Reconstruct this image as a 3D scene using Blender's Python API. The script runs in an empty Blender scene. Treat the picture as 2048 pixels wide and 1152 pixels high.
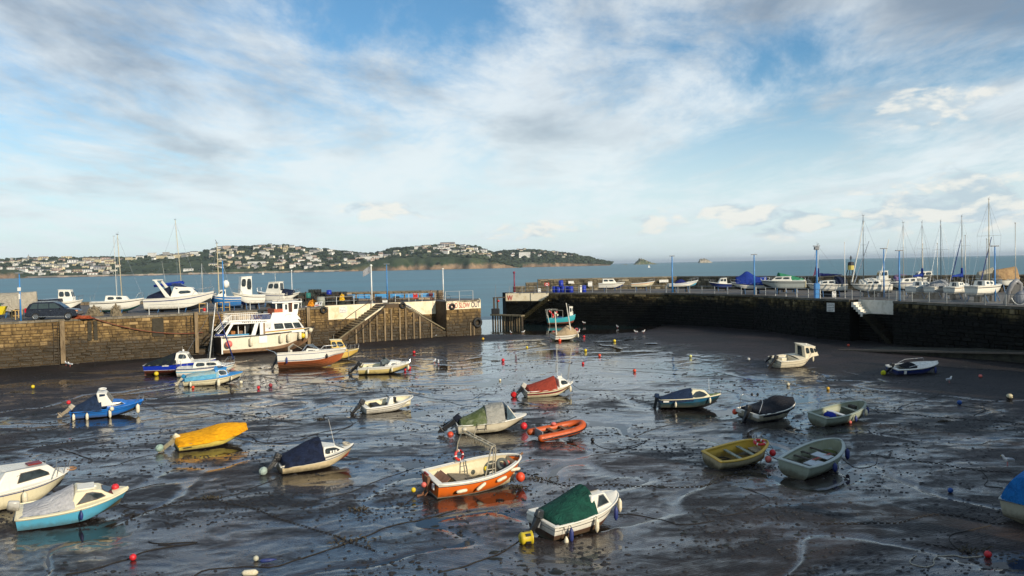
import bpy, math, random
import numpy as np
from mathutils import Vector, Matrix, Euler
R = math.radians
rnd = random.Random(7)
SC = bpy.context.scene
COL = SC.collection
# ------------------------------------------------------------------ camera, sky, sun, exposure
EYE = 9.0                                   # eye height over the harbour mud
FPX = 2048 * 28 / 36
PITCH = math.atan(45 / FPX)
ROLL = R(-1.19)
cam = bpy.data.cameras.new('camera'); cam_o = bpy.data.objects.new('camera', cam); COL.objects.link(cam_o)
cam.lens = 28; cam.sensor_width = 36; cam.clip_start = 0.1; cam.clip_end = 90000
cam_o.location = (0, 0, EYE)
cam_o.rotation_euler = (Matrix.Rotation(math.pi / 2 - PITCH, 3, 'X') @ Matrix.Rotation(ROLL, 3, 'Z')).to_euler()
SC.camera = cam_o
CM = Matrix.Rotation(math.pi / 2 - PITCH, 3, 'X') @ Matrix.Rotation(ROLL, 3, 'Z')
def G(px, py, z=0.0):
    """survey helper: the point at height z that was seen at photo position px, py"""
    d = CM @ Vector(((px - 1024) / FPX, (576 - py) / FPX, -1)); k = (z - EYE) / d.z
    return Vector((d.x * k, d.y * k, z))
def GD(px, py, D):
    """survey helper: the point seen at px, py at distance y = D"""
    d = CM @ Vector(((px - 1024) / FPX, (576 - py) / FPX, -1)); k = D / d.y
    return Vector((d.x * k, D, EYE + d.z * k))
def GX(px, D, z):
    """point at height z, distance D, in the photo's column px"""
    py = 560.0
    for _ in range(6):
        p = GD(px, py, D); py -= (z - p.z) / D * FPX
    p.z = z
    return p
SUN_AZ = (0.69, -0.724)                      # horizontal direction towards the sun
SUN_EL = R(20)
sun = bpy.data.lights.new('sun', 'SUN'); sun.energy = 5.0; sun.angle = R(0.5); sun.color = (1.0, 0.87, 0.68)
sun_o = bpy.data.objects.new('sun', sun); COL.objects.link(sun_o)
sd = Vector((SUN_AZ[0] * math.cos(SUN_EL), SUN_AZ[1] * math.cos(SUN_EL), math.sin(SUN_EL))).normalized()
sun_o.rotation_euler = sd.to_track_quat('Z', 'Y').to_euler(); sun_o.location = (60, -60, 60)
SC.view_settings.view_transform = 'Standard'; SC.view_settings.look = 'None'
SC.view_settings.gamma = 1; SC.view_settings.use_curve_mapping = False
SC.view_settings.exposure = 0.0
SC.cycles.max_bounces = 6; SC.cycles.diffuse_bounces = 2; SC.cycles.glossy_bounces = 3
SC.cycles.transparent_max_bounces = 8; SC.cycles.use_denoising = True
SC.cycles.caustics_reflective = False; SC.cycles.caustics_refractive = False

class NT:
    """small node-tree writer"""
    def __init__(s, tree): s.t = tree; s.n = tree.nodes; s.l = tree.links
    def new(s, typ, ins=None, **props):
        n = s.n.new(typ)
        for k, v in props.items(): setattr(n, k, v)
        for k, v in (ins or {}).items(): s.set(n, k, v)
        return n
    def set(s, n, k, v):
        if isinstance(v, bpy.types.NodeSocket): s.l.new(v, n.inputs[k])
        elif isinstance(v, bpy.types.Node): s.l.new(v.outputs[0], n.inputs[k])
        else:
            n.inputs[k].default_value = v
    def math(s, op, a, b=0.0, c=None, clamp=False):
        n = s.new('ShaderNodeMath', {0: a, 1: b}, operation=op, use_clamp=clamp)
        if c is not None: s.set(n, 2, c)
        return n.outputs[0]
    def ramp(s, f, a, b, lo=0.0, hi=1.0):
        return s.new('ShaderNodeMapRange', {'Value': f, 'From Min': a, 'From Max': b, 'To Min': lo, 'To Max': hi}, interpolation_type='SMOOTHSTEP').outputs[0]
    def mix(s, f, a, b, typ='MIX'):
        n = s.new('ShaderNodeMix', data_type='RGBA', blend_type=typ)
        for i, v in ((0, f), (6, a), (7, b)):
            if isinstance(v, bpy.types.NodeSocket): s.l.new(v, n.inputs[i])
            else: n.inputs[i].default_value = v if i == 0 else c4(v)
        return n.outputs[2]
    def noise(s, vec, scale, detail=3.0, rough=0.55, dist=0.0):
        n = s.new('ShaderNodeTexNoise', {'Scale': scale, 'Detail': detail, 'Roughness': rough, 'Distortion': dist})
        if vec is not None: s.set(n, 'Vector', vec)
        return n.outputs[0]
    def mapv(s, vec, scale=(1, 1, 1), loc=(0, 0, 0), rot=(0, 0, 0)):
        return s.new('ShaderNodeMapping', {'Vector': vec, 'Location': loc, 'Rotation': rot, 'Scale': scale}).outputs[0]
def c4(c): return tuple(c) if len(c) == 4 else tuple(c) + (1.0,)

# world: Nishita sky with broken cloud
W = bpy.data.worlds.new('World'); SC.world = W; W.use_nodes = True
wt = NT(W.node_tree); wt.n.clear()
sky = wt.new('ShaderNodeTexSky', sky_type='NISHITA', sun_disc=False, sun_elevation=SUN_EL,
             sun_rotation=math.atan2(SUN_AZ[0], SUN_AZ[1]), altitude=10.0, air_density=1.0, dust_density=0.6, ozone_density=2.0)
tc = wt.new('ShaderNodeTexCoord').outputs['Generated']
sx = wt.new('ShaderNodeSeparateXYZ', {0: tc})
X, Y, Z = sx.outputs
zz = wt.math('MAXIMUM', Z, 0.0)
den = wt.math('ADD', zz, 0.10)
flat = wt.new('ShaderNodeCombineXYZ', {0: wt.math('DIVIDE', X, den), 1: wt.math('DIVIDE', Y, den), 2: 0.0}).outputs[0]
warp = wt.mapv(flat, scale=(0.95, 0.50, 1), loc=(1.7, 0.45, 0), rot=(0, 0, R(24)))
n1 = wt.noise(warp, 1.25, 11, 0.66, 0.45)
n2 = wt.noise(wt.mapv(flat, scale=(1.1, 0.55, 1), rot=(0, 0, R(-20)), loc=(4, 3, 0)), 2.6, 9, 0.68, 0.3)
az = wt.math('ARCTAN2', X, Y)
def lump(a0, e0, wa, we):
    """soft bump around azimuth a0 / elevation e0 (degrees)"""
    da = wt.math('DIVIDE', wt.math('SUBTRACT', az, R(a0)), R(wa)); de = wt.math('DIVIDE', wt.math('SUBTRACT', Z, math.sin(R(e0))), R(we))
    q = wt.math('ADD', wt.math('MULTIPLY', da, da), wt.math('MULTIPLY', de, de))
    return wt.math('POWER', 2.718, wt.math('MULTIPLY', q, -1.0))
cov = wt.math('ADD', wt.math('MULTIPLY', n1, 0.75), wt.math('MULTIPLY', n2, 0.25))
for (a0, e0, wa, we, s) in ((-3.5, 17, 5, 3.5, -0.13), (22, 13, 6, 3, -0.06), (30, 10, 10, 5, 0.04), (-19, 15, 14, 4, 0.05), (-30, 19, 12, 5, 0.06), (27, 19, 14, 4, 0.13),
                            (-8, 9, 13, 6, 0.07), (-28, 6, 16, 4, 0.07), (10, 14, 12, 6, 0.04), (-16, 18.5, 4, 1.5, -0.04), (1.5, 10, 5, 1.8, 0.07), (31, 9, 6, 1.2, 0.05)):
    cov = wt.math('ADD', cov, wt.math('MULTIPLY', lump(a0, e0, wa, we), s))
m1 = wt.ramp(cov, 0.40, 0.63)
m1 = wt.math('MULTIPLY', m1, 0.9)
# cloud colour: bright cream to blue grey, greyer where the cover is thick overhead
gr = wt.noise(wt.mapv(flat, scale=(1.2, .7, 1), loc=(7, 2, 0)), 1.1, 6, 0.6, 0.3)
shade = wt.ramp(wt.math('ADD', gr, wt.math('ADD', wt.math('MULTIPLY', lump(-34, 21, 15, 8), 0.32), wt.math('ADD', wt.math('MULTIPLY', lump(34, 21, 15, 8), 0.38), wt.math('MULTIPLY', lump(1.5, 9.6, 4, 1.2), 0.18)))), 0.40, 0.80)
ccol = wt.mix(shade, (8.2, 8.9, 9.3), (2.6, 3.3, 4.2))
skyc = wt.mix(1.0, sky.outputs[0], (0.80, 1.20, 1.36), 'MULTIPLY')
base = wt.mix(m1, skyc, ccol)
# paler air low over the sea
hz = wt.math('MULTIPLY', wt.ramp(wt.math('SUBTRACT', Z, wt.math('MULTIPLY', lump(-2, 5, 13, 6), .05)), 0.24, 0.0), 0.82)
base = wt.mix(hz, base, (8.3, 9.4, 9.6))
# cumulus bank low on the right
cv = wt.new('ShaderNodeCombineXYZ', {0: wt.math('MULTIPLY', az, 26.0), 1: wt.math('MULTIPLY', Z, 60.0), 2: 3.3}).outputs[0]
cn = wt.noise(cv, 0.75, 8, 0.55, 0.3)
band = wt.math('ADD', wt.math('MULTIPLY', lump(20, 2.7, 12, 1.35), 0.20), wt.math('ADD', wt.math('MULTIPLY', lump(28.5, 4.0, 4.5, 1.9), 0.22), wt.math('MULTIPLY', lump(1.5, 2.3, 3.5, 0.9), 0.20)))
band = wt.math('ADD', band, wt.math('ADD', wt.math('MULTIPLY', lump(28, 9.5, 3.5, 1.2), 0.24), wt.math('MULTIPLY', lump(-9, 4.0, 4, 0.8), 0.14)))
cu = wt.math('MULTIPLY', wt.ramp(wt.math('ADD', cn, band), 0.585, 0.74), wt.ramp(band, 0.03, 0.10))
cvs = wt.mapv(cv, loc=(0.35, -0.9, 0))
lit = wt.ramp(wt.math('SUBTRACT', cn, wt.noise(cvs, 0.75, 8, 0.55, 0.3)), -0.10, 0.13)
cuc = wt.mix(lit, (5.2, 6.4, 7.2), (9.6, 9.4, 8.6))
base = wt.mix(wt.math('MULTIPLY', cu, 0.75), base, cuc)
bg = wt.new('ShaderNodeBackground', {'Color': base, 'Strength': 0.10})
wt.new('ShaderNodeOutputWorld', {0: bg})

# ------------------------------------------------------------------ materials
MATS = {}
def mat(name, col, rough=0.5, metal=0.0, var=0.25, scale=6.0, bump=0.0, bscale=30.0, col2=None, streak=False, spec=None, island=0.0):
    """painted / plain surface with uneven colour, wear and a little relief"""
    if name in MATS: return MATS[name]
    m = bpy.data.materials.new(name); m.use_nodes = True; t = NT(m.node_tree); t.n.clear()
    oc = t.new('ShaderNodeTexCoord').outputs['Object']
    if streak: oc = t.mapv(oc, scale=(1, 1, 0.22))
    n = t.noise(oc, scale, 6, 0.62, 0.3)
    c2 = col2 or tuple(x * (1 - var) * 0.8 for x in col)
    f = t.ramp(n, 0.42, 0.72)
    c = t.mix(t.math('MULTIPLY', f, 1.0 if col2 else 0.75), col, c2)
    if island:
        oi = t.new('ShaderNodeObjectInfo').outputs['Random']; gi = t.new('ShaderNodeNewGeometry').outputs['Random Per Island']
        r = t.math('FRACT', t.math('ADD', oi, gi))
        c = t.mix(1.0, c, t.new('ShaderNodeCombineColor', {0: t.ramp(r, 0, 1, 1 - island, 1 + island * .6), 1: t.ramp(r, 0, 1, 1 - island, 1 + island * .6), 2: t.ramp(r, 0, 1, 1 - island, 1 + island * .6)}).outputs[0], 'MULTIPLY')
    b = t.new('ShaderNodeBsdfPrincipled', {'Base Color': c, 'Roughness': t.ramp(n, 0.3, 0.7, max(0.03, rough - 0.08), min(1, rough + 0.12)), 'Metallic': metal})
    if spec is not None: b.inputs['Specular IOR Level'].default_value = spec
    if bump:
        bn = t.new('ShaderNodeBump', {'Height': t.noise(oc, bscale, 4, 0.6), 'Strength': bump, 'Distance': 0.02}); t.set(b, 'Normal', bn)
    t.new('ShaderNodeOutputMaterial', {0: b}); MATS[name] = m
    return m
def hullpaint(name, col, rough=0.28, grime=0.35):
    """gelcoat or boat paint: rust runs, scum towards the waterline"""
    if name in MATS: return MATS[name]
    m = bpy.data.materials.new(name); m.use_nodes = True; t = NT(m.node_tree); t.n.clear()
    oc = t.new('ShaderNodeTexCoord').outputs['Object']
    n = t.noise(oc, 2.2, 6, 0.65, 0.2)
    st = t.noise(t.mapv(oc, scale=(5, 5, 0.5)), 1.6, 4, 0.7)
    dirt = tuple(a * 0.55 + b * 0.12 for a, b in zip(col, (1.0, 0.75, 0.42)))
    c = t.mix(t.math('MULTIPLY', t.ramp(st, 0.5, 0.74), grime), col, dirt)
    c = t.mix(t.math('MULTIPLY', t.ramp(n, 0.5, 0.75), grime * 0.7), c, tuple(a * 0.62 for a in col))
    c = t.mix(t.math('MULTIPLY', t.ramp(t.noise(oc, 26, 3, 0.6), 0.66, 0.72), grime), c, tuple(a * 0.4 for a in col))
    oz = t.new('ShaderNodeSeparateXYZ', {0: oc}).outputs[2]     # weed and silt left on the lower strakes by every tide
    sc = t.ramp(t.math('ADD', oz, t.math('MULTIPLY', t.math('SUBTRACT', t.noise(oc, 5, 5, .7), .5), .40)), .46, .14)
    c = t.mix(t.math('MULTIPLY', sc, min(.95, grime + .35)), c, (.075, .062, .035))
    b = t.new('ShaderNodeBsdfPrincipled', {'Base Color': c, 'Roughness': t.ramp(n, 0.3, 0.8, rough - 0.1, rough + 0.25), 'Specular IOR Level': 0.4})
    t.new('ShaderNodeOutputMaterial', {0: b}); MATS[name] = m
    return m
def cloth(name, col, col2=None, rough=0.85):
    if name in MATS: return MATS[name]
    m = bpy.data.materials.new(name); m.use_nodes = True; t = NT(m.node_tree); t.n.clear()
    oc = t.new('ShaderNodeTexCoord').outputs['Object']
    n = t.noise(oc, 2.5, 7, 0.65, 0.6)
    c = t.mix(t.ramp(n, 0.40, 0.70), col, col2 or tuple(a * 0.72 for a in col))
    c = t.mix(t.math('MULTIPLY', t.ramp(t.noise(oc, 18, 3, 0.6), 0.64, 0.74), 0.35), c, tuple(min(1, a * 1.5 + 0.05) for a in col))
    b = t.new('ShaderNodeBsdfPrincipled', {'Base Color': c, 'Roughness': rough, 'Specular IOR Level': 0.25})
    hb = t.math('ADD', t.math('MULTIPLY', t.noise(t.mapv(oc, scale=(1, 2.6, 1), rot=(0, 0, .5)), 2.2, 6, 0.62, 1.4), 1.0), t.math('MULTIPLY', t.noise(oc, 60, 2), 0.03))
    bn = t.new('ShaderNodeBump', {'Height': hb, 'Strength': 0.8, 'Distance': 0.22}); t.set(b, 'Normal', bn)
    t.new('ShaderNodeOutputMaterial', {0: b}); MATS[name] = m
    return m
def glass(name='dark_glass', col=(0.02, 0.028, 0.032), rough=0.07):
    if name in MATS: return MATS[name]
    m = bpy.data.materials.new(name); m.use_nodes = True; t = NT(m.node_tree); t.n.clear()
    oc = t.new('ShaderNodeTexCoord').outputs['Object']
    n = t.noise(oc, 3, 4, 0.6)
    c = t.mix(t.ramp(n, 0.4, 0.7), col, tuple(a * 2.2 for a in col))
    b = t.new('ShaderNodeBsdfPrincipled', {'Base Color': c, 'Roughness': t.ramp(n, 0.3, 0.7, rough, rough + 0.12)})
    t.new('ShaderNodeOutputMaterial', {0: b}); MATS[name] = m
    return m

# ------------------------------------------------------------------ mesh building
class MB:
    def __init__(s): s.v = []; s.f = []
    def add(s, vs, fs):
        o = len(s.v); s.v.extend(tuple(v) for v in vs); s.f.extend(tuple(i + o for i in f) for f in fs); return s
    def hexa(s, c):
        """8 corners: bottom ring 0-3, top ring 4-7, both counter-clockwise from above"""
        return s.add(c, [(3, 2, 1, 0), (4, 5, 6, 7), (0, 1, 5, 4), (1, 2, 6, 5), (2, 3, 7, 6), (3, 0, 4, 7)])
    def box(s, c, size, rz=0.0, rot=None):
        x, y, z = (a / 2 for a in size); M = rot if rot is not None else Matrix.Rotation(rz, 3, 'Z'); c = Vector(c)
        return s.hexa([c + M @ Vector(p) for p in ((-x, -y, -z), (x, -y, -z), (x, y, -z), (-x, y, -z), (-x, -y, z), (x, -y, z), (x, y, z), (-x, y, z))])
    def bar(s, a, b, w, h=None):
        """box section bar from a to b"""
        a = Vector(a); b = Vector(b); d = (b - a); L = d.length
        if L < 1e-6: return s
        q = d.to_track_quat('X', 'Z').to_matrix()
        return s.box((a + b) / 2, (L, w, h or w), rot=q)
    def tube(s, pts, r, n=6, caps=True):
        pts = [Vector(p) for p in pts]; o = len(s.v); k = len(pts)
        rs = r if isinstance(r, (list, tuple)) else [r] * k
        ref = None
        for i, p in enumerate(pts):
            d = (pts[min(i + 1, k - 1)] - pts[max(i - 1, 0)])
            d = d.normalized() if d.length > 1e-9 else Vector((0, 0, 1))
            if ref is None: ref = Vector((0, 0, 1)) if abs(d.z) < 0.9 else Vector((1, 0, 0))
            u = d.cross(ref); u = u.normalized() if u.length > 1e-6 else d.orthogonal().normalized(); w = u.cross(d)
            for j in range(n):
                a = 2 * math.pi * j / n; s.v.append(tuple(p + (u * math.cos(a) + w * math.sin(a)) * rs[i]))
        for i in range(k - 1):
            for j in range(n):
                a, b = o + i * n + j, o + i * n + (j + 1) % n; s.f.append((a, b, b + n, a + n))
        if caps: s.f.append(tuple(o + j for j in range(n))[::-1]); s.f.append(tuple(o + (k - 1) * n + j for j in range(n)))
        return s
    def loop(s, pts, r, n=6):
        """closed tube"""
        pts = [Vector(p) for p in pts]; o = len(s.v); k = len(pts)
        nrm = Vector((0, 0, 0))
        for i in range(k): nrm += pts[i].cross(pts[(i + 1) % k])
        nrm = nrm.normalized() if nrm.length > 1e-9 else Vector((0, 0, 1))
        for i, p in enumerate(pts):
            d = (pts[(i + 1) % k] - pts[i - 1]).normalized(); u = d.cross(nrm).normalized()
            for j in range(n):
                a = 2 * math.pi * j / n; s.v.append(tuple(p + (u * math.cos(a) + nrm * math.sin(a)) * r))
        for i in range(k):
            for j in range(n):
                a = o + i * n + j; b = o + i * n + (j + 1) % n; c = o + ((i + 1) % k) * n + (j + 1) % n; d = o + ((i + 1) % k) * n + j
                s.f.append((a, b, c, d))
        return s
    def lathe(s, prof, c=(0, 0, 0), n=12, M=None):
        """prof = [(radius, height)]"""
        o = len(s.v); c = Vector(c); M = M or Matrix.Identity(3)
        for r, z in prof:
            for j in range(n):
                a = 2 * math.pi * j / n; s.v.append(tuple(c + M @ Vector((r * math.cos(a), r * math.sin(a), z))))
        for i in range(len(prof) - 1):
            for j in range(n):
                a, b = o + i * n + j, o + i * n + (j + 1) % n; s.f.append((a, b, b + n, a + n))
        s.f.append(tuple(o + j for j in range(n))[::-1]); s.f.append(tuple(o + (len(prof) - 1) * n + j for j in range(n)))
        return s
    def ball(s, c, r, n=10, sc=(1, 1, 1), M=None):
        k = max(4, n // 2); M2 = (M or Matrix.Identity(3)) @ Matrix.Diagonal(sc)
        return s.lathe([(max(0.01, math.sin(math.pi * i / k)) * r, -math.cos(math.pi * i / k) * r) for i in range(k + 1)], c, n, M2)
    def grid(s, rows, closed=False):
        o = len(s.v); m = len(rows[0])
        for r in rows: s.v.extend(tuple(p) for p in r)
        for i in range(len(rows) - 1):
            for j in range(m if closed else m - 1):
                a, b = o + i * m + j, o + i * m + (j + 1) % m; s.f.append((a, b, b + m, a + m))
        return s
    def prism(s, poly, M, d0, d1):
        """extrude a 2-D polygon (in M's x,y) from depth d0 to d1 along M's z"""
        o = len(s.v); n = len(poly)
        for d in (d0, d1): s.v.extend(tuple(M @ Vector((x, y, d))) for x, y in poly)
        s.f.append(tuple(range(o, o + n))[::-1]); s.f.append(tuple(range(o + n, o + 2 * n)))
        for i in range(n): j = (i + 1) % n; s.f.append((o + i, o + j, o + n + j, o + n + i))
        return s
    def torus(s, c, R_, r, M=None, n=20, m=8):
        M = M or Matrix.Identity(3); c = Vector(c)
        return s.loop([c + M @ Vector((R_ * math.cos(2 * math.pi * i / n), R_ * math.sin(2 * math.pi * i / n), 0)) for i in range(n)], r, m)
    def mesh(s, name, m=None, smooth=False):
        me = bpy.data.meshes.new(name); me.from_pydata(s.v, [], s.f)
        if m: me.materials.append(m)
        if smooth: me.polygons.foreach_set('use_smooth', [True] * len(me.polygons))
        me.update(); return me
def link(name, me, parent=None, loc=None, rot=None, scale=None):
    o = bpy.data.objects.new(name, me); COL.objects.link(o)
    if parent is not None: o.parent = parent
    if loc is not None: o.location = loc
    if rot is not None: o.rotation_euler = rot
    if scale is not None: o.scale = scale
    return o
def build(mb, name, m, parent=None, smooth=False, bevel=0.0, kind=None, label=None, fix=False, **kw):
    me = mb.mesh(name, m, smooth)
    if fix:
        import bmesh
        b = bmesh.new(); b.from_mesh(me); bmesh.ops.remove_doubles(b, verts=b.verts, dist=1e-4); bmesh.ops.recalc_face_normals(b, faces=b.faces); b.to_mesh(me); b.free()
    o = link(name, me, parent, **kw)
    if bevel:
        md = o.modifiers.new('bevel', 'BEVEL'); md.width = bevel; md.segments = 2; md.limit_method = 'ANGLE'; md.angle_limit = R(40)
    if smooth and (bevel or fix):
        try: me.set_sharp_from_angle(angle=R(38))
        except Exception: pass
    if kind: o['kind'] = kind
    if label: o['label'] = label
    return o
def empty(name, loc=(0, 0, 0), rot=(0, 0, 0)):
    o = bpy.data.objects.new(name, None); COL.objects.link(o); o.location = loc; o.rotation_euler = rot; o.empty_display_size = 0.3
    return o
def tag(o, label, cat, group=None):
    o['label'] = label; o['category'] = cat
    if group: o['group'] = group
    return o
def struct(o): o['kind'] = 'structure'; return o
def wm(o):
    """matrix of an object before the first depsgraph update"""
    m = Matrix.LocRotScale(o.location, o.rotation_euler, o.scale)
    return wm(o.parent) @ m if o.parent else m
def copy_tree(o, parent=None):
    c = o.copy(); COL.objects.link(c)
    if parent is not None: c.parent = parent
    for ch in list(o.children): copy_tree(ch, c)
    return c

# ------------------------------------------------------------------ numpy noise
def _h(ix, iy, k):
    n = (ix.astype(np.int64) * 374761393 + iy.astype(np.int64) * 668265263 + k * 1274126177) & 0xFFFFFFFF
    n = ((n ^ (n >> 13)) * 1274126177) & 0xFFFFFFFF
    return ((n ^ (n >> 16)) & 0xFFFF) / 65535.0 * 2 * np.pi
def pnoise(x, y, k=0):
    ix, iy = np.floor(x), np.floor(y); fx, fy = x - ix, y - iy
    u = fx * fx * fx * (fx * (fx * 6 - 15) + 10); v = fy * fy * fy * (fy * (fy * 6 - 15) + 10)
    def g(a, b):
        t = _h(ix + a, iy + b, k); return np.cos(t) * (fx - a) + np.sin(t) * (fy - b)
    return ((g(0, 0) * (1 - u) + g(1, 0) * u) * (1 - v) + (g(0, 1) * (1 - u) + g(1, 1) * u) * v) * 1.5
def fbm(x, y, o=4, k=0):
    s = 0; a = 1.0
    for i in range(o): s = s + a * pnoise(x * 2 ** i + 17.3 * i, y * 2 ** i - 9.1 * i, k + i); a *= 0.5
    return s
# ================================================================== SETTING
QZ = 4.6                                            # quay deck height
# boats on the mud: stern on the ground, bow tip, bow height (surveyed from the photo)
SPOTS = {'orange': (858, 990, 1036, 908, 1.05), 'greencover': (1080, 1074, 1229, 978, .95), 'navywhite': (556, 946, 706, 885, .9),
         'yellowcov': (350, 900, 493, 850, .78), 'bluenavy': (143, 836, 287, 797, .9), 'skyblue': (34, 1056, 256, 972, .95),
         'leftmost': (-70, 1028, 137, 935, 1.0), 'darkblue': (292, 750, 432, 722, 1.0), 'yacht9': (356, 754, 470, 726, 1.0),
         'ltblue': (368, 771, 485, 742, .9), 'speed': (556, 738, 688, 708, 1.1), 'cuddy': (718, 747, 820, 724, .85),
         'console': (724, 826, 824, 789, .8), 'redcov': (1048, 793, 1144, 759, .95), 'greygreen': (912, 866, 1052, 826, .85),
         'rib': (1074, 880, 1152, 852, .45), 'teal': (1098, 641, 1166, 619, 1.75), 'beige': (1105, 682, 1158, 662, 1.0), 'pilot': (1548, 736, 1620, 706, 1.05),
         'whblue': (1782, 751, 1873, 724, .85), 'dkblue': (1318, 816, 1442, 789, .8), 'black': (1494, 843, 1583, 799, .85),
         'grey1': (1632, 852, 1725, 802, .95), 'yellowd': (1420, 936, 1529, 880, .85), 'grey2': (1584, 956, 1673, 876, 1.0),
         'blueR': (2058, 1056, 2140, 952, 1.0), 'trip': (425, 708, 622, 655, 2.2)}
PLACE = {}
for k, (a, b, c, d, z) in SPOTS.items():
    A = G(a, b); C = G(c, d, z); v = C - A
    PLACE[k] = (A.x, A.y, math.atan2(v.y, v.x), math.hypot(v.x, v.y))
# --- mud
RW = [(-1.0, 126.0), (5.7, 123.9), (21.9, 114.2), (30.6, 100.9), (33.8, 88.1), (35.8, 84.4), (38.3, 80.0), (42.9, 66.6), (50, 46)]
def seg_dist(x, y, a, b):
    dx, dy = b[0] - a[0], b[1] - a[1]; t = np.clip(((x - a[0]) * dx + (y - a[1]) * dy) / (dx * dx + dy * dy), 0, 1)
    return np.hypot(x - a[0] - t * dx, y - a[1] - t * dy)
def sm(x, a, b):
    t = np.clip((x - a) / (b - a), 0, 1); return t * t * (3 - 2 * t)
POOL = -0.034
def mud_h(x, y, fine=True):
    x = np.asarray(x, float); y = np.asarray(y, float)
    wx = x + 3.0 * pnoise(x / 11, y / 11, 50); wy = y + 3.0 * pnoise(x / 11, y / 11, 60)
    ca, sa = math.cos(R(28)), math.sin(R(28))
    ur, vr = wx * ca + wy * sa, -wx * sa + wy * ca
    z = 0.034 * fbm(ur / 15, vr / 6.5, 5, 1) + 0.016 * fbm(ur / 4.6, vr / 2.0, 5, 11)
    z = z + 0.024
    ch = np.abs(fbm(wx / 13, wy / 13, 3, 21)); z -= 0.05 * np.exp(-(ch / 0.045) ** 2)
    ch = np.abs(fbm(wx / 5 + 7, wy / 5, 3, 25)); z -= 0.010 * np.exp(-(ch / 0.05) ** 2)
    if fine: z = z + 0.012 * fbm(ur / 0.8, vr / 0.4, 4, 31)
    # shallow wet field in the middle, drier bank below the right quay and against the left wall
    mid = np.exp(-(((x - 3 - (y - 70) * -.05) / 19) ** 2 + ((y - 74) / 29) ** 2)); z -= 0.052 * mid
    rd = 1e9
    for a, b in zip(RW[1:-1], RW[2:]): rd = np.minimum(rd, seg_dist(x, y, a, b))
    z += 0.20 * (1 - sm(rd, 2, 20)) + 0.05 * np.exp(-(((x - 30) / 9) ** 2 + ((y - 72) / 12) ** 2))
    ld = seg_dist(x, y, (-90, 49.5), (-4.2, 103.5)); z += 0.16 * (1 - sm(ld, 0.5, 9)) + 0.02 * (1 - sm(ld, 6, 20))
    # bed falls away through the harbour mouth
    z -= 0.95 * sm(y, 98, 124) * (1 - sm(x, 14, 26)) + 0.3 * sm(y, 112, 135)
    for k, (bx, by, h, L) in PLACE.items():
        if k in ('trip', 'teal'): continue
        cx, cy = bx + math.cos(h) * L * .5, by + math.sin(h) * L * .5
        s_, n_ = (x - cx) * math.cos(h) + (y - cy) * math.sin(h), -(x - cx) * math.sin(h) + (y - cy) * math.cos(h)
        e_ = np.hypot(s_ / (L * .58), n_ / 1.15); z += .035 * np.exp(-((e_ - 1.0) / .16) ** 2) * (.6 + pnoise(x * 1.7, y * 1.7, 7))
        z -= (0.055 if k in ('bluenavy', 'yellowcov', 'navywhite', 'orange', 'dkblue', 'console', 'cuddy', 'skyblue', 'black') else 0.02) * np.exp(-((s_ / (L * .62)) ** 2 + ((n_ + 1.6) / 1.9) ** 2))
    return z
def mz(x, y): return float(mud_h(np.array([x]), np.array([y]))[0])
def mudmat():
    m = bpy.data.materials.new('wet_mud'); m.use_nodes = True; t = NT(m.node_tree); t.n.clear()
    pos = t.new('ShaderNodeNewGeometry').outputs['Position']
    sp = t.new('ShaderNodeSeparateXYZ', {0: pos}).outputs
    big = t.noise(t.mapv(pos, scale=(1, 1, 0), rot=(0, 0, R(-28))), 0.10, 5, 0.6, 0.8)
    st = t.noise(t.mapv(pos, scale=(0.35, 1.0, 0), rot=(0, 0, R(-28))), 1.1, 8, 0.7, 0.7)
    fi = t.noise(pos, 7.0, 6, 0.7)
    gr = t.noise(pos, 45.0, 3, 0.6)
    c = t.mix(t.ramp(big, 0.38, 0.64), (0.016, 0.0145, 0.014), (0.036, 0.027, 0.025))
    c = t.mix(t.ramp(st, 0.48, 0.66), c, (0.016, 0.014, 0.015))
    c = t.mix(t.math('MULTIPLY', t.ramp(fi, 0.55, 0.75), 0.6), c, (0.010, 0.010, 0.010))
    c = t.mix(t.math('MULTIPLY', t.ramp(gr, 0.66, 0.72), 0.35), c, (0.13, 0.10, 0.085))
    # height above the lying water decides how wet the skin of the mud is
    wet = t.ramp(t.math('ADD', sp[2], t.math('MULTIPLY', t.math('SUBTRACT', st, 0.5), 0.15)), 0.052, -0.022)
    r = t.math('ADD', t.ramp(wet, 0, 1, 0.50, 0.11), t.math('MULTIPLY', t.ramp(fi, 0.4, 0.7), 0.16))
    hb = t.math('ADD', t.math('MULTIPLY', fi, 0.55), t.math('ADD', t.math('MULTIPLY', gr, 0.10), t.math('MULTIPLY', st, 1.4)))
    wv = t.new('ShaderNodeTexWave', {'Vector': t.mapv(pos, rot=(0, 0, R(62))), 'Scale': 2.4, 'Distortion': 5.0, 'Detail': 2.0, 'Detail Scale': 1.2}).outputs[1]
    hb = t.math('ADD', hb, t.math('MULTIPLY', wv, 0.16))
    bn = t.new('ShaderNodeBump', {'Height': hb, 'Strength': t.ramp(wet, 0, 1, 1.0, 0.40), 'Distance': 0.05})
    b = t.new('ShaderNodeBsdfPrincipled', {'Base Color': c, 'Roughness': r, 'Normal': bn, 'IOR': 1.40, 'Specular IOR Level': t.ramp(wet, 0, 1, .22, .5), 'Coat Weight': t.ramp(wet, 0, 1, 0.0, 0.8), 'Coat Roughness': 0.06, 'Coat IOR': 1.33})
    t.new('ShaderNodeOutputMaterial', {0: b}); return m
MUD = mudmat()
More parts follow.
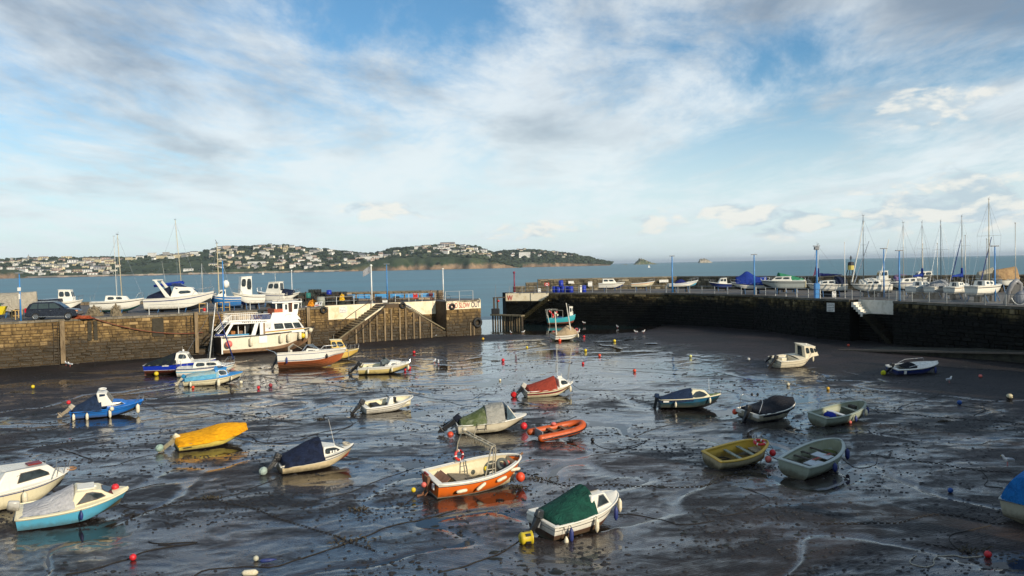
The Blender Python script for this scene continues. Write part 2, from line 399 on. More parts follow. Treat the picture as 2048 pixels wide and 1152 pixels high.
def gridmesh(name, Xs, Ys, Zs, m, smooth=True):
    h, w = Xs.shape
    co = np.stack([Xs, Ys, Zs], -1).reshape(-1, 3).astype(np.float32)
    i = np.arange(h - 1)[:, None] * w + np.arange(w - 1)[None, :]
    q = np.stack([i, i + 1, i + w + 1, i + w], -1).reshape(-1, 4).astype(np.int32)
    me = bpy.data.meshes.new(name); me.vertices.add(len(co)); me.vertices.foreach_set('co', co.ravel())
    me.loops.add(q.size); me.loops.foreach_set('vertex_index', q.ravel())
    me.polygons.add(len(q)); me.polygons.foreach_set('loop_start', np.arange(0, q.size, 4, dtype=np.int32))
    try: me.polygons.foreach_set('loop_total', np.full(len(q), 4, np.int32))
    except Exception: pass
    me.polygons.foreach_set('use_smooth', np.full(len(q), smooth))
    me.materials.append(m); me.update(calc_edges=True); return me
rows = 620; cols = 760
tt = np.linspace(0, 1, rows); Dd = 7.0 * (150.0 / 7.0) ** (tt ** 0.92)
uu = np.linspace(-0.92, 0.92, cols)
YY = np.repeat(Dd[:, None], cols, 1); XX = YY * uu[None, :]
ZZ = mud_h(XX, YY)
mud = struct(link('mud', gridmesh('mud', XX, YY, ZZ, MUD)))
def watermat(name, col, rough, bump, scale, deep=0.0, wscale=(1, 1, 1)):
    m = bpy.data.materials.new(name); m.use_nodes = True; t = NT(m.node_tree); t.n.clear()
    pos = t.new('ShaderNodeNewGeometry').outputs['Position']
    p = t.mapv(pos, scale=wscale, rot=(0, 0, R(12)))
    n = t.noise(p, scale, 5, 0.62, 0.4); n2 = t.noise(t.mapv(pos, scale=(0.25, 1, 1)), 0.012, 5, 0.6, 0.5)
    c = t.mix(t.ramp(n2, 0.35, 0.68), col, tuple(a * 0.66 for a in col))
    if deep: c = t.mix(t.math('MULTIPLY', t.ramp(n, 0.45, 0.7), deep), c, tuple(a * 0.4 for a in col))
    bn = t.new('ShaderNodeBump', {'Height': n, 'Strength': bump, 'Distance': 0.3})
    b = t.new('ShaderNodeBsdfPrincipled', {'Base Color': c, 'Roughness': rough, 'Normal': bn, 'IOR': 1.33})
    t.new('ShaderNodeOutputMaterial', {0: b}); return m
# still water lying in the hollows of the mud, inside the basin
b_ = MB().add([(-85, 50, POOL), (-60, 6, POOL), (60, 6, POOL), (44, 66, POOL), (32, 100, POOL), (20, 109, POOL), (-4, 109, POOL), (-6, 104, POOL)], [(0, 1, 2, 3, 4, 5, 6, 7)])
pool = struct(build(b_, 'pool_water', watermat('pool', (0.022, 0.018, 0.015), 0.015, 0.02, 1.5)))
# sea
seam = watermat('sea', (0.022, 0.150, 0.190), 0.36, 0.55, 0.30, 0.75, (0.35, 1.0, 1))
ys = [105, 130, 160, 220, 320, 500, 900, 1800, 3500, 7000, 14000, 26000, 50000]
sv = [];
for y in ys: sv += [(-max(260, 1.6 * y), y, -0.28), (max(260, 1.6 * y), y, -0.28)]
# the water left in the harbour mouth
struct(build(MB().add([(-8, 100, -.262), (48, 100, -.262), (48, 137, -.262), (-8, 137, -.262)], [(0, 1, 2, 3)]), 'harbour_water', watermat('harbour_water_mat', (.014, .030, .032), .03, .05, 1.2)))
struct(build(MB().add(sv, [(2 * i, 2 * i + 1, 2 * i + 3, 2 * i + 2) for i in range(len(ys) - 1)]), 'sea', seam))
# worm casts and lumps: nobody could count them
def casts(n, dmin, dmax, name, m, s0, s1, seed, flat=0.5):
    g = np.random.default_rng(seed)
    q = g.random(n); D = (dmin ** -1 + (dmax ** -1 - dmin ** -1) * q) ** -1 if False else dmin * (dmax / dmin) ** (q ** 0.75)
    x = D * g.uniform(-0.75, 0.75, n); y = D
    den = fbm(x / 6, y / 4, 3, 77) + 0.25 * g.standard_normal(n)
    keep = den > 0.10; x, y = x[keep], y[keep]
    z = mud_h(x, y); ok = (z > POOL - 0.02) & (y < 100); x, y, z = x[ok], y[ok], z[ok]; n = len(x)
    s = g.uniform(s0, s1, n) * (0.6 + g.random(n)); k = 6
    a = np.linspace(0, 2 * np.pi, k, endpoint=False)[None, :] + g.random((n, 1)) * 6
    rr = s[:, None] * g.uniform(0.6, 1.3, (n, k)); el = g.uniform(1.0, 2.2, (n, 1))
    base = np.stack([x[:, None] + np.cos(a) * rr * el, y[:, None] + np.sin(a) * rr, np.repeat(z[:, None] - 0.01, k, 1)], -1)
    r2 = rr * 0.55
    mid = np.stack([x[:, None] + np.cos(a) * r2 * el, y[:, None] + np.sin(a) * r2, z[:, None] + s[:, None] * flat * g.uniform(0.6, 1.2, (n, k))], -1)
    top = np.stack([x, y, z + s * flat * 1.25], -1)[:, None, :]
    V = np.concatenate([base, mid, top], 1).reshape(-1, 3)
    j = np.arange(k); j2 = (j + 1) % k
    f4 = np.stack([j, j2, j2 + k, j + k], -1); f3 = np.stack([j + k, j2 + k, np.full(k, 2 * k)], -1)
    off = (np.arange(n) * (2 * k + 1))[:, None, None]
    F = [tuple(r) for r in (f4[None] + off).reshape(-1, 4).tolist()] + [tuple(r) for r in (f3[None] + off).reshape(-1, 3).tolist()]
    me = bpy.data.meshes.new(name); me.from_pydata(V.tolist(), [], F); me.polygons.foreach_set('use_smooth', [True] * len(F)); me.materials.append(m)
    o = link(name, me); o['kind'] = 'stuff'; return o
CAST = mat('cast_mud', (0.017, 0.015, 0.014), 0.55, var=.3, scale=9)
tag(casts(34000, 16, 98, 'worm_casts', CAST, 0.022, 0.050, 5), 'small dark worm casts scattered over the wet mud', 'worm casts')
tag(casts(900, 20, 95, 'seaweed_clumps', mat('weed', (0.012, 0.013, 0.008), 0.5, scale=20), 0.05, 0.12, 9, 0.28), 'dark scraps of seaweed lying on the mud', 'seaweed')

# ------------------------------------------------------------------ stone
def stonemat(name, c_top, c_mid, c_low, line1, line2, island=0.38, wet=0.0):
    """coursed stone: weed and silt up to the tide line, bleached above it"""
    m = bpy.data.materials.new(name); m.use_nodes = True; t = NT(m.node_tree); t.n.clear()
    pos = t.new('ShaderNodeNewGeometry').outputs['Position']; z = t.new('ShaderNodeSeparateXYZ', {0: pos}).outputs[2]
    n = t.noise(pos, 0.35, 5, 0.6, 0.4); n2 = t.noise(pos, 2.6, 7, 0.68, 0.3); n3 = t.noise(t.mapv(pos, scale=(1, 1, 0.18)), 1.3, 5, 0.65)
    zz = t.math('ADD', z, t.math('ADD', t.math('MULTIPLY', t.math('SUBTRACT', n, 0.5), 3.4), t.math('MULTIPLY', t.math('SUBTRACT', n2, 0.5), 1.6)))
    oi = t.new('ShaderNodeObjectInfo').outputs['Random']; gi = t.new('ShaderNodeNewGeometry').outputs['Random Per Island']
    r = t.math('FRACT', t.math('ADD', oi, gi))
    c = t.mix(t.ramp(n2, 0.35, 0.65), c_mid, c_top)
    c = t.mix(t.math('MULTIPLY', t.ramp(n3, 0.48, 0.66), 0.75), c, tuple(a * 0.35 for a in c_mid))
    c = t.mix(t.math('MULTIPLY', t.ramp(r, 0.92, 0.96), 0.5), c, tuple(min(1, a * 1.8 + .04) for a in c_top))
    c = t.mix(t.ramp(zz, line2, line1), c, c_low)
    k = t.ramp(r, 0, 0.9, 1 - island, 1 + island * 0.7)
    c = t.mix(1.0, c, t.new('ShaderNodeCombineColor', {0: k, 1: k, 2: k}).outputs[0], 'MULTIPLY')
    bn = t.new('ShaderNodeBump', {'Height': t.noise(pos, 9.0, 5, 0.65), 'Strength': 0.7, 'Distance': 0.05})
    b = t.new('ShaderNodeBsdfPrincipled', {'Base Color': c, 'Roughness': t.ramp(zz, line1, line2, 0.55, 0.85), 'Normal': bn, 'Specular IOR Level': wet or .3})
    t.new('ShaderNodeOutputMaterial', {0: b}); MATS[name] = m; return m
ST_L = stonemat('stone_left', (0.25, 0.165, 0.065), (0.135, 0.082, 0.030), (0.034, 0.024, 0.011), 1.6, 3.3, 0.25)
ST_R = stonemat('stone_right_shade', (0.13, 0.10, 0.045), (0.055, 0.045, 0.022), (0.0045, 0.005, 0.004), 3.1, 4.6, 0.5, .1)  # weedy stone, darkened nearly to black with the quay's shade put in
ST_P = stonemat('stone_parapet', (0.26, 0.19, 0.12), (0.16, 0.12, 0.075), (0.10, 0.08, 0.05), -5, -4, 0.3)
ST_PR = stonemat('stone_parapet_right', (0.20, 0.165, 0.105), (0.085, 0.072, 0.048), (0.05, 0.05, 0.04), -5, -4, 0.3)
CORE_L = mat('mortar_brown', (0.085, 0.055, 0.028), 0.9, scale=1.5, col2=(0.05, 0.035, 0.02)); CORE_R = mat('mortar_right_shade', (0.006, 0.006, 0.005), 0.9, scale=1.5, spec=.1)  # right mortar set nearly black, the quay's shade in its colour
DECKM = mat('quay_tarmac', (0.115, 0.105, 0.095), 0.85, scale=0.8, col2=(0.07, 0.065, 0.06), bump=.3)
COPE_M = mat('cope_stone', (0.20, 0.17, 0.125), 0.8, scale=2, col2=(0.10, 0.085, 0.05), island=.25)
WHITE_W = mat('whitewash', (0.80, 0.70, 0.50), 0.8, scale=1.1, col2=(0.62, 0.50, 0.30), bump=.2, bscale=8)
WHITE_R = mat('whitewash_grey', (0.74, 0.70, 0.60), 0.8, scale=1.3, col2=(0.50, 0.46, 0.36), bump=.2, bscale=8)
CONC = mat('weedy_concrete', (0.20, 0.16, 0.095), 0.85, scale=2.2, col2=(0.07, 0.06, 0.028), bump=.4)
WOOD = mat('grey_timber', (0.25, 0.18, 0.10), 0.85, scale=4, streak=True, col2=(0.11, 0.075, 0.04), island=.2)
WOODD = mat('dark_timber', (0.055, 0.04, 0.025), 0.8, scale=4, streak=True, island=.2)
GALV = mat('galvanised', (0.42, 0.43, 0.42), 0.45, metal=0.5, scale=5)
BLUEP = mat('blue_post_paint', (0.05, 0.22, 0.52), 0.4, scale=2)
BLACKR = mat('tyre_rubber', (0.012, 0.012, 0.012), 0.7)
REDP = mat('red_paint', (0.55, 0.025, 0.02), 0.45); WHITEP = mat('white_paint', (0.78, 0.76, 0.70), 0.4, scale=3); DARKP = mat('dark_marks', (0.02, 0.02, 0.025), 0.6)
# shared stone variants
STV = []
for i in range(7):
    g = random.Random(100 + i); j = lambda s: g.uniform(-s, s)
    ch = 0.12
    b = MB(); fr = [(-.5 + j(.03), 0, -.5 + j(.05)), (.5 + j(.03), 0, -.5 + j(.05)), (.5 + j(.03), 0, .5 + j(.05)), (-.5 + j(.03), 0, .5 + j(.05))]
    fi = [(x * (1 - ch * .7) + j(.03), 1 + j(.35), z * (1 - ch * 1.6) + j(.05)) for x, _, z in fr]
    bk = [(x, -1.0, z) for x, _, z in fr]
    b.add(bk + fr + fi, [(0, 1, 5, 4), (1, 2, 6, 5), (2, 3, 7, 6), (3, 0, 4, 7), (4, 5, 9, 8), (5, 6, 10, 9), (6, 7, 11, 10), (7, 4, 8, 11), (8, 9, 10, 11)])
    STV.append(b)
def stone_face(parent, P, Q, z0, z1, m, nmax, ch=(0.22, 0.44), wl=(0.35, 1.3), seed=1, clip=None, batter=0.0, proud=0.06, prefer=None):
    """courses of separate stones on the face P->Q (harbour side on the right of P->Q)"""
    g = random.Random(seed); P = Vector((P[0], P[1], 0)); Q = Vector((Q[0], Q[1], 0)); e = (Q - P); L = e.length; e.normalize(); n = Vector((e.y, -e.x, 0))
    cells = []; z = z0
    while z < z1 - 0.08:
        h = min(g.uniform(*ch), z1 - z);
        if z1 - z - h < 0.15: h = z1 - z
        u = -g.uniform(0, .5)
        while u < L:
            w = g.uniform(*wl); a, b = max(u, 0), min(u + w, L); u += w
            if b - a < 0.12: continue
            if clip and not clip((a + b) / 2, z + h / 2): continue
            cells.append(((a + b) / 2, z + h / 2, b - a - 0.035, h - 0.03, g.randrange(7), g.uniform(.3, 1.4) * proud))
        z += h
    if nmax:
        key = prefer or (lambda c: -c[2] * c[3] / ((P + e * c[0]).y ** 2))
        cells.sort(key=key)
    A = math.atan2(e.y, e.x)
    meshes = MATS.setdefault(('stv', m.name), [b.mesh('stone', m) for b in STV])
    for i, (u, zc, w, h, v, pr) in enumerate(cells[:nmax]):
        c = P + e * u + n * (batter * (z1 - zc))
        # variant meshes have +y outwards: turn them onto the face normal
        o = link('stone', meshes[v], parent, loc=(c.x, c.y, zc), rot=(0, 0, A + math.pi), scale=(w, pr + 0.02, h))
    big = MB()
    for (u, zc, w, h, v, pr) in cells[nmax:]:
        c = P + e * u + n * (batter * (z1 - zc)); b = STV[v]; o = len(big.v)
        for x, y, z in b.v:
            q = c - e * (x * w) + n * (y * (pr + .02)); big.v.append((q.x, q.y, zc + z * h))
        big.f.extend(tuple(k + o for k in f) for f in b.f)
    if big.v: build(big, 'stone_facing', m, parent, kind='stuff')
def prismz(poly, z0, z1):
    return MB().prism([(x, y) for x, y in poly], Matrix.Identity(3), z0, z1)
def copes(parent, P, Q, m=COPE_M, w=0.55, h=0.22, step=1.15, z=QZ, seed=3):
    g = random.Random(seed); P = Vector(P[:2]); Q = Vector(Q[:2]); e = Q - P; L = e.length; e.normalize(); n = Vector((e.y, -e.x)); u = 0
    while u < L - 0.05:
        s = min(step * g.uniform(.8, 1.25), L - u); c = P + e * (u + s / 2) + n * (0.09 - w / 2)
        build(MB().box((0, 0, 0), (s - 0.03, w, h)), 'cope_stone', m, parent, loc=(c.x, c.y, z - h / 2 + 0.03 + g.uniform(-.01, .02)), rot=(0, 0, math.atan2(e.y, e.x)))
        u += s
# ================================================================== LEFT PIER
P0 = Vector((-48.7, 75.5)); EL = Vector((44.5, 28.0)).normalized(); NL = Vector((EL.y, -EL.x))
def LP(u, n=0.0, z=0.0): q = P0 + EL * u + NL * n; return Vector((q.x, q.y, z))
def ucol(px):
    k = (px - 1024) / FPX; return (48.7 + 75.5 * k) / (EL.x - EL.y * k)
pier = empty('stone_pier', (-30, 88, 0)); bpy.context.view_layer.update()
tag(pier, 'sunlit brown stone pier with whitewashed stair walls closing the basin', 'pier')
def ploc(o): o.location = o.location - Vector((-30, 88, 0)); return o
REC = 3.0
uA, uT0, uT1, uB, uE = 32.2, 39.3, 41.7, 47.6, 52.6
def xy(v): return (v.x, v.y)
poly = [xy(LP(-45)), xy(LP(uA)), xy(LP(uA, -REC)), xy(LP(uB, -REC)), xy(LP(uB)), xy(LP(uE)), (-4.6, 108.6), (-8.5, 111.0), (-29, 113.2), (-110, 118), (-125, 60)]
def inpier(b, name, m, **k):
    b.v = [(x + 30, y - 88, z) for x, y, z in b.v]; return build(b, name, m, pier, **k)
inpier(prismz(poly, -2, QZ - 0.02), 'wall_core', CORE_L)
inpier(prismz([xy(LP(-45, -.3)), xy(LP(uA - .1, -.3)), xy(LP(uA - .1, -REC - .3)), xy(LP(uB + .1, -REC - .3)), xy(LP(uB + .1, -.3)), xy(LP(uE - .3, -.3)), (-4.95, 108.4), (-8.6, 110.6), (-29, 112.9), (-110, 117.6), (-124.6, 60)], QZ - .02, QZ + 0.012), 'deck', DECKM)
piero = empty('stonework', (0, 0, 0)); piero.parent = pier; piero.location = (30, -88, 0)
# face stones
stone_face(piero, LP(-14), LP(uA), -0.6, QZ - .2, ST_L, 215, seed=11)
stone_face(piero, LP(uB), LP(uE), -1.6, QZ - 1.05, ST_L, 40, seed=12)
stone_face(piero, xy(LP(uE)), (-4.6, 108.6), -1.6, QZ - 1.05, ST_L, 0, seed=13)
# centre block between the two flights, flush with the quay face
rl = lambda u: QZ if uT0 <= u <= uT1 else (QZ - (uT0 - u) * 4.35 / (uT0 - uA) if u < uT0 else QZ - (u - uT1) * 3.4 / (uB - uT1))
blk = [(uA + .2, -1.2), (uB - .1, -1.2), (uB - .1, rl(uB) - .5), (uT1 + .5, QZ - .45), (uT1, QZ - .02), (uT0, QZ - .02), (uT0 - .5, QZ - .45), (uA + .2, rl(uA + .2) - .3)]
Mx = Matrix((EL.to_3d(), (0, 0, 1), NL.to_3d())).transposed()
b = MB().prism(blk, Mx, -REC * .98, -0.05); b.v = [(x + P0.x, y + P0.y, z) for x, y, z in b.v]
inpier(b, 'stair_block', CORE_L)
stone_face(piero, LP(uA + .2, -.04), LP(uB - .1, -.04), -1.0, QZ - .1, ST_L, 45, seed=14, clip=lambda u, z: z < rl(u + uA + .2) - 0.6)
stone_face(piero, LP(uA, -REC), LP(uT0, -REC), -.4, 2.9, ST_L, 0, seed=15)
stone_face(piero, LP(uT1, -REC), LP(uB, -REC), -.4, 3.0, ST_L, 0, seed=16)
# whitewashed panels
def panel(a, b_, n, z0, z1, m=WHITE_W, name='whitewashed_panel', t=0.05):
    q = MB().hexa([LP(a, n, z0), LP(b_, n, z0), LP(b_, n - t * 0 - .12, z0), LP(a, n - .12, z0), LP(a, n, z1), LP(b_, n, z1), LP(b_, n - .12, z1), LP(a, n - .12, z1)]); return inpier(q, name, m)
panel(uA + .02, uT0 + 1.0, -REC + .1, 2.92, QZ + .03); panel(uT1 - .6, uB - .02, -REC + .1, 2.95, QZ + .03)
panel(uB + .02, uE + .02, .09, QZ - 1.05, QZ + .03)
q = MB().hexa([LP(uE + .02, .09, QZ - 1.05), (-4.42, 108.6, QZ - 1.05), (-4.6, 108.6, QZ - 1.05), LP(uE - .1, 0, QZ - 1.05), LP(uE + .02, .09, QZ + .03), (-4.42, 108.6, QZ + .03), (-4.6, 108.6, QZ + .03), LP(uE - .1, 0, QZ + .03)])
inpier(q, 'whitewashed_panel', WHITE_W)
STEPM = mat('worn_step', (0.50, 0.40, 0.24), 0.85, scale=3, col2=(0.14, 0.10, 0.05), island=.15)
STEPD = mat('weedy_step', (0.16, 0.115, 0.055), 0.8, scale=3, col2=(0.06, 0.045, 0.02), island=.15)
def flight(pt, u0, z0, u1, z1, n0, n1, add, wz=2.9, mats=None):
    """separate steps from (u0,z0) down to (u1,z1)"""
    k = max(4, round((z0 - z1) / 0.235)); mats = mats or (WHITE_W, STEPM, STEPD)
    for i in range(k):
        a = u0 + (u1 - u0) * i / k; b2 = u0 + (u1 - u0) * (i + 1) / k; z = z0 - (z0 - z1) * (i + 1) / k
        lo, hi = min(a, b2), max(a, b2)
        q = MB().hexa([pt(lo, n0, z - .5), pt(hi, n0, z - .5), pt(hi, n1, z - .5), pt(lo, n1, z - .5), pt(lo, n0, z), pt(hi, n0, z), pt(hi, n1, z), pt(lo, n1, z)])
        q.f = [(0, 1, 2, 3), (7, 6, 5, 4), (4, 5, 1, 0), (5, 6, 2, 1), (6, 7, 3, 2), (7, 4, 0, 3)]
        add(q, 'step', mats[1] if z > wz - .9 else mats[2], fix=True)
flight(LP, uT0, QZ, uA + .35, 0.3, -.3, -REC + .11, inpier)
flight(LP, uT1, QZ, uB - .35, 1.2, -.3, -REC + .11, inpier, mats=(WHITE_W, STEPD, STEPD))
# raking kerbs and handrails beside the flights
for (a, za, b2, zb2, m_) in ((uT0, QZ + .05, uT0 - 2.6, rl(uT0 - 2.6) + .05, WHITE_W), (uT0 - 2.6, rl(uT0 - 2.6) + .05, uA + .3, rl(uA + .3) + .02, CONC), (uT1, QZ + .05, uB - .2, rl(uB - .2), CONC)):
    inpier(MB().bar(LP(a, -.14, za - .22), LP(b2, -.14, zb2 - .22), .22, .14), 'stair_kerb', m_)
for s in ((uT0 + .2, QZ + .9, uA + 1.6, 2.0, -REC + .25), (uT1 - .3, QZ + .8, uB - .6, 2.0, -REC + .3)):
    b = MB().tube([LP(s[0], s[4], s[1]), LP((s[0] + s[2]) / 2, s[4], (s[1] + s[3]) / 2 + .1), LP((s[0] * .4 + s[2] * .6), s[4], (s[1] * .4 + s[3] * .6) + .1), LP(s[2], s[4], s[3])], .04)
    for f in (.15, .5, .85): b.tube([LP(s[0] + (s[2] - s[0]) * f, s[4], s[1] + (s[3] - s[1]) * f), LP(s[0] + (s[2] - s[0]) * f, s[4], s[1] + (s[3] - s[1]) * f - .9)], .03)
    inpier(b, 'handrail', WOODD)
# timber rubbing strips on the block and the pier end
for px in (709, 723, 737, 751, 767, 780, 797, 809, 825, 837, 860, 938, 945):
    u = ucol(px); top = min(rl(u) - .6, 3.9) if u < uB else 1.6
    inpier(MB().box(LP(u, .09, (top - .6) / 2), (.17, .2, top + .9), rz=math.atan2(EL.y, EL.x)), 'fender_timber', WOOD)
for px, top, bot, w in ((121, 4.5, .3, .42), (389, 4.75, .4, .36), (613, 4.7, .3, .36)):
    u = ucol(px); inpier(MB().box(LP(u, .28, (top + bot) / 2), (w, .34, top - bot), rz=math.atan2(EL.y, EL.x)), 'fender_post', WOOD, bevel=.03)
for px, w in ((176, .35), (188, .35), (313, 1.1), (420, .5)):
    u = ucol(px); inpier(MB().box(LP(u, .1, 3.35), (w, .16, 1.9), rz=math.atan2(EL.y, EL.x)), 'recess_shade_board', mat('recess_shade', (0.035, .028, .015), .8))  # dark boards added for ladder recesses; the recess shade is their colour
# letters
def lettering(txt, size, M4, m, parent, name='lettering', ext=0.008, sx=1.0):
    cu = bpy.data.curves.new(name, 'FONT'); cu.body = txt; cu.size = size; cu.extrude = ext; cu.align_x = 'LEFT'; cu.align_y = 'BOTTOM_BASELINE'; cu.offset = 0.012 * size
    t_ = bpy.data.objects.new('lettering_source', cu); COL.objects.link(t_); bpy.context.view_layer.update()
    me = bpy.data.meshes.new_from_object(t_.evaluated_get(bpy.context.evaluated_depsgraph_get())); me.materials.clear(); me.materials.append(m)
    bpy.data.objects.remove(t_); o = bpy.data.objects.new(name, me); COL.objects.link(o); o.parent = parent
    o.matrix_local = M4 @ Matrix.Diagonal((sx, 1, 1, 1)); return o
def face_frame(p, e, n):
    return Matrix.Translation(p) @ Matrix((e.to_3d(), (0, 0, 1), n.to_3d())).transposed().to_4x4()
Ep = EL; RED_L = mat('letter_red', (0.36, 0.03, 0.035), .6, scale=6, col2=(0.5, 0.2, 0.15)); BLK_L = mat('letter_dark', (0.03, 0.03, 0.07), .6)
lettering('DEAD SLOW', .92, face_frame(LP(uB + .12, .11, QZ - .88) - Vector((-30, 88, 0)), EL, NL), RED_L, pier, sx=.62)
lettering('OUT', 1.0, face_frame(LP(uE - 1.42, .11, QZ - .88) - Vector((-30, 88, 0)), EL, NL), BLK_L, pier, sx=.62)
def notice(p, e, n, w, h, lines, name='notice_board', m=WHITEP, label=None, parent=None, lm=DARKP):
    """flat board with ruled lines of small print"""
    r = tag(empty(name, p, (0, 0, math.atan2(e.y, e.x))), label, 'sign')
    build(MB().box((0, 0, 0), (w, .04, h)), 'board', m, r)
    b = MB(); g = random.Random(int(p[0] * 10))
    for i in range(lines):
        z = h * .36 - i * h * .75 / max(1, lines - 1); x = -w * .42
        while x < w * .38:
            s = g.uniform(.05, .16) * w; b.box((min(x + s / 2, w * .4), -.026, z), (s, .008, h * .05 + .01)); x += s + w * .035
    build(b, 'print', lm, r); return r
notice(LP(ucol(702), -REC + .14, 4.05), EL, NL, .95, .7, 4, label='white notice high on the left whitewashed stair wall')
notice(LP(ucol(834), -REC + .14, 4.0), EL, NL, .85, .6, 4, label='white notice high on the right whitewashed stair wall')
copes(piero, LP(-14), LP(uA)); copes(piero, LP(uA, -REC), LP(uB, -REC), seed=5); copes(piero, LP(uB), LP(uE), seed=6)
# seaward parapet of the left pier
par = tag(empty('sea_wall', (-18, 109.8, QZ)), 'low brown stone sea wall behind the blue benches on the left pier', 'wall')
pa = empty('stonework', (18, -109.8, -QZ)); pa.parent = par
def wallseg(P, Q, z0, z1, t, m, cm, parent, nst, seed, name='wall_core'):
    P = Vector(P); Q = Vector(Q); e = (Q - P).normalized(); n = Vector((e.y, -e.x))
    build(prismz([xy(P), xy(Q), xy(Q - n * t), xy(P - n * t)], z0, z1 - .03), name, cm, parent)
    stone_face(parent, P, Q, z0, z1 - .1, m, nst, seed=seed, ch=(.28, .38), wl=(.5, 1.3))
    copes(parent, P, Q, w=t + .15, h=.16, z=z1, seed=seed, step=1.6)
wallseg((-30.5, 109.4), (-9.3, 107.7), QZ, 5.82, .7, ST_P, CORE_L, pa, 40, 21)
par2 = tag(empty('sea_wall', (-60, 113, QZ)), 'low dark kerb wall at the back of the left boat yard', 'wall')
pb = empty('stonework', (60, -113, -QZ)); pb.parent = par2
wallseg((-108, 116), (-30.6, 111.5), QZ, 5.05, .6, ST_P, CORE_L, pb, 0, 22)

# ================================================================== RIGHT QUAY
rq = tag(empty('stone_quay', (30, 105, 0)), 'dark weed covered stone quay in shade along the right of the basin', 'quay')
rq0 = empty('stonework', (-30, -105, 0)); rq0.parent = rq
RB = [(120, 20), (85, 78), (62.5, 97), (43.6, 113), (28.2, 133.5), (1.6, 133.6), (-1.6, 131.5)]
def inrq(b, name, m, **k): return build(b, name, m, rq0, **k)
# stair recess between columns 1697 and 1786
s0, s1 = Vector(RW[5]), Vector(RW[6]); se = (s1 - s0).normalized(); sn = Vector((se.y, -se.x)); sL = (s1 - s0).length
front = [RW[0], RW[1], RW[2], RW[3], RW[4], RW[5], xy(s0 - sn * 1.5), xy(s1 - sn * 1.5), RW[6], RW[7], RW[8], (58, 12)]
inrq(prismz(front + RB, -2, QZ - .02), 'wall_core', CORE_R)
fr2 = [(x + dx, y + dy) for (x, y), (dx, dy) in zip(front, [(.3, .3)] * 12)]
inrq(prismz(fr2 + [(119, 21), (84.6, 77.6), (62.2, 96.6), (43.3, 112.6), (28, 133), (1.8, 133.2), (-1, 131.3)], QZ - .02, QZ + .012), 'deck', DECKM)
for i, (a, b_) in enumerate(zip(RW[:-1], RW[1:])):
    if i == 5: continue
    z0_, z1_ = (-1.2, QZ - .2) if i else (-1.2, 3.35)
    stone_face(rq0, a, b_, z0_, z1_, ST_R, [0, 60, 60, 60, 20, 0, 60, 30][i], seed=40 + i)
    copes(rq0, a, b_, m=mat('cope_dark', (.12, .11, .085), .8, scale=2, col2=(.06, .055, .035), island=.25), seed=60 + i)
def RP(u, n=0.0, z=0.0): q = s0 + se * u + sn * n; return Vector((q.x, q.y, z))
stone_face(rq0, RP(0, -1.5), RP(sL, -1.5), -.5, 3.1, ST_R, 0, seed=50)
inrq(MB().hexa([RP(0, -1.4, 3.15), RP(sL, -1.4, 3.15), RP(sL, -1.5, 3.15), RP(0, -1.5, 3.15), RP(0, -1.4, QZ), RP(sL, -1.4, QZ), RP(sL, -1.5, QZ), RP(0, -1.5, QZ)]), 'whitewashed_panel', WHITE_R)
flight(RP, .15, QZ, sL - .3, 0.5, -.05, -1.42, inrq, wz=4.1, mats=(WHITE_R, WHITE_R, mat('black_step', (.014, .013, .009), .9, scale=3, spec=.1, col2=(.03, .026, .015))))
def segpanel(P, Q, z0, z1, m, name='whitewashed_panel', out=.10):
    P = Vector(P); Q = Vector(Q); e = (Q - P).normalized(); n = Vector((e.y, -e.x)); a = P + n * out; b2 = Q + n * out
    inrq(MB().hexa([(*a, z0), (*b2, z0), (*Q, z0), (*P, z0), (*a, z1), (*b2, z1), (*Q, z1), (*P, z1)]), name, m)
    return e, n
mid_ = Vector(RW[0]).lerp(Vector(RW[1]), .58)
e_, n_ = segpanel(RW[0], mid_, 3.4, QZ + .02, WHITE_W); segpanel(mid_ + Vector((.05, -.12)), Vector(RW[1]) + Vector((0, -.1)), 3.4, QZ + .02, WHITE_W)
lettering('W', 1.15, face_frame(Vector((*(Vector(RW[0]) + e_ * .25 + n_ * .13), 3.5)), e_, n_), mat('letter_bright_red', (.55, .03, .02), .6), rq0, sx=.75)
notice(Vector((*(Vector(RW[4]).lerp(Vector(RW[5]), .45) + Vector((-.14, -.05))), 3.75)), Vector((.476, -.879)), None, 1.0, .95, 5, label='square white notice board fixed to the dark right quay wall')
# weedy stair running down to the left below the W panel
a_, b2_ = Vector(RW[1]), Vector(RW[0]); ee = (b2_ - a_).normalized(); nn = Vector((-ee.y, ee.x))
def HP(u, n=0.0, z=0.0): q = a_ + ee * u + nn * n; return Vector((q.x, q.y, z))
flight(HP, -.6, QZ, 5.2, 0.3, 1.25, .02, inrq, wz=-9, mats=(CONC, mat('weed_step_green', (.030, .026, .012), .9, scale=3, spec=.1, col2=(.012, .011, .006), island=.2), STEPD))
# parapet
rp = tag(empty('sea_wall', (30, 132, QZ)), 'tall stone sea wall stepping down at its end behind the right boat park', 'wall')
rp0 = empty('stonework', (-30, -132, -QZ)); rp0.parent = rp
CR2 = mat('parapet_mortar', (.09, .08, .055), .9, scale=1.2)
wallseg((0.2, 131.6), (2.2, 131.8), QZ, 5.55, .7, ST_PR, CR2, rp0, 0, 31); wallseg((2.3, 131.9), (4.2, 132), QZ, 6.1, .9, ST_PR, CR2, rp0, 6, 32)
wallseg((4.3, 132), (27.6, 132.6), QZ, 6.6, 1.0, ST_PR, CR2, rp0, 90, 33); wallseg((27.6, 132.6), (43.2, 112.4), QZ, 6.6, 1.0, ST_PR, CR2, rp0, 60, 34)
wallseg((43.2, 112.4), (62, 96.4), QZ, 6.6, 1.0, ST_PR, CR2, rp0, 40, 35); wallseg((62, 96.4), (84.5, 77.5), QZ, 6.6, 1.0, ST_PR, CR2, rp0, 20, 36)
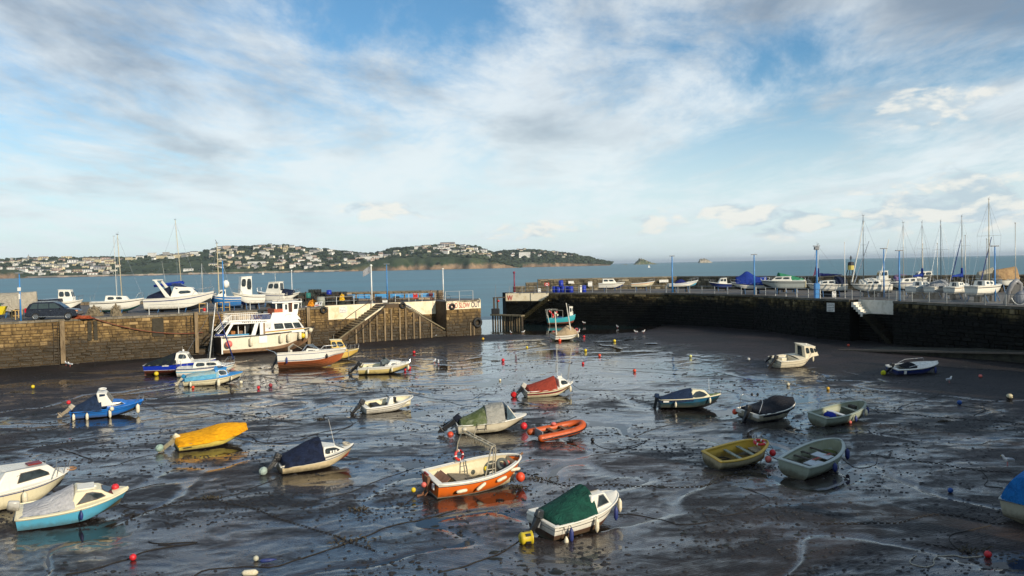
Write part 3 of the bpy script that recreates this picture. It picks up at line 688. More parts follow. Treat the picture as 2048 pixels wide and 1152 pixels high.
for px, py, w, h, lb in ((1142, 564.5, .9, .45, 'small white plate on the sea wall right of the blue barrels'), (1180, 568, .7, .8, 'square white notice on the pale end of the sea wall'), (1327, 562, 1.5, .45, 'long white nameplate on the dark sea wall behind the moored cruiser')):
    p = GD(px, py, 131.85 if px < 1300 else 132.3); notice(p - Vector((0, .28, 0)), Vector((1, .02)), None, w, h, 2, label=lb)
# slipway under the right quay
sl = MB().hexa([(43.5, 62, -.1), (29.6, 77.6, -.1), (33.0, 79.8, -.1), (46, 64, -.1), (43.5, 62, 1.15), (31.5, 76.6, .16), (35.5, 79.5, .16), (46, 64, 1.25)])
tag(build(sl, 'slipway', mat('weedy_slip', (.035, .032, .018), .75, scale=1.5, col2=(.012, .012, .008), bump=.6, bscale=6)), 'dark weedy stone slipway rising beside the right quay', 'slipway')
build(MB().bar((43.3, 61.9, 1.2), (31.3, 76.5, .2), .3, .16), 'kerb', mat('slip_kerb', (.11, .09, .07), .8), bpy.data.objects['slipway'])
# quay that the view is taken from, and the harbour-side houses whose shadow lies on the near mud
nq = tag(build(prismz([(-70, 5), (58, 5), (58, -60), (-70, -60)], -2, QZ), 'near_quay', CORE_L), 'stone quay on the town side below the viewpoint', 'quay')
# ================================================================== FAR SHORE
def interp(tab, x): return np.interp(x, [a for a, _ in tab], [b for _, b in tab])
def hor(px): return 531 - (px - 1024) * 0.0208
RIDGE = [(-260, 524), (-100, 522), (0, 521), (60, 517), (120, 520), (200, 516), (270, 517), (320, 511), (360, 510), (400, 507), (430, 500), (480, 496), (550, 492), (600, 496), (640, 502), (700, 506), (740, 508), (770, 503), (790, 498), (850, 494), (900, 491), (950, 493), (968, 499), (985, 507), (1005, 515), (1022, 524), (1040, 531)]
SHORE = [(-260, 561), (0, 556), (60, 556), (100, 552.5), (250, 549), (480, 545.5), (700, 541), (850, 538), (1000, 535.5), (1040, 531)]
RIDGE2 = [(960, 512), (985, 507), (1000, 504), (1050, 501), (1100, 504), (1150, 510), (1185, 518), (1205, 523), (1222, 526.4)]
def shore_land(name, ridge, D0, D1, x0, x1, nx, ny, seed, cliff):
    px = np.linspace(x0, x1, nx); yr = interp(ridge, px)
    t = np.linspace(0, 1.25, ny)
    H1 = (hor(px) - yr) / FPX * D1 + EYE
    Dm = D0 + (D1 - D0) * t[:, None] + 0 * px[None, :]
    Dm = Dm + 55 * fbm(px[None, :] / 90, 0 * t[:, None] + seed, 4, seed) * (1 - np.minimum(t, 1))[:, None]
    Xm = (px[None, :] - 1024) / FPX * Dm * 1.0
    prof = np.where(t < 1, t ** 0.85, 1 - (t - 1) * 1.6)[:, None]
    cl = cliff(px)[None, :]
    prof = np.maximum(prof, np.where(t[:, None] < 1, cl * (1 - np.exp(-t[:, None] * 28)), 0))
    Z = H1[None, :] * prof
    Z = Z + (fbm(Xm / 210, Dm / 210, 5, seed + 3) * 9) * np.clip(t * 6, 0, 1)[:, None] * np.clip(H1 / 60, 0, 1)[None, :]
    Z[0, :] = -3; Z = np.where(np.abs(t[:, None] - 1) < .02, H1[None, :] * .985, Z)
    return px, t, Xm, Dm, Z
def landmat(name):
    m = bpy.data.materials.new(name); m.use_nodes = True; t = NT(m.node_tree); t.n.clear()
    g = t.new('ShaderNodeNewGeometry'); pos = g.outputs['Position']; sp = t.new('ShaderNodeSeparateXYZ', {0: pos}).outputs; nz = t.new('ShaderNodeSeparateXYZ', {0: g.outputs['Normal']}).outputs[2]
    n = t.noise(pos, 0.008, 6, 0.6); n2 = t.noise(pos, 0.03, 5, 0.65)
    c = t.mix(t.ramp(n, 0.40, 0.62), (0.046, 0.062, 0.034), (0.070, 0.088, 0.046))
    c = t.mix(t.ramp(n2, 0.50, 0.64), c, (0.028, 0.045, 0.022))
    rock = t.mix(t.ramp(n2, .35, .65), (0.29, 0.20, 0.125), (0.16, 0.11, 0.075))
    e = t.math('ADD', sp[2], t.math('MULTIPLY', t.math('SUBTRACT', n2, .5), 36.0))
    low = t.math('MULTIPLY', t.ramp(e, 22, 5), t.ramp(sp[0], -620, -440)); low = t.math('MAXIMUM', low, t.ramp(e, 5, 2))
    low = t.math('MAXIMUM', low, t.math('MULTIPLY', t.ramp(e, 26, 10), t.ramp(sp[0], -1830, -1880)))
    c = t.mix(low, c, rock)
    b = t.new('ShaderNodeBsdfPrincipled', {'Base Color': c, 'Roughness': .95, 'Specular IOR Level': .1})
    t.new('ShaderNodeOutputMaterial', {0: b}); return m
LAND = landmat('hill_ground')
D0, D1 = 2950.0, 3500.0
cliff1 = lambda p: 0.34 * sm(p, 690, 760) * (1 - sm(p, 1010, 1040)) + .25 * (1 - sm(p, 30, 75)) + 0.16
A1 = shore_land('hills', RIDGE, D0, D1, -260, 1040, 420, 60, 5, cliff1)
struct(link('hills', gridmesh('hills', A1[2], A1[3], A1[4], LAND)))
D2, D3 = 3600.0, 4000.0
A2 = shore_land('headland', RIDGE2, D2, D3, 960, 1222, 160, 40, 9, lambda p: 0.30 + 0 * p)
struct(link('headland', gridmesh('headland', A2[2], A2[3], A2[4], LAND)))
def land_at(A, px, t):
    P_, T_, X_, Dm, Z_ = A; i = min(len(P_) - 1, max(0, int(round((px - P_[0]) / (P_[1] - P_[0]))))); j = min(len(T_) - 1, int(round(t / (T_[1] - T_[0]))))
    return X_[j, i], Dm[j, i], Z_[j, i]
# woods: one mass of crowns
def crowns(A, n, seed, dens, name, lb, smin=4.5, smax=9.5):
    g = np.random.default_rng(seed); P_, T_, X_, Dm, Z_ = A
    i = g.integers(0, len(P_), n); j = g.integers(1, int(len(T_) * .82), n)
    top = g.random(n) < .16; j[top] = int(round(1.0 / (T_[1] - T_[0])))
    x, y, z, px, t = X_[j, i] + g.normal(0, 3, n), Dm[j, i] + g.normal(0, 4, n), Z_[j, i], P_[i], T_[j]
    k = dens(px, t, x, y, g.random(n)); x, y, z = x[k], y[k], z[k]; n = len(x)
    s = g.uniform(smin, smax, n) * g.uniform(.6, 1.15, n)
    ph = (1 + 5 ** .5) / 2
    iv = np.array([(-1, ph, 0), (1, ph, 0), (-1, -ph, 0), (1, -ph, 0), (0, -1, ph), (0, 1, ph), (0, -1, -ph), (0, 1, -ph), (ph, 0, -1), (ph, 0, 1), (-ph, 0, -1), (-ph, 0, 1)]) / 1.9
    fc = np.array([(0, 11, 5), (0, 5, 1), (0, 1, 7), (0, 7, 10), (0, 10, 11), (1, 5, 9), (5, 11, 4), (11, 10, 2), (10, 7, 6), (7, 1, 8), (3, 9, 4), (3, 4, 2), (3, 2, 6), (3, 6, 8), (3, 8, 9), (4, 9, 5), (2, 4, 11), (6, 2, 10), (8, 6, 7), (9, 8, 1)])
    V = iv[None] * s[:, None, None] * g.uniform(.65, 1.35, (n, 12, 1)) * np.array([1.15, 1.0, .72]) + np.stack([x, y, z + s * .35], -1)[:, None, :]
    F = (fc[None] + (np.arange(n) * 12)[:, None, None]).reshape(-1, 3)
    me = bpy.data.meshes.new(name); me.from_pydata(V.reshape(-1, 3).tolist(), [], F.tolist()); me.materials.append(TREEM)
    o = tag(link(name, me), lb, 'woodland'); o['kind'] = 'stuff'; return o
TREEM = mat('far_foliage', (0.048, 0.062, 0.036), 0.95, scale=.02, col2=(0.030, 0.040, 0.028), island=.45, spec=.1)
def dn1(px, t, x, y, r):
    d = 0.40 + 0.5 * (fbm(x / 160, y / 160, 3, 90) > -.1) * 1.0
    green = (px > 215) & (px < 425) & (t < .48); d = np.where(green, .04, d)
    d = np.where((px > 700) & (px < 1000) & (t < .10), .05, d); d = np.where((px < 60) & (t < .2), .03, d); d = np.where(t < .05, .02, d)
    d = np.where((px < 420) & (t < .9) & ~green, d * .42, d)
    return r < d
crowns(A1, 9500, 3, dn1, 'woodland', 'dark wooded slopes between the houses across the bay')
crowns(A2, 2600, 4, lambda px, t, x, y, r: (r < .62) & (t > .1), 'headland_wood', 'dark scrub and trees on the far right headland', 5, 10)
# houses: every one a thing
HW = [mat('far_cream', (.72, .66, .50), .8, scale=.05), mat('far_white', (.80, .78, .72), .8, scale=.05), mat('far_yellow', (.66, .56, .34), .8, scale=.05), mat('far_grey', (.42, .40, .37), .8, scale=.05), mat('far_pink', (.55, .42, .34), .8, scale=.05)]
HWN = ['cream', 'white', 'yellowish', 'grey', 'pinkish']
HRF = [mat('far_slate', (.16, .16, .17), .8, scale=.05), mat('far_tile', (.26, .16, .12), .8, scale=.05), mat('far_flat', (.40, .38, .35), .8, scale=.05)]
HRN = ['slate', 'tiled', 'flat']
FG = mat('far_window', (.05, .06, .07), .25)
def house_meshes(w, d, h, wi, ri, nwin, floors):
    key = ('house', w, d, h, wi, ri)
    if key in MATS: return MATS[key]
    a = MB().box((0, 0, h / 2 - 3), (w, d, h + 6)).mesh('wall', HW[wi])
    if ri == 2: r = MB().box((0, 0, h + .4), (w + .8, d + .8, .8)).mesh('roof', HRF[2])
    else:
        rh = d * .28; r = MB().add([(-w / 2 - .5, -d / 2 - .6, h), (w / 2 + .5, -d / 2 - .6, h), (w / 2 + .5, d / 2 + .6, h), (-w / 2 - .5, d / 2 + .6, h), (-w / 2 + 1, 0, h + rh), (w / 2 - 1, 0, h + rh)], [(0, 1, 5, 4), (2, 3, 4, 5), (0, 4, 3), (1, 2, 5), (3, 2, 1, 0)]).mesh('roof', HRF[ri])
    g = MB()
    for f in range(floors):
        for i in range(nwin): g.box((-w / 2 + w * (i + .5) / nwin, -d / 2 - .08, h * (f + .55) / floors), (w / nwin * .45, .12, h / floors * .5))
    gm = g.mesh('windows', FG); MATS[key] = (a, r, gm); return MATS[key]
def house(x, y, z, w, d, h, wi, ri, label, group, name='house', nwin=4, floors=2, rz=0.0, big=False):
    a, r, g = house_meshes(round(w), round(d), round(h), wi, ri, nwin, floors)
    e = tag(empty(name, (x, y, z), (0, 0, rz)), label, 'building' if big else 'house', group)
    link('wall', a, e); link('roof', r, e); q = link('window_panes', g, e); q['kind'] = 'stuff'; return e
hr = random.Random(21); placed = []
def put(A, D_, px, t, w, h, wi, ri, zone, big=False, grp=None, nwin=4, floors=2, name='house', label=None):
    x, y, z = land_at(A, px, t)
    if z < 1.0: z = 1.0
    lb = label or '%s %s %s roofed %s house %s' % ('low' if h < 7 else 'tall' if h > 8 else 'plain', HWN[wi], HRN[ri], 'narrow' if w < 18 else 'broad' if w < 28 else 'long', zone)
    placed.append((x, y)); return house(x, y - 6, z, w, 11, h, wi, ri, lb, grp, name, nwin, floors, hr.uniform(-.5, .5) * (0 if big else 1), big)
ZN = [(0, 240, 'in the far left low town across the bay', 84), (240, 425, 'along the crest above the green slope across the bay', 14), (425, 640, 'on the highest wooded hill across the bay', 86), (640, 770, 'in the saddle between the two hills', 30), (770, 985, 'on the second hill above the orange cliffs', 56)]
for z0_, z1_, zn, cnt in ZN:
    got = 0; tries = 0
    while got < cnt and tries < 4000:
        tries += 1; px = hr.uniform(z0_, z1_)
        t = hr.uniform(.08, .95)
        if 240 < px < 425: t = hr.uniform(.75, 1.0)
        if px > 785: t = hr.uniform(.36, .98)
        x, y, z = land_at(A1, px, t)
        if any(abs(x - a) < 15 and abs(y - b) < 34 for a, b in placed): continue
        w = hr.choice([14, 17, 22, 30] if px > 240 else [18, 24, 32, 40]); put(A1, D1, px, t, w, hr.choice([6, 7, 9]), hr.choices(range(5), (4, 5, 2, 2, 1))[0], hr.choices(range(3), (4, 2, 2))[0], zn, grp='houses ' + zn)
        got += 1
got = 0
while got < 28:
    px = hr.uniform(1000, 1150); t = hr.uniform(.55, 1.0); x, y, z = land_at(A2, px, t)
    if any(abs(x - a) < 13 and abs(y - b) < 20 for a, b in placed): got += .2; continue
    put(A2, D3, px, t, hr.choice([14, 18]), 7, hr.choice([0, 1, 1, 3]), hr.choice([0, 1]), 'near the crest of the far right headland', grp='houses on the headland'); got += 1
BIG = [(308, .93, 34, 17, 1, 2, 'tall white apartment block on the crest above the green slope', 8, 5), (337, .93, 26, 16, 3, 2, 'grey topped apartment block right of the tall white one', 6, 4), (283, .90, 30, 12, 1, 0, 'white crescent shaped hotel left of the tall apartment block', 8, 3),
       (262, .82, 26, 10, 2, 0, 'yellow villa at the left end of the crest above the green slope', 6, 2), (325, .80, 44, 10, 2, 0, 'long yellow terrace under the tall white apartment block', 12, 3), (365, .82, 56, 11, 2, 0, 'long cream terrace at the right of the green slope crest', 14, 3), (391, .90, 32, 13, 1, 0, 'white gabled hotel near the hill foot', 8, 3), (345, .78, 30, 9, 1, 2, 'plain white block between the cream terraces', 8, 2),
       (200, .62, 24, 13, 2, 0, 'yellow gabled hotel facing the bay left of the green slope', 6, 3), (222, .62, 34, 12, 2, 0, 'wide yellow hotel beside the green slope', 9, 3), (165, .60, 26, 11, 0, 0, 'cream terrace end house above the beach', 7, 3), (182, .62, 16, 10, 1, 1, 'narrow white guest house between two yellow hotels', 4, 3),
       (456, .90, 30, 13, 4, 2, 'brick coloured block on the shoulder of the highest hill', 8, 4), (530, .60, 42, 12, 1, 2, 'big white hotel halfway up the highest hill', 11, 3), (515, .26, 66, 10, 1, 2, 'long white hall low by the water below the highest hill', 16, 2), (478, .26, 20, 14, 4, 2, 'reddish stone tower block low by the water', 5, 4), (617, .62, 22, 14, 3, 2, 'grey apartment tower at the right of the highest hill', 5, 5), (632, .60, 18, 12, 4, 2, 'pinkish apartment tower in the saddle', 4, 4),
       (620, .40, 22, 13, 1, 2, 'white slab block low at the right of the highest hill', 6, 4), (634, .36, 40, 8, 1, 2, 'long low white block above the shore road', 10, 2), (700, .78, 40, 9, 1, 0, 'white gabled terrace in the saddle, left of its pair', 10, 2), (722, .78, 36, 9, 1, 0, 'white gabled terrace in the saddle, right of its pair', 10, 2), (745, .52, 92, 13, 1, 2, 'largest long white hotel above the shore between the hills', 22, 3),
       (705, .34, 34, 12, 0, 1, 'cream hotel just above the shore between the hills', 8, 3), (752, .30, 50, 7, 3, 2, 'low grey terrace under the largest white hotel', 12, 2), (896, .97, 64, 12, 4, 0, 'long reddish hotel on the summit of the second hill', 16, 3), (880, .70, 40, 7, 1, 2, 'long low white house on the second hill', 8, 1), (935, .72, 44, 6, 1, 2, 'long low white terrace near the right end of the second hill', 8, 1),
       (198, .10, 60, 8, 3, 2, 'long grey seafront pavilion with a sloping roof by the beach', 12, 2), (219, .10, 18, 6, 1, 2, 'small white seafront block by the pavilion', 4, 2), (378, .12, 34, 6, 1, 2, 'white seafront building with a rounded tower end', 6, 1)]
for px, t, w, h, wi, ri, lb, nw, fl in BIG: put(A1, D1, px, t, w, h, wi, ri, '', True, None, nw, fl, 'hotel', lb)
put(A2, D3, 1050, .48, 54, 22, 1, 2, '', True, None, 12, 5, 'hotel', 'big bright white hotel alone on the far right headland')
for px, h, lb in ((24, 20, 'square church tower on the far left skyline'), (60, 24, 'thin church spire on the far left skyline')):
    x, y, z = land_at(A1, px, .98); e = tag(empty('church', (x, y, z)), lb, 'church')
    build(MB().box((0, 0, h / 2 - 3), (8 if px < 40 else 6, 8, h if px < 40 else h * .5)), 'tower', HW[3], e)
    if px > 40: build(MB().lathe([(4, h * .2), (2, h * .6), (.2, h)], n=6), 'spire', HRF[0], e)
    else: build(MB().box((0, 0, h - 6), (8.6, 8.6, 1)), 'parapet', HW[3], e)
# shore road and beach wall
for (A_, D_, x0, x1, nm) in ((A1, D1, 60, 680, 'seafront'),):
    b = MB(); 
    for px in range(x0, x1, 10):
        a = land_at(A_, px, .03); c = land_at(A_, px + 10, .03)
        b.bar((a[0], a[1] - 8, 3.2), (c[0], c[1] - 8, 3.2), 3, 5)
    struct(build(b, 'seafront_road', mat('far_seawall', (.33, .27, .22), .9, scale=.03)))
# islands
def island(px0, px1, prof, D, name, lb, m):
    g = np.random.default_rng(int(px0)); n = 40; xs = np.linspace(px0, px1, n); hh = np.interp(xs, [a for a, _ in prof], [b for _, b in prof])
    r = []; hwid = (px1 - px0) / FPX * D / 2
    for k in range(13):
        t = k / 12; rowp = []
        for i in range(n):
            h = hh[i] / FPX * D; x = (xs[i] - 1024) / FPX * D; a = math.sin(math.pi * t); z = h * (a ** .35 if 0 < t < 1 else 0) * (1 + .14 * g.standard_normal()) - 1.5
            rowp.append((x, D + (t - .5) * hwid * 1.2, z))
        r.append(rowp)
    return tag(build(MB().grid(r), name, m), lb, 'island')
ROCK = mat('island_rock', (.42, .36, .28), .95, scale=.05, col2=(.10, .11, .06)); ROCKG = mat('island_green', (.10, .12, .06), .95, scale=.05, col2=(.30, .24, .18))
island(1268, 1316, [(1268, 0), (1273, 5), (1280, 11), (1290, 9), (1300, 5), (1309, 2.5), (1316, 0)], 4300, 'rocky_island', 'green humped rocky island on the horizon', ROCKG)
island(1398, 1426, [(1398, 0), (1400, 7), (1410, 8), (1417, 6), (1426, 0)], 5200, 'rocky_island', 'small pale flat topped rock island on the horizon', ROCK)
island(1244, 1260, [(1244, 0), (1252, 1.6), (1260, 0)], 4200, 'sea_rock', 'tiny low rock left of the green island', ROCKG)
def yawl(px, D, s, lb):
    e = tag(empty('sailing_boat', GX(px, D, -.3)), lb, 'boat')
    build(MB().hexa([(-s * .4, -s * .1, 0), (s * .4, -s * .1, 0), (s * .4, s * .1, 0), (-s * .4, s * .1, 0), (-s * .45, -s * .13, s * .14), (s * .55, -s * .03, s * .16), (s * .55, s * .03, s * .16), (-s * .45, s * .13, s * .14)]), 'hull', WHITEP, e)
    build(MB().add([(0, 0, s * .2), (-s * .4, 0, s * .2), (0, 0, s * 1.3), (.05 * s, 0, s * .2), (s * .45, 0, s * .2), (.05 * s, 0, s * 1.1), (0, .04 * s, s * .2), (-s * .4, .04 * s, s * .2)], [(0, 1, 2), (3, 4, 5), (6, 2, 7)]), 'sail', WHITEP, e)
yawl(1298, 1500, 4.5, 'small white sailing boat on the sea below the green island')
yawl(1186 - 660, 1900, 6, 'tiny white boat on the bay below the highest hill')
# ================================================================== BOAT BUILDING KIT
GLASS = glass(); BLK = mat('black_plastic', (.015, .016, .018), .35); GREYP = mat('grey_plastic', (.22, .23, .24), .45); STEEL = mat('stainless', (.55, .55, .54), .25, metal=.9)
GEL = hullpaint('white_gelcoat', (.74, .71, .62)); GELC = hullpaint('cream_gelcoat', (.72, .65, .44)); GELG = hullpaint('grey_gelcoat', (.40, .43, .40), grime=.5)
WOODB = mat('boat_wood', (.20, .10, .045), .55, scale=5, streak=False, island=.2); ROPE = mat('pale_rope', (.42, .38, .30), .9, scale=30); ROPED = mat('dark_rope', (.018, .015, .012), .8, scale=30)
FEND = mat('white_fender', (.72, .66, .50), .5, scale=12, col2=(.5, .42, .25)); FENB = mat('navy_fender', (.02, .035, .16), .5); ORB = mat('orange_buoy', (.70, .075, .025), .45, scale=8); REDB = mat('red_buoy', (.62, .02, .03), .45, scale=8, col2=(.4, .02, .02)); YELB = mat('yellow_buoy', (.70, .52, .02), .45, scale=8)
PINKB = mat('pink_buoy', (.70, .15, .12), .5)
import mathutils
def oct8(u0, u1, v0, v1, r=.28):
    du, dv = (u1 - u0) * r, (v1 - v0) * r; q = min(du, dv * 1.0)
    return [(u0 + du * .6, v0), (u1 - du * .6, v0), (u1, v0 + dv), (u1, v1 - dv), (u1 - du * .6, v1), (u0 + du * .6, v1), (u0, v1 - dv), (u0, v0 + dv)]
def window(parent, quad, u0, u1, v0, v1, m=None, frame=None, r=.28, name='window', th=.012, poly=None):
    """pane let into a frame on the face quad (a,b,c,d: lower-left, lower-right, upper-right, upper-left seen from outside)"""
    a, b, c, d = (Vector(p) for p in quad); n = (b - a).cross(d - a).normalized()
    def P(u, v): return (a * (1 - u) + b * u) * (1 - v) + (d * (1 - u) + c * u) * v
    def plate(pl, d0, d1):
        k = len(pl); q = MB(); q.v = [tuple(P(u, v) + n * d0) for u, v in pl] + [tuple(P(u, v) + n * d1) for u, v in pl]
        q.f = [tuple(range(k, 2 * k))] + [(i, (i + 1) % k, k + (i + 1) % k, k + i) for i in range(k)]; return q
    pl = poly or oct8(u0, u1, v0, v1, r)
    if frame:
        g = .035 / max(.2, (b - a).length); gv = .035 / max(.2, (d - a).length); cu = sum(u for u, v in pl) / len(pl); cv = sum(v for u, v in pl) / len(pl)
        fr = build(plate([(u + math.copysign(g, u - cu), v + math.copysign(gv, v - cv)) for u, v in pl], 0, th * .6), name, frame, parent)
        build(plate(pl, 0, th), 'pane', m or GLASS, fr); return fr
    return build(plate(pl, 0, th), name, m or GLASS, parent)
class Boat:
    def __init__(s, name, label, group=None, key=None, pos=None, head=0, L=5, B=1.8, hs=.6, hb=1.0, kind='v', heel=0, trim=0, rake=.5, tw=.86, full=.8, dead=.16, sink=.03, cat='boat', fore=.55, midsag=.0, chw=.86):
        s.kind = kind
        if key:
            x, y, h, l = PLACE[key]; s.L = l; s.head = h
            zz_ = [mz(x + math.cos(h) * l * t, y + math.sin(h) * l * t) for t in (.1, .4, .7)]
            pos = (x, y, max(POOL - .05, sum(zz_) / 3) - sink)
        else: s.L = L; s.head = head
        s.B, s.hs, s.hb, s.rake, s.tw, s.full, s.dead, s.fore, s.sag, s.chw = B, hs, hb, rake, tw, full, dead, fore, midsag, chw
        s.root = tag(empty(name, pos, (R(heel), R(-trim), s.head)), label, cat, group)
        s.desc = label
    def b(s, t):
        if t < .42: f = s.tw + (1 - s.tw) * math.sin(math.pi / 2 * t / .42)
        else: f = max(0.0, 1 - ((t - .42) / .58) ** (1.9 + s.full * .6)) ** (.62 + .3 * (1 - s.full))
        return s.B / 2 * f
    def zs(s, t): return s.hs + (s.hb - s.hs) * (t ** 2.0) - s.sag * math.sin(math.pi * min(1, t * 1.2)) * .5
    def zk(s, t): return 0 if t < s.fore else s.zs(1) * .42 * ((t - s.fore) / (1 - s.fore)) ** 2.4
    def P(s, t, k, side=1, out=0.0):
        zk, zs, b = s.zk(t), s.zs(t), s.b(t)
        if s.kind == 'v':
            sc = .38; zc = zk + (s.dead + .25 * (zs - zk) * max(0, (t - .4) / .6) ** 1.5) * (1 if t < .999 else .6); zc = min(zc, zk + (zs - zk) * .6); bc = b * (s.chw - .42 * max(0, (t - .55) / .45) ** 1.6)
            if k <= sc: q = k / sc; y, z = bc * q, zk + (zc - zk) * q ** 1.15
            else: q = (k - sc) / (1 - sc); y, z = bc + (b - bc) * (q ** .8), zc + (zs - zc) * q
        else:
            a = k * math.pi / 2; y = b * math.sin(a) ** (.62 + .55 * max(0, (t - .4) / .6)); z = zk + (zs - zk) * (1 - math.cos(a) ** .95) ** (1.15)
        hfr = (z - 0) / max(.01, s.hb); x = s.L * t - s.rake * (1 - min(1, hfr)) * max(0, (t - .5) / .5) ** 1.6 - (0.0 if t > .02 else -.06 * (1 - min(1, z / max(.01, s.hs))))
        return Vector((x, side * (y + out), z))
    def ts(s, t0=0, t1=1, n=22): return [t0 + (t1 - t0) * (1 - (1 - i / n) ** 1.35) for i in range(n + 1)]
    def bands(s, lst):
        """lst = [(name, k0, k1, material, out)] along the section, keel to sheer"""
        for nm, k0, k1, m, out in lst:
            mb = MB(); T = s.ts(); ks = [k0 + (k1 - k0) * i / 6 for i in range(7)]
            if s.kind == 'v' and k0 < .38 < k1: ks = sorted(set(ks + [.38]))
            for sd in (1, -1):
                rows = [[s.P(t, k, sd, out if k > 0 else 0) for k in ks] for t in T]
                if sd == 1: rows = [r[::-1] for r in rows]
                mb.grid(rows)
            # transom slice
            mb.grid([[s.P(0, k, 1, out * .2), s.P(0, k, -1, out * .2)] for k in ks])
            build(mb, nm, m, s.root, smooth=True, fix=True)
        return s
    def gunwale(s, m, r=.035, t0=0, name='rubbing_strake', k=1.0, tr=True, out=.012):
        T = s.ts(t0, 1, 20); pts = [s.P(t, k, 1, out) for t in T[:-1]] + [s.P(1, k, 1, 0)] + [s.P(t, k, -1, out) for t in T[:-1]][::-1]
        mb = MB()
        if tr and t0 == 0: mb.loop(pts, r, 6)
        else: mb.tube(pts, r, 6)
        build(mb, name, m, s.root, smooth=True); return s
    def deck(s, t0, t1, m, camber=.06, name='deck', dz=.0, inset=.01):
        rows = []
        for t in s.ts(t0, t1, 12):
            b = max(0.005, s.b(t) - inset); x = s.P(t, 1).x; rows.append([(x, b * a, s.zs(t) + dz + camber * (1 - a * a)) for a in (-1, -.6, -.2, .2, .6, 1)])
        build(MB().grid(rows), name, m, s.root, smooth=True); return s
    def well(s, t0, t1, zf, m, w=.12, mg=None, name='cockpit', thwarts=(), fl=None):
        """open cockpit: inner sides, sole, ends and capping"""
        T = s.ts(t0, t1, 14); mb = MB(); cap = MB()
        for sd in (1, -1):
            r = []; c = []
            for t in T:
                b = s.b(t); x = s.P(t, 1).x; bi = max(.03, b - w); z = s.zs(t); bf = max(.02, bi * .82)
                r.append([Vector((x, sd * bi, z + .012)), Vector((x, sd * bi, z - .08)), Vector((x, sd * (bi * .5 + bf * .5 - .01), (z + zf) / 2)), Vector((x, sd * bf, zf)), Vector((x, 0, zf))])
                c.append([Vector((x, sd * (b + .012), z)), Vector((x, sd * (b - .01), z + .03)), Vector((x, sd * bi, z + .03)), Vector((x, sd * bi, z))])
            mb.grid(r); cap.grid(c)
        for t in (T[0], T[-1]):
            b = max(.03, s.b(t) - w); x = s.P(t, 1).x; z = s.zs(t)
            mb.add([(x, b, z), (x, -b, z), (x, -b * .82, zf), (x, b * .82, zf)], [(0, 1, 2, 3)])
        x0 = s.P(t0, 1).x; b0 = s.b(t0)
        if t0 < .08: cap.hexa([(-.02, -b0, s.hs - .03), (x0 + .03, -b0, s.hs - .03), (x0 + .03, b0, s.hs - .03), (-.02, b0, s.hs - .03), (-.02, -b0, s.hs + .032), (x0 + .03, -b0, s.hs + .032), (x0 + .03, b0, s.hs + .032), (-.02, b0, s.hs + .032)])
        build(mb, name, m, s.root); build(cap, 'gunwale', mg or m, s.root)
        for t, wd, mt in thwarts:
            x = s.L * t; b = s.b(t) - w; z = s.zs(t) - .16
            build(MB().box((x, 0, z), (wd, 2 * b, .035)), 'thwart', mt, s.root)
        return s
    def cover(s, t0, t1, hf, m, over=.10, p=1.6, n=26, seed=1, name='tarpaulin', out=.04, amp=.02, fold=.05, ends=True):
        rows = []; A = [-1, -.93, -.82, -.68, -.52, -.36, -.18, 0, .18, .36, .52, .68, .82, .93, 1]
        for i in range(n + 1):
            u = i / n; t = t0 + (t1 - t0) * u; b = max(.03, s.b(t)) + out; x = s.P(t, 1).x; z = s.zs(t); h = hf(u); r = []
            def nz(y, zz): q = mathutils.noise.noise(Vector((x * 1.3 + seed * 7, y * 1.5, zz))) + .5 * mathutils.noise.noise(Vector((x * 4.5 + seed, y * 3, 2))); return q * amp
            ov = over * (1 + .5 * mathutils.noise.noise(Vector((x * 2, seed, 0))))
            r.append((x, -b - .01 - .015 * math.sin(x * 9), z - ov))
            for a in A: zz = z + .02 + h * (1 - abs(a) ** p) + nz(a * b, h) - fold * h * abs(math.sin(a * 3.2 + x * 1.2)) * (1 - abs(a)) * .4; r.append((x, a * b, zz))
            r.append((x, b + .01 + .015 * math.sin(x * 8), z - ov)); rows.append(r)
        if ends:
            f, l = rows[0], rows[-1]; z0_ = s.zs(t0) - over; z1_ = s.zs(t1) - over * .2
            rows = [[(x - .05, y, min(z, z0_)) for x, y, z in f]] + rows + [[(x + .04, y, min(z, z1_)) for x, y, z in l]]
        return build(MB().grid(rows), name, m, s.root, smooth=True)
    def cabin(s, x0, x1, w0, w1, xt0, xt1, v0, v1, zt0, zt1, m, zb0=None, zb1=None, side=(), front=(), back=(), roof=None, frame=None, bev=.05, ov=.05, name='cabin', pane=None):
        """tapered house; side windows as (u0,u1,v0,v1) from aft to fore"""
        z0 = s.zs(x0 / s.L) - .03 if zb0 is None else zb0; z1 = s.zs(min(1, x1 / s.L)) - .03 if zb1 is None else zb1
        c = [(x0, -w0, z0), (x1, -w1, z1), (x1, w1, z1), (x0, w0, z0), (xt0, -v0, zt0), (xt1, -v1, zt1), (xt1, v1, zt1), (xt0, v0, zt0)]
        o = build(MB().hexa(c), name, m, s.root, smooth=True, bevel=bev, fix=True)
        if roof: build(MB().hexa([(xt0 - ov, -v0 - ov, zt0), (xt1 + ov, -v1 - ov * .6, zt1), (xt1 + ov, v1 + ov * .6, zt1), (xt0 - ov, v0 + ov, zt0), (xt0 - ov, -v0 - ov * .5, zt0 + .05), (xt1 + ov * .6, -v1, zt1 + .05), (xt1 + ov * .6, v1, zt1 + .05), (xt0 - ov, v0 + ov * .5, zt0 + .05)]), 'roof', roof, s.root, smooth=True, bevel=.02, fix=True)
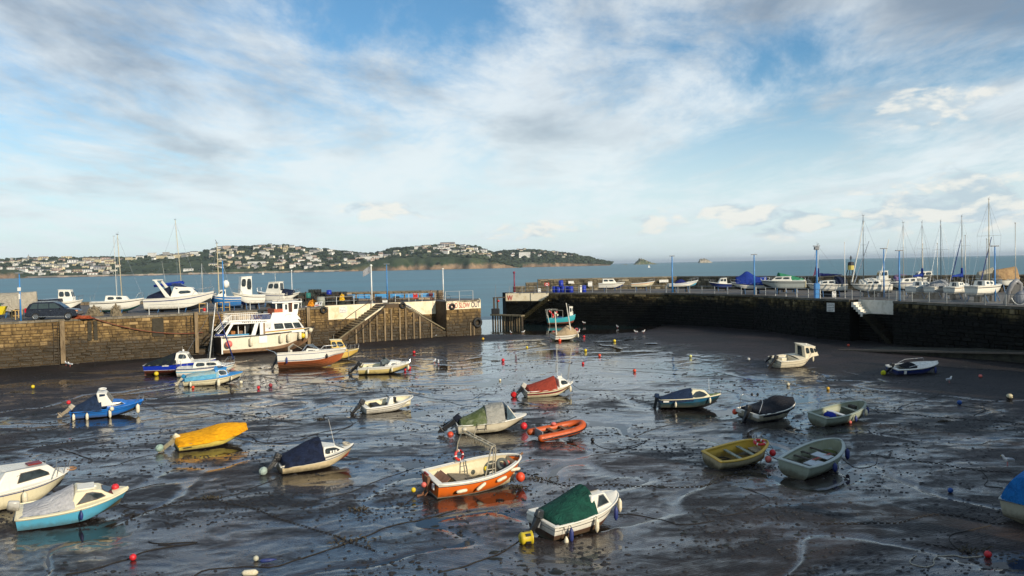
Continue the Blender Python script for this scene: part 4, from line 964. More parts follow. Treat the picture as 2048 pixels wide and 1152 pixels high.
        for w in side:
            u0, u1, a, b = w[:4]; pl = w[4] if len(w) > 4 else None
            window(s.root, (c[0], c[1], c[5], c[4]), u0, u1, a, b, frame=frame, m=pane, poly=pl)
            window(s.root, (c[2], c[3], c[7], c[6]), 1 - u1, 1 - u0, a, b, frame=frame, m=pane, poly=[(1 - q, r_) for q, r_ in pl][::-1] if pl else None)
        for u0, u1, a, b in front: window(s.root, (c[1], c[2], c[6], c[5]), u0, u1, a, b, frame=frame, name='windscreen', m=pane)
        for u0, u1, a, b in back: window(s.root, (c[3], c[0], c[4], c[7]), u0, u1, a, b, frame=frame, m=pane, r=.1)
        return o
    def outboard(s, y=0, tilt=48, cowl=BLK, leg=BLK, sc=1.0, prop=True, x=-.10, z=None, cover=None):
        e = empty('outboard_engine', (x, y, (s.hs if z is None else z) - .02), (0, R(tilt), 0)); e.parent = s.root; e.scale = (sc * .72,) * 3
        build(MB().hexa([(-.30, -.13, .12), (.20, -.13, .12), (.20, .13, .12), (-.30, .13, .12), (-.34, -.12, .50), (.08, -.11, .58), (.08, .11, .58), (-.34, .12, .50)]), 'cowl', cowl, e, smooth=True, bevel=.07, fix=True)
        if prop is not None:
            build(MB().hexa([(-.20, -.085, -.35), (.05, -.085, -.35), (.05, .085, -.35), (-.20, .085, -.35), (-.24, -.11, .12), (.12, -.11, .12), (.12, .11, .12), (-.24, .11, .12)]).hexa([(-.20, -.035, -.95), (.02, -.035, -.95), (.02, .035, -.95), (-.20, .035, -.95), (-.22, -.07, -.35), (.05, -.07, -.35), (.05, .07, -.35), (-.22, .07, -.35)]).box((-.14, 0, -.66), (.42, .24, .02)), 'leg', leg, e, bevel=.015)
            build(MB().lathe([(.01, -.30), (.06, -.2), (.065, .12), (.02, .24)], (-.12, 0, -.82), 8, Matrix.Rotation(math.pi / 2, 3, 'Y')).add([(-.22, 0, -.86), (.02, 0, -.86), (-.06, 0, -1.10), (-.18, 0, -1.10), (-.22, .02, -.86), (.02, .02, -.86), (-.06, .02, -1.10), (-.18, .02, -1.10)], [(0, 1, 2, 3), (7, 6, 5, 4)]), 'gearcase', leg, e)
            pm = MB()
            for k in range(3):
                a = k * 2.094; c_, s_ = math.cos(a), math.sin(a)
                pm.add([(-.40, c_ * .03, -.82 + s_ * .03), (-.46, c_ * .15 - s_ * .07, -.82 + s_ * .15 + c_ * .07), (-.42, c_ * .19, -.82 + s_ * .19), (-.36, c_ * .14 + s_ * .07, -.82 + s_ * .14 - c_ * .07)], [(0, 1, 2, 3), (3, 2, 1, 0)])
            build(pm, 'propeller', STEEL, e)
        build(MB().box((.13, 0, -.12), (.12, .26, .30)), 'clamp', GREYP, e)
        if cover: build(MB().ball((-.30, 0, -.85), .24, 10, (1.1, 1, 1.15)), 'propeller_cover', cover, e, smooth=True)
        return e
    def rail(s, t0, t1, h=.32, m=None, n=4, r=.013, name='bow_rail', lean=.02, up=0):
        T = [t0 + (t1 - t0) * i / 12 for i in range(13)]; mb = MB(); m = m or STEEL
        def q(t, sd): p = s.P(t, 1, sd, -.04 + lean); f = min(1, (t - t0) / .06) if t < t0 + .06 else 1; return p + Vector((lean * 2, 0, h * f + .02 + up * (t - t0)))
        mb.tube([q(t, 1) for t in T] + [q(t, -1) for t in T[::-1]], r, 5)
        for i in range(1, n + 1):
            t = t0 + (t1 - t0) * i / n
            for sd in (1, -1): mb.tube([s.P(min(t, .985), 1, sd, -.05), q(min(t, 1), sd)], r, 5)
        build(mb, name, m, s.root); return s
    def aerial(s, p, h, m=WHITEP, r=.008, lean=(0, 0), name='aerial'):
        build(MB().tube([p, (p[0] + lean[0], p[1] + lean[1], p[2] + h)], [r * 1.4, r * .6], 5), name, m, s.root); return s
    def part(s, mb, name, m, **k): return build(mb, name, m, s.root, **k)
    def fender(s, t, side, m, label, drop=.05, r=.085, l=.5, ball=False, group='fenders hung over the sides of the boats', out=.03):
        p = wm(s.root) @ s.P(t, 1, side, r + out)
        top = wm(s.root) @ s.P(t, 1, side, -.02)
        e = tag(empty('fender' if not ball else 'buoy', tuple(p - Vector((0, 0, drop)))), label, 'fender' if not ball else 'buoy', group)
        if ball: build(MB().ball((0, 0, -r - .06), r, 12, (1, 1, 1.08)), 'body', m, e, smooth=True)
        else: build(MB().lathe([(.015, 0), (.03, -.03), (r * .7, -.07), (r, -.13), (r, -l + .13), (r * .7, -l + .06), (.03, -l + .02), (.015, -l)], n=10), 'body', m, e, smooth=True)
        q = top - p + Vector((0, 0, drop)); build(MB().tube([(q.x, q.y, q.z), (0, 0, .02), (0, 0, -.03)], .012, 5), 'lanyard', ROPED, e); return e
def ring(p, rot, Rr, r, m1, m2, label, group=None, name='lifebuoy'):
    e = tag(empty(name, p, rot), label, 'lifebuoy', group)
    build(MB().torus((0, 0, 0), Rr, r, n=24, m=8), 'ring', m1, e, smooth=True)
    for k in range(4):
        a = k * math.pi / 2 + .4; pts = [Vector((Rr * math.cos(a + d), Rr * math.sin(a + d), 0)) for d in (-.12, .12)]
        build(MB().tube(pts, r * 1.1, 8), 'band', m2, e)
    return e
def rope(pts, r, m, label, name='mooring_rope', group='mooring ropes and chains lying on the mud', chain=False, drape=True, cat='rope', z=None, sub=14, wob=.10):
    """rope or chain laid on the mud through the given photo points (or world points)"""
    r *= .62; P_ = [Vector(p) if len(p) == 3 else G(*p) for p in pts]; out = []; g = random.Random(int(abs(P_[0].x * 100)))
    for i in range(len(P_) - 1):
        a = P_[max(i - 1, 0)]; b = P_[i]; c = P_[i + 1]; d = P_[min(i + 2, len(P_) - 1)]; k = max(3, min(60, int((c - b).length * 4)))
        for j in range(k):
            t = j / k; out.append(.5 * ((2 * b) + (c - a) * t + (2 * a - 5 * b + 4 * c - d) * t * t + (3 * b - a - 3 * c + d) * t ** 3))
    out.append(P_[-1])
    out = [Vector((p.x + wob * mathutils.noise.noise(Vector((p.x * .8, p.y * .8, 3))), p.y + wob * mathutils.noise.noise(Vector((p.x * .8, p.y * .8, 8))), p.z)) for p in out]
    if drape:
        zs_ = mud_h(np.array([p.x for p in out]), np.array([p.y for p in out]))
        out = [Vector((p.x, p.y, max(float(q), POOL - .01) + r * .6 if True else p.z)) for p, q in zip(out, zs_)]
    mb = MB()
    if chain:
        r *= .8; step = max(.11, r * 4.2); acc = 0; k = 0
        for a, b in zip(out[:-1], out[1:]):
            d = (b - a); L = d.length
            if L < 1e-6: continue
            while acc < L:
                c = a + d * (acc / L); dn = d.normalized(); 
                up = Vector((0, 0, 1)) if k % 2 else dn.cross(Vector((0, 0, 1)));
                sd = dn.cross(up).normalized(); pts_ = [c + dn * (math.cos(q) * step * .62) + sd * (math.sin(q) * step * .30) for q in (0, 1.05, 2.1, 3.14, 4.19, 5.24)]
                mb.loop(pts_, r * .62, 4); k += 1; acc += step
            acc -= L
    else: mb.tube(out, r, 5)
    o = build(mb, name, m, None, smooth=not chain); tag(o, label, cat, group); return o
def ballbuoy(px, py, r, m, label, name='buoy', group='mooring buoys lying on the mud', low=None, sq=1.0, z=0):
    p = G(px, py); zz_ = max(mz(p.x, p.y), POOL - .02)
    r *= .64; e = tag(empty(name, (p.x, p.y, zz_ + r * .88 + z), (hr.uniform(-.5, .5), hr.uniform(-.4, .4), hr.uniform(0, 6))), label, 'buoy', group)
    build(MB().ball((0, 0, 0), r, 14, (1, 1, sq)), 'body', m, e, smooth=True)
    build(MB().torus((0, 0, r * sq * 1.02), r * .16, r * .05, Matrix.Rotation(math.pi / 2, 3, 'X'), 8, 4), 'eye', low or DARKP, e)
    if low: build(MB().lathe([(r * 1.01 * math.cos(a), r * 1.01 * math.sin(a) * sq) for a in (-1.45, -1.1, -.8, -.5, -.2, 0)], n=14), 'fouled_half', low, e, smooth=True)
    return e
# ================================================================== BOATS ON THE MUD
MUDDY = mat('fouled_bottom', (.10, .085, .05), .8, scale=6, col2=(.04, .035, .025), bump=.4); AF_RED = hullpaint('antifoul_red', (.34, .065, .035), .6, .5); AF_BLK = mat('antifoul_black', (.02, .022, .026), .6, scale=4)
F_G = 'fenders hung over the sides of the boats'
def sky_cover(a, b, c=.0): return lambda u: a + (b - a) * u
# --- orange open fishing boat
B = Boat('fishing_boat', 'orange open fishing boat with white gunwale, tube gantry and red lifebuoy', key='orange', B=1.95, hs=.80, hb=1.12, kind='r', heel=9, rake=.35, tw=.80, sink=.06, midsag=.06)
ORG = hullpaint('orange_hull', (.66, .13, .012), .35, .25); CRI = hullpaint('cream_interior', (.66, .56, .36), .5, .5)
B.bands([('bottom', 0, .50, MUDDY, 0), ('waterline_band', .50, .56, GEL, .003), ('hull', .56, .93, ORG, 0), ('dark_stripe', .93, .955, DARKP, .004), ('top_strake', .955, 1, GEL, .02)])
B.gunwale(GEL, .045).well(.04, .90, .22, CRI, w=.13, mg=GEL)
B.part(MB().prism([(0, -.02), (B.L * .92, -.02), (B.L * .8, .12), (0, .1)], Matrix(((1, 0, 0), (0, 0, 1), (0, 1, 0))).transposed(), -.03, .03), 'keel', MUDDY)
B.part(MB().box((.55, .15, .60), (.55, .9, .035), rot=Matrix.Rotation(R(-38), 3, 'Y')), 'fish_board', mat('brown_board', (.24, .12, .07), .7, scale=4, streak=True)); B.part(MB().box((.72, -.3, .42), (.9, .30, .04), rot=Matrix.Rotation(R(18), 3, 'Y')), 'plank', WOODB)
DUCK = mat('deck_board', (.26, .21, .12), .75, scale=3)
B.part(MB().box((1.45, .05, .30), (1.3, .95, .05)), 'floor_board', DUCK); B.part(MB().box((1.5, .12, .50), (.95, .85, .07), rot=Matrix.Rotation(R(10), 3, 'Y')), 'hatch_cover', mat('grey_board', (.20, .17, .12), .7))
gm = MB()
for i in range(7):
    for j in range(6): gm.box((1.55 + i * .085, -.52 + j * .085, .56), (.05, .05, .02))
o = B.part(gm, 'grating', mat('grating_dark', (.05, .045, .035), .7)); o['kind'] = 'stuff'
B.part(MB().lathe([(.15, .24), (.19, .62), (.19, .66), (.15, .66), (.13, .28)], (2.75, -.25, 0), 14), 'bucket', mat('bucket_white', (.6, .56, .46), .5), smooth=True)
B.part(MB().ball((2.5, -.02, .80), .10, 10), 'float', YELB, smooth=True)
B.part(MB().hexa([(2.95, -.35, .24), (3.5, -.25, .24), (3.5, .4, .24), (2.95, .5, .24), (3.0, -.25, .78), (3.35, -.15, .86), (3.35, .3, .86), (3.0, .4, .78)]), 'net_bin', BLK, bevel=.05)
B.part(MB().ball((3.55, .05, .80), .15, 10, (1, 1, 1.2)), 'pink_float', PINKB, smooth=True)
B.part(MB().torus((3.25, -.1, .9), .22, .07, Matrix.Rotation(.8, 3, 'X')), 'rope_coil', mat('grey_net', (.10, .11, .10), .9), smooth=True)
GX_ = mat('gantry_galv', (.50, .45, .34), .5, metal=.4, scale=8)
gt = MB(); xg = B.L * .56
sb = lambda dx: Vector((xg + dx, -B.b(.56) + .06, B.zs(.56))); 
gt.tube([sb(-.32), sb(-.16) + Vector((0, .06, .75)), sb(-.10) + Vector((0, .06, 1.12)), sb(0) + Vector((0, .06, 1.22)), sb(.10) + Vector((0, .06, 1.12)), sb(.14) + Vector((0, .02, 0))], .028, 6)
gt.tube([sb(.0) + Vector((0, .0, 0)), sb(.02) + Vector((0, .06, 1.1))], .022, 6)
for h in (.25, .5, .75): gt.tube([sb(-.28 + h * .18) + Vector((0, .04, h)), sb(.13) + Vector((0, .04, h))], .014, 5)
pb_ = Vector((xg - .75, B.b(.4) - .06, B.zs(.4)))
gt.tube([pb_, pb_ + Vector((.06, -.04, .9)), pb_ + Vector((.16, -.12, 1.32)), pb_ + Vector((.30, -.26, 1.40))], .026, 6)
A_, C_ = pb_ + Vector((.22, -.22, 1.42)), sb(0) + Vector((0, .06, 1.20))
for d in (-.09, .09): gt.bar(A_ + Vector((d, 0, 0)), C_ + Vector((d, 0, 0)), .05, .05)
for k in range(6): q = A_.lerp(C_, k / 5); gt.bar(q + Vector((-.09, 0, 0)), q + Vector((.09, 0, 0)), .03)
for k in range(5): q = A_.lerp(C_, (k + .5) / 6); gt.tube([q, q + Vector((0, 0, -.22)), q + Vector((.05, 0, -.26))], .012, 4)
gt.tube([A_.lerp(C_, .35), A_.lerp(C_, .35) + Vector((.05, 0, .35))], .02, 5)
B.part(gt, 'gantry', GX_); B.part(MB().ball(tuple(A_ + Vector((0, -.02, .10))), .12, 10, (1, 1, .7)), 'deck_lamp', mat('lamp_housing', (.55, .5, .38), .4), smooth=True)
# rudder and stern gear
st_ = MB().box((-.12, 0, .62), (.12, .34, .55)).box((-.32, 0, .02), (.42, .05, .30)).bar((-.1, .05, .4), (-.42, .08, -.05), .05).bar((-.1, -.15, .35), (-.34, -.1, 0), .04)
B.part(st_, 'rudder', mat('rust_brown', (.20, .09, .045), .8, scale=9)); B.part(MB().box((-.07, .22, .72), (.08, .34, .42)), 'stern_locker', mat('deep_red', (.24, .02, .015), .6)); B.part(MB().box((-.06, -.45, .62), (.05, .16, .22)), 'number_plate', WHITEP)
B.part(MB().tube([(B.L * .985, .03, B.zs(1) - .05), (B.L * 1.03, .0, B.zs(1) + .10)], .05, 6), 'bollard', WOODB)
mM = wm(B.root)
ring(tuple(mM @ Vector((pb_.x + .15, pb_.y - .02, pb_.z + .34))), (R(80), R(20), R(40)), .19, .055, REDP, WHITEP, 'red lifebuoy hung on the gantry leg of the orange fishing boat')
for t, dr, ro, lb in ((.22, .10, 1, 'long white fender lying low along the orange hull, nearest its stern'), (.42, .06, -1, 'long white fender slung slantwise amidships on the orange hull'), (.66, .02, 0, 'short cream fender just under the gunwale amidships of the orange boat'), (.86, -.02, 1, 'long white fender near the bow of the orange fishing boat')):
    p = mM @ B.P(t, .9, -1, .08); e = tag(empty('fender', tuple(p - Vector((0, 0, dr + .04))), (0, R(74 + 14 * ro), B.head + R(0))), lb, 'fender', F_G)
    build(MB().lathe([(.015, -.24), (.06, -.2), (.07, -.1), (.07, .1), (.06, .2), (.015, .24)], n=10), 'body', FEND, e, smooth=True)
B.fender(.90, -1, ORB, 'big orange ball buoy hanging under the bow of the orange fishing boat', drop=.28, r=.19, ball=True)
for dx, dy, dz, m_, r_, lb in ((-.30, -.10, .60, PINKB, .11, 'small salmon buoy tied behind the stern of the orange fishing boat'), (-.62, .15, .34, YELB, .10, 'small yellow float behind the stern of the orange fishing boat')):
    p = mM @ Vector((dx, dy, dz)); e = tag(empty('buoy', tuple(p)), lb, 'buoy', 'small floats at the stern of the orange boat'); build(MB().ball((0, 0, 0), r_, 12), 'body', m_, e, smooth=True); build(MB().tube([(0, 0, 0), tuple(Matrix(mM).inverted().to_3x3() @ Vector((0, 0, 0)) + Vector((.25, .1, .15)))], .01, 4), 'lanyard', ROPED, e)

# --- small cabin boats sharing a pattern
SIDEG = oct8
# green tarpaulin
B = Boat('cabin_boat', 'white and maroon cabin boat under a green tarpaulin, yellow bucket on its propeller', key='greencover', B=1.62, hs=.62, hb=.92, heel=6, rake=.45, tw=.9, dead=.14)
MAR = hullpaint('maroon_hull', (.075, .028, .022), .4, .3)
B.bands([('bottom', 0, .38, MUDDY, 0), ('lower_hull', .38, .60, MAR, 0), ('hull', .60, 1, GEL, .004), ('dark_stripe', .80, .83, DARKP, .012)]).gunwale(GEL, .03)
B.deck(.5, 1, GEL, .07); B.well(.02, .5, .3, GEL, w=.10)
B.cabin(1.62, 2.75, .66, .56, 1.72, 2.45, .56, .46, 1.28, 1.24, GEL, side=[(.30, .90, .32, .92, [(.34, .30), (.88, .30), (.78, .90), (.50, .90)])], front=[(.08, .92, .2, .85)], frame=GREYP)
B.part(MB().box((2.1, .05, 1.30), (.5, .5, .04)), 'hatch', DARKP)
GT = cloth('green_tarp', (.008, .070, .048), (.004, .038, .028))
B.cover(.06, .53, lambda u: .14 + .62 * u ** .85, GT, over=.04, p=2.2, seed=3, out=.0)
B.outboard(tilt=30, cowl=mat('cowl_dark', (.03, .035, .04), .3), sc=.95, y=.05)
B.part(MB().hexa([(.0, .35, .35), (.55, .35, .5), (.55, .8, .5), (.0, .8, .35), (.02, .38, .74), (.5, .4, .72), (.5, .78, .72), (.02, .76, .74)]), 'stern_quarter', GEL, bevel=.05)
p = wm(B.root) @ Vector((-.75, -.16, .24)); e = tag(empty('bucket', tuple(p), (R(90), R(8), B.head + R(70))), 'yellow slotted bucket tied over the propeller of the green covered boat', 'bucket')
build(MB().lathe([(.14, 0), (.20, .06), (.20, .10), (.185, .12), (.21, .36), (.225, .38), (.225, .41), (.19, .41), (.17, .12), (.12, .04)], (0, 0, -.2), 18), 'body', mat('bucket_yellow', (.58, .44, .02), .45, scale=5), e, smooth=True)
for k in range(5): a = k * 1.256; build(MB().box((.205 * math.cos(a), .205 * math.sin(a), .05), (.03, .09, .16), rz=a), 'slot', DARKP, e)
for t, m_, dr, lb in ((.10, FEND, .30, 'white fender hanging lowest at the stern quarter of the green covered boat'), (.16, FENB, .06, 'long navy fender at the stern quarter of the green covered boat'), (.48, FEND, .02, 'long white fender amidships on the green covered boat'), (.80, FENB, .04, 'navy fender below the forward window of the green covered boat'), (.92, FEND, -.02, 'white fender at the bow of the green covered boat')):
    B.fender(t, -1, m_, lb, drop=dr, r=.075, l=.5)
# navy cover
NV = cloth('navy_canvas', (.010, .018, .048), (.005, .008, .020)); NV2 = cloth('navy_canvas_blue', (.016, .034, .078), (.009, .02, .045))
B = Boat('cabin_boat', 'white cuddy boat with a smooth navy cockpit cover and thin whip aerial', key='navywhite', B=1.62, hs=.58, hb=.88, heel=5, rake=.5, tw=.88)
CRH = hullpaint('cream_hull', (.64, .52, .32), .4, .5)
B.bands([('bottom', 0, .34, AF_RED, 0), ('hull', .34, .78, CRH, 0), ('topsides', .78, 1, GEL, .006), ('dark_stripe', .82, .86, DARKP, .014)]).gunwale(DARKP, .02)
B.deck(.45, 1, GEL, .05)
B.cabin(1.85, 3.05, .66, .40, 1.9, 2.55, .55, .30, 1.08, .98, GEL, side=[(.12, .80, .30, .78)], front=[(.1, .9, .2, .8)], frame=BLK)
for dx in (.25, .38, .5): B.part(MB().box((1.95 + dx, -.655 + dx * .07, .86), (.075, .012, .10)), 'window_number', WHITEP)
B.cover(.04, .53, lambda u: .12 + .64 * math.sin(u * 1.45) ** 1.1, NV, over=.10, p=2.0, seed=5)
B.outboard(tilt=38, cowl=BLK, cover=cloth('pale_bag', (.42, .52, .46)), sc=1.0); B.aerial((2.5, -.3, .98), 1.25, lean=(-.25, .15))
B.part(MB().torus((3.15, 0, .93), .16, .03, n=14, m=5).torus((3.1, .05, .97), .11, .03, n=12, m=5), 'rope_coil', ROPE)
B.part(MB().box((-.02, -.5, .5), (.06, .3, .1)), 'swim_step', GEL)
# yellow cover
B = Boat('speedboat', 'yellow hulled speedboat wrapped in a bright orange yellow tarpaulin', key='yellowcov', B=1.6, hs=.52, hb=.74, heel=8, rake=.7, tw=.92, dead=.16)
YEL = hullpaint('yellow_hull', (.72, .58, .12), .35, .3); YT = cloth('yellow_tarp', (.78, .36, .006), (.60, .26, .004))
B.bands([('bottom', 0, .44, MUDDY, 0), ('hull', .44, 1, YEL, 0)]).gunwale(BLK, .02)
B.cover(.0, .985, lambda u: .18 + .34 * math.exp(-((u - .62) / .26) ** 2) + .06 * math.sin(u * 9), YT, over=.09, p=1.9, seed=8, amp=.05, fold=.10, out=.05)
B.part(MB().box((.42, -.785, .35), (.40, .012, .05)), 'name_plate', DARKP)
B.outboard(tilt=50, cowl=hullpaint('cowl_cream', (.66, .60, .42)), leg=hullpaint('cowl_cream2', (.62, .56, .38)), sc=1.05, cover=cloth('pale_green_bag', (.35, .48, .40)))
# blue with navy cover and white hard top
B = Boat('cabin_boat', 'bright blue cabin boat with navy canvas aft and a white hard top', key='bluenavy', B=1.65, hs=.58, hb=.86, heel=6, rake=.55, tw=.9)
BLU = hullpaint('bright_blue_hull', (.012, .145, .50), .35, .3)
B.bands([('bottom', 0, .36, MUDDY, 0), ('hull', .36, 1, BLU, 0), ('dark_stripe', .76, .79, DARKP, .01)]).gunwale(BLU, .035).deck(.5, 1, BLU, .10)
B.cabin(2.05, 3.35, .64, .38, 2.1, 2.9, .52, .28, 1.02, .98, BLU, side=[(.30, .86, .30, .85)], frame=BLK)
B.cabin(1.66, 2.50, .68, .64, 1.50, 2.02, .58, .55, 1.66, 1.58, GEL, zb0=.74, zb1=.80, name='hard_top', side=[], front=[(.06, .94, .1, .9)], bev=.08)
B.part(MB().hexa([(1.68, -.67, .72), (2.10, -.65, .74), (2.10, -.60, .74), (1.68, -.62, .72), (1.68, -.58, 1.58), (2.0, -.56, 1.56), (2.0, -.51, 1.56), (1.68, -.53, 1.58)]), 'side_screen', NV2)
B.part(MB().torus((1.82, 0, 1.78), .20, .045, n=18), 'rope_coil', WHITEP, smooth=True)
B.cover(.04, .43, lambda u: .12 + .92 * u ** .95, NV2, over=.06, p=1.9, seed=12, fold=.16)
B.outboard(tilt=52, cowl=mat('cowl_silver', (.42, .38, .30), .35), leg=mat('leg_tan', (.30, .25, .18), .5), sc=1.0)
B.rail(.88, 1.0, .30, n=2)
B.fender(.06, -1, FEND, 'white fender at the stern of the bright blue cabin boat', drop=.04); B.fender(.24, -1, FEND, 'second white fender from the stern of the bright blue boat'); B.fender(.55, -1, FEND, 'long white fender amidships on the bright blue boat', drop=-.02, l=.58); B.fender(.58, -1, FEND, 'white ball fender amidships on the bright blue boat', ball=True, r=.13, drop=-.22, out=.08); B.fender(.93, -1, FEND, 'big white fender at the bow of the bright blue boat', l=.62, r=.12, drop=.05)
p = wm(B.root) @ Vector((-.12, .05, 1.05)); e = tag(empty('buoy', tuple(p)), 'red ball buoy standing on the outboard of the bright blue boat', 'buoy'); build(MB().ball((0, 0, 0), .13, 12), 'body', REDB, e, smooth=True); build(MB().torus((0, 0, .13), .03, .01, n=8, m=4), 'eye', DARKP, e)
# sky blue hull in the near left
B = Boat('cabin_boat', 'sky blue hulled cabin boat with cream cabin and grey cockpit cover', key='skyblue', B=1.7, hs=.60, hb=.92, heel=7, rake=.55, tw=.88, sink=.02)
SKB = hullpaint('sky_blue_hull', (.09, .38, .56), .35, .3)
B.bands([('bottom', 0, .34, MUDDY, 0), ('hull', .34, .93, SKB, 0), ('deck_edge', .93, 1, GELC, .012)]).gunwale(GELC, .035).deck(0, 1, GELC, .09)
B.cabin(1.65, 3.2, .66, .42, 1.85, 2.62, .56, .38, 1.22, 1.16, GELC, side=[(.18, .9, .28, .84, [(.14, .26), (.62, .26), (.84, .34), (.86, .60), (.66, .86), (.46, .84)])], front=[(.1, .9, .15, .8)], frame=mat('bronze_frame', (.09, .05, .03), .4))
B.part(MB().box((2.2, 0, 1.22), (.55, .6, .05)).box((2.5, -.1, 1.22), (.08, .08, .08)), 'hatch', GEL)
B.cover(.04, .50, lambda u: .05 + .62 * u, cloth('grey_pvc', (.46, .46, .47), (.36, .36, .38)), over=-.02, p=2.2, seed=15, out=-.12, fold=.04)
B.part(MB().tube([B.P(.12, 1, -1, -.1) + Vector((0, 0, .05)), B.P(.2, 1, -1, -.1) + Vector((0, 0, .05))], .02, 5), 'cleat', STEEL)
B.outboard(tilt=20, cowl=hullpaint('cowl_grey', (.45, .44, .40)), sc=1.15, prop=None)
B.fender(.56, -1, FENB, 'small navy fender amidships on the sky blue hull', r=.06, l=.34, drop=.04)
p = wm(B.root) @ Vector((B.L * .88, .12, B.zs(.9) + .12)); e = tag(empty('buoy', tuple(p)), 'red ball buoy on the foredeck of the sky blue boat', 'buoy'); build(MB().ball((0, 0, 0), .14, 12), 'body', REDB, e, smooth=True); build(MB().torus((0, 0, .14), .03, .01, n=8, m=4), 'eye', DARKP, e)
# leftmost cabin cruiser
B = Boat('cabin_cruiser', 'white cabin cruiser with long side window and red hatch, cut by the left edge', key='leftmost', B=1.9, hs=.78, hb=1.02, heel=4, rake=.6, tw=.9)
B.bands([('bottom', 0, .36, AF_BLK, 0), ('hull', .36, .90, GELC, 0), ('navy_stripe', .90, .94, FENB, .012), ('deck_edge', .94, 1, GEL, .01)]).gunwale(GEL, .035).deck(0, 1, GEL, .07)
B.cabin(.6, 3.35, .78, .60, 1.2, 2.75, .62, .48, 1.52, 1.46, GEL, side=[(.30, .86, .34, .80, [(.34, .30), (.82, .36), (.84, .55), (.74, .82), (.36, .78)])], front=[(.05, .48, .2, .85), (.52, .95, .2, .85)], frame=mat('bronze_frame2', (.10, .07, .05), .4))
B.part(MB().box((2.35, -.1, 1.54), (.5, .35, .06)), 'red_hatch', mat('hatch_red', (.18, .02, .02), .4)); B.rail(.72, 1.0, .42, n=3, lean=.04)
B.part(MB().tube([(1.0, -.66, 1.55), (2.6, -.52, 1.55)], .012, 4).tube([(1.0, .66, 1.55), (2.6, .52, 1.55)], .012, 4), 'grab_rail', STEEL)
lm = MB()
for k in range(12): lm.bar((1.55 + k * .075, -.70 + k * .006, 1.30 + .004 * k), (1.60 + k * .075, -.698 + k * .006, 1.345 + .004 * k), .006, .012)
B.part(lm, 'boat_name', DARKP)
B.part(MB().torus((3.75, -.1, 1.02), .18, .04, n=14, m=5), 'rope_coil', mat('tan_rope', (.30, .16, .08), .9))
B.fender(.45, -1, FEND, 'white fender with a blue cap on the leftmost cabin cruiser', l=.5, r=.1)
# dark blue long keel boat
B = Boat('motor_boat', 'royal blue motor boat with red bottom, dark tent cover and white wheelhouse', key='darkblue', B=2.0, hs=.98, hb=1.25, kind='v', heel=2, rake=.5, tw=.85, dead=.5, sink=.02)
RBL = hullpaint('royal_blue_hull', (.008, .035, .40), .35, .3)
B.bands([('bottom', 0, .38, AF_RED, 0), ('waterline_band', .38, .42, GEL, .006), ('hull', .42, .97, RBL, 0), ('top_strake', .97, 1, GEL, .02)]).gunwale(GEL, .03).deck(.45, 1, GEL, .06)
B.part(MB().hexa([(1.0, -.05, -.1), (5.0, -.05, -.1), (5.0, .05, -.1), (1.0, .05, -.1), (.6, -.06, .35), (5.2, -.06, .3), (5.2, .06, .3), (.6, .06, .35)]), 'keel', AF_RED); B.part(MB().box((.05, 0, .1), (.3, .05, .55)), 'rudder', mat('salmon', (.62, .20, .12), .6))
B.cabin(2.55, 4.0, .82, .68, 2.75, 3.55, .66, .52, 1.98, 1.9, GEL, side=[(.25, .85, .45, .88)], front=[(.06, .47, .35, .85), (.53, .94, .35, .85)], frame=None)
B.cover(.03, .46, lambda u: .12 + .82 * u, cloth('dark_tent', (.008, .012, .022), (.02, .03, .015)), over=.05, p=1.25, seed=21, fold=.05)
B.aerial((3.1, .3, 1.95), .55); B.part(MB().ball((3.2, 0, 2.1), .10, 8), 'mast_light', WHITEP); B.part(MB().box((1.9, -1.0, .95), (.55, .02, .16)), 'name_plate', WHITEP)
p = wm(B.root) @ Vector((1.1, -.9, .1)); e = tag(empty('buoy', (p.x, p.y, mz(p.x, p.y) + .2)), 'yellow ball buoy on the mud under the royal blue boat', 'buoy'); build(MB().ball((0, 0, 0), .20, 12), 'body', YELB, e, smooth=True); build(MB().torus((0, 0, .2), .04, .012, n=8, m=4), 'eye', DARKP, e)
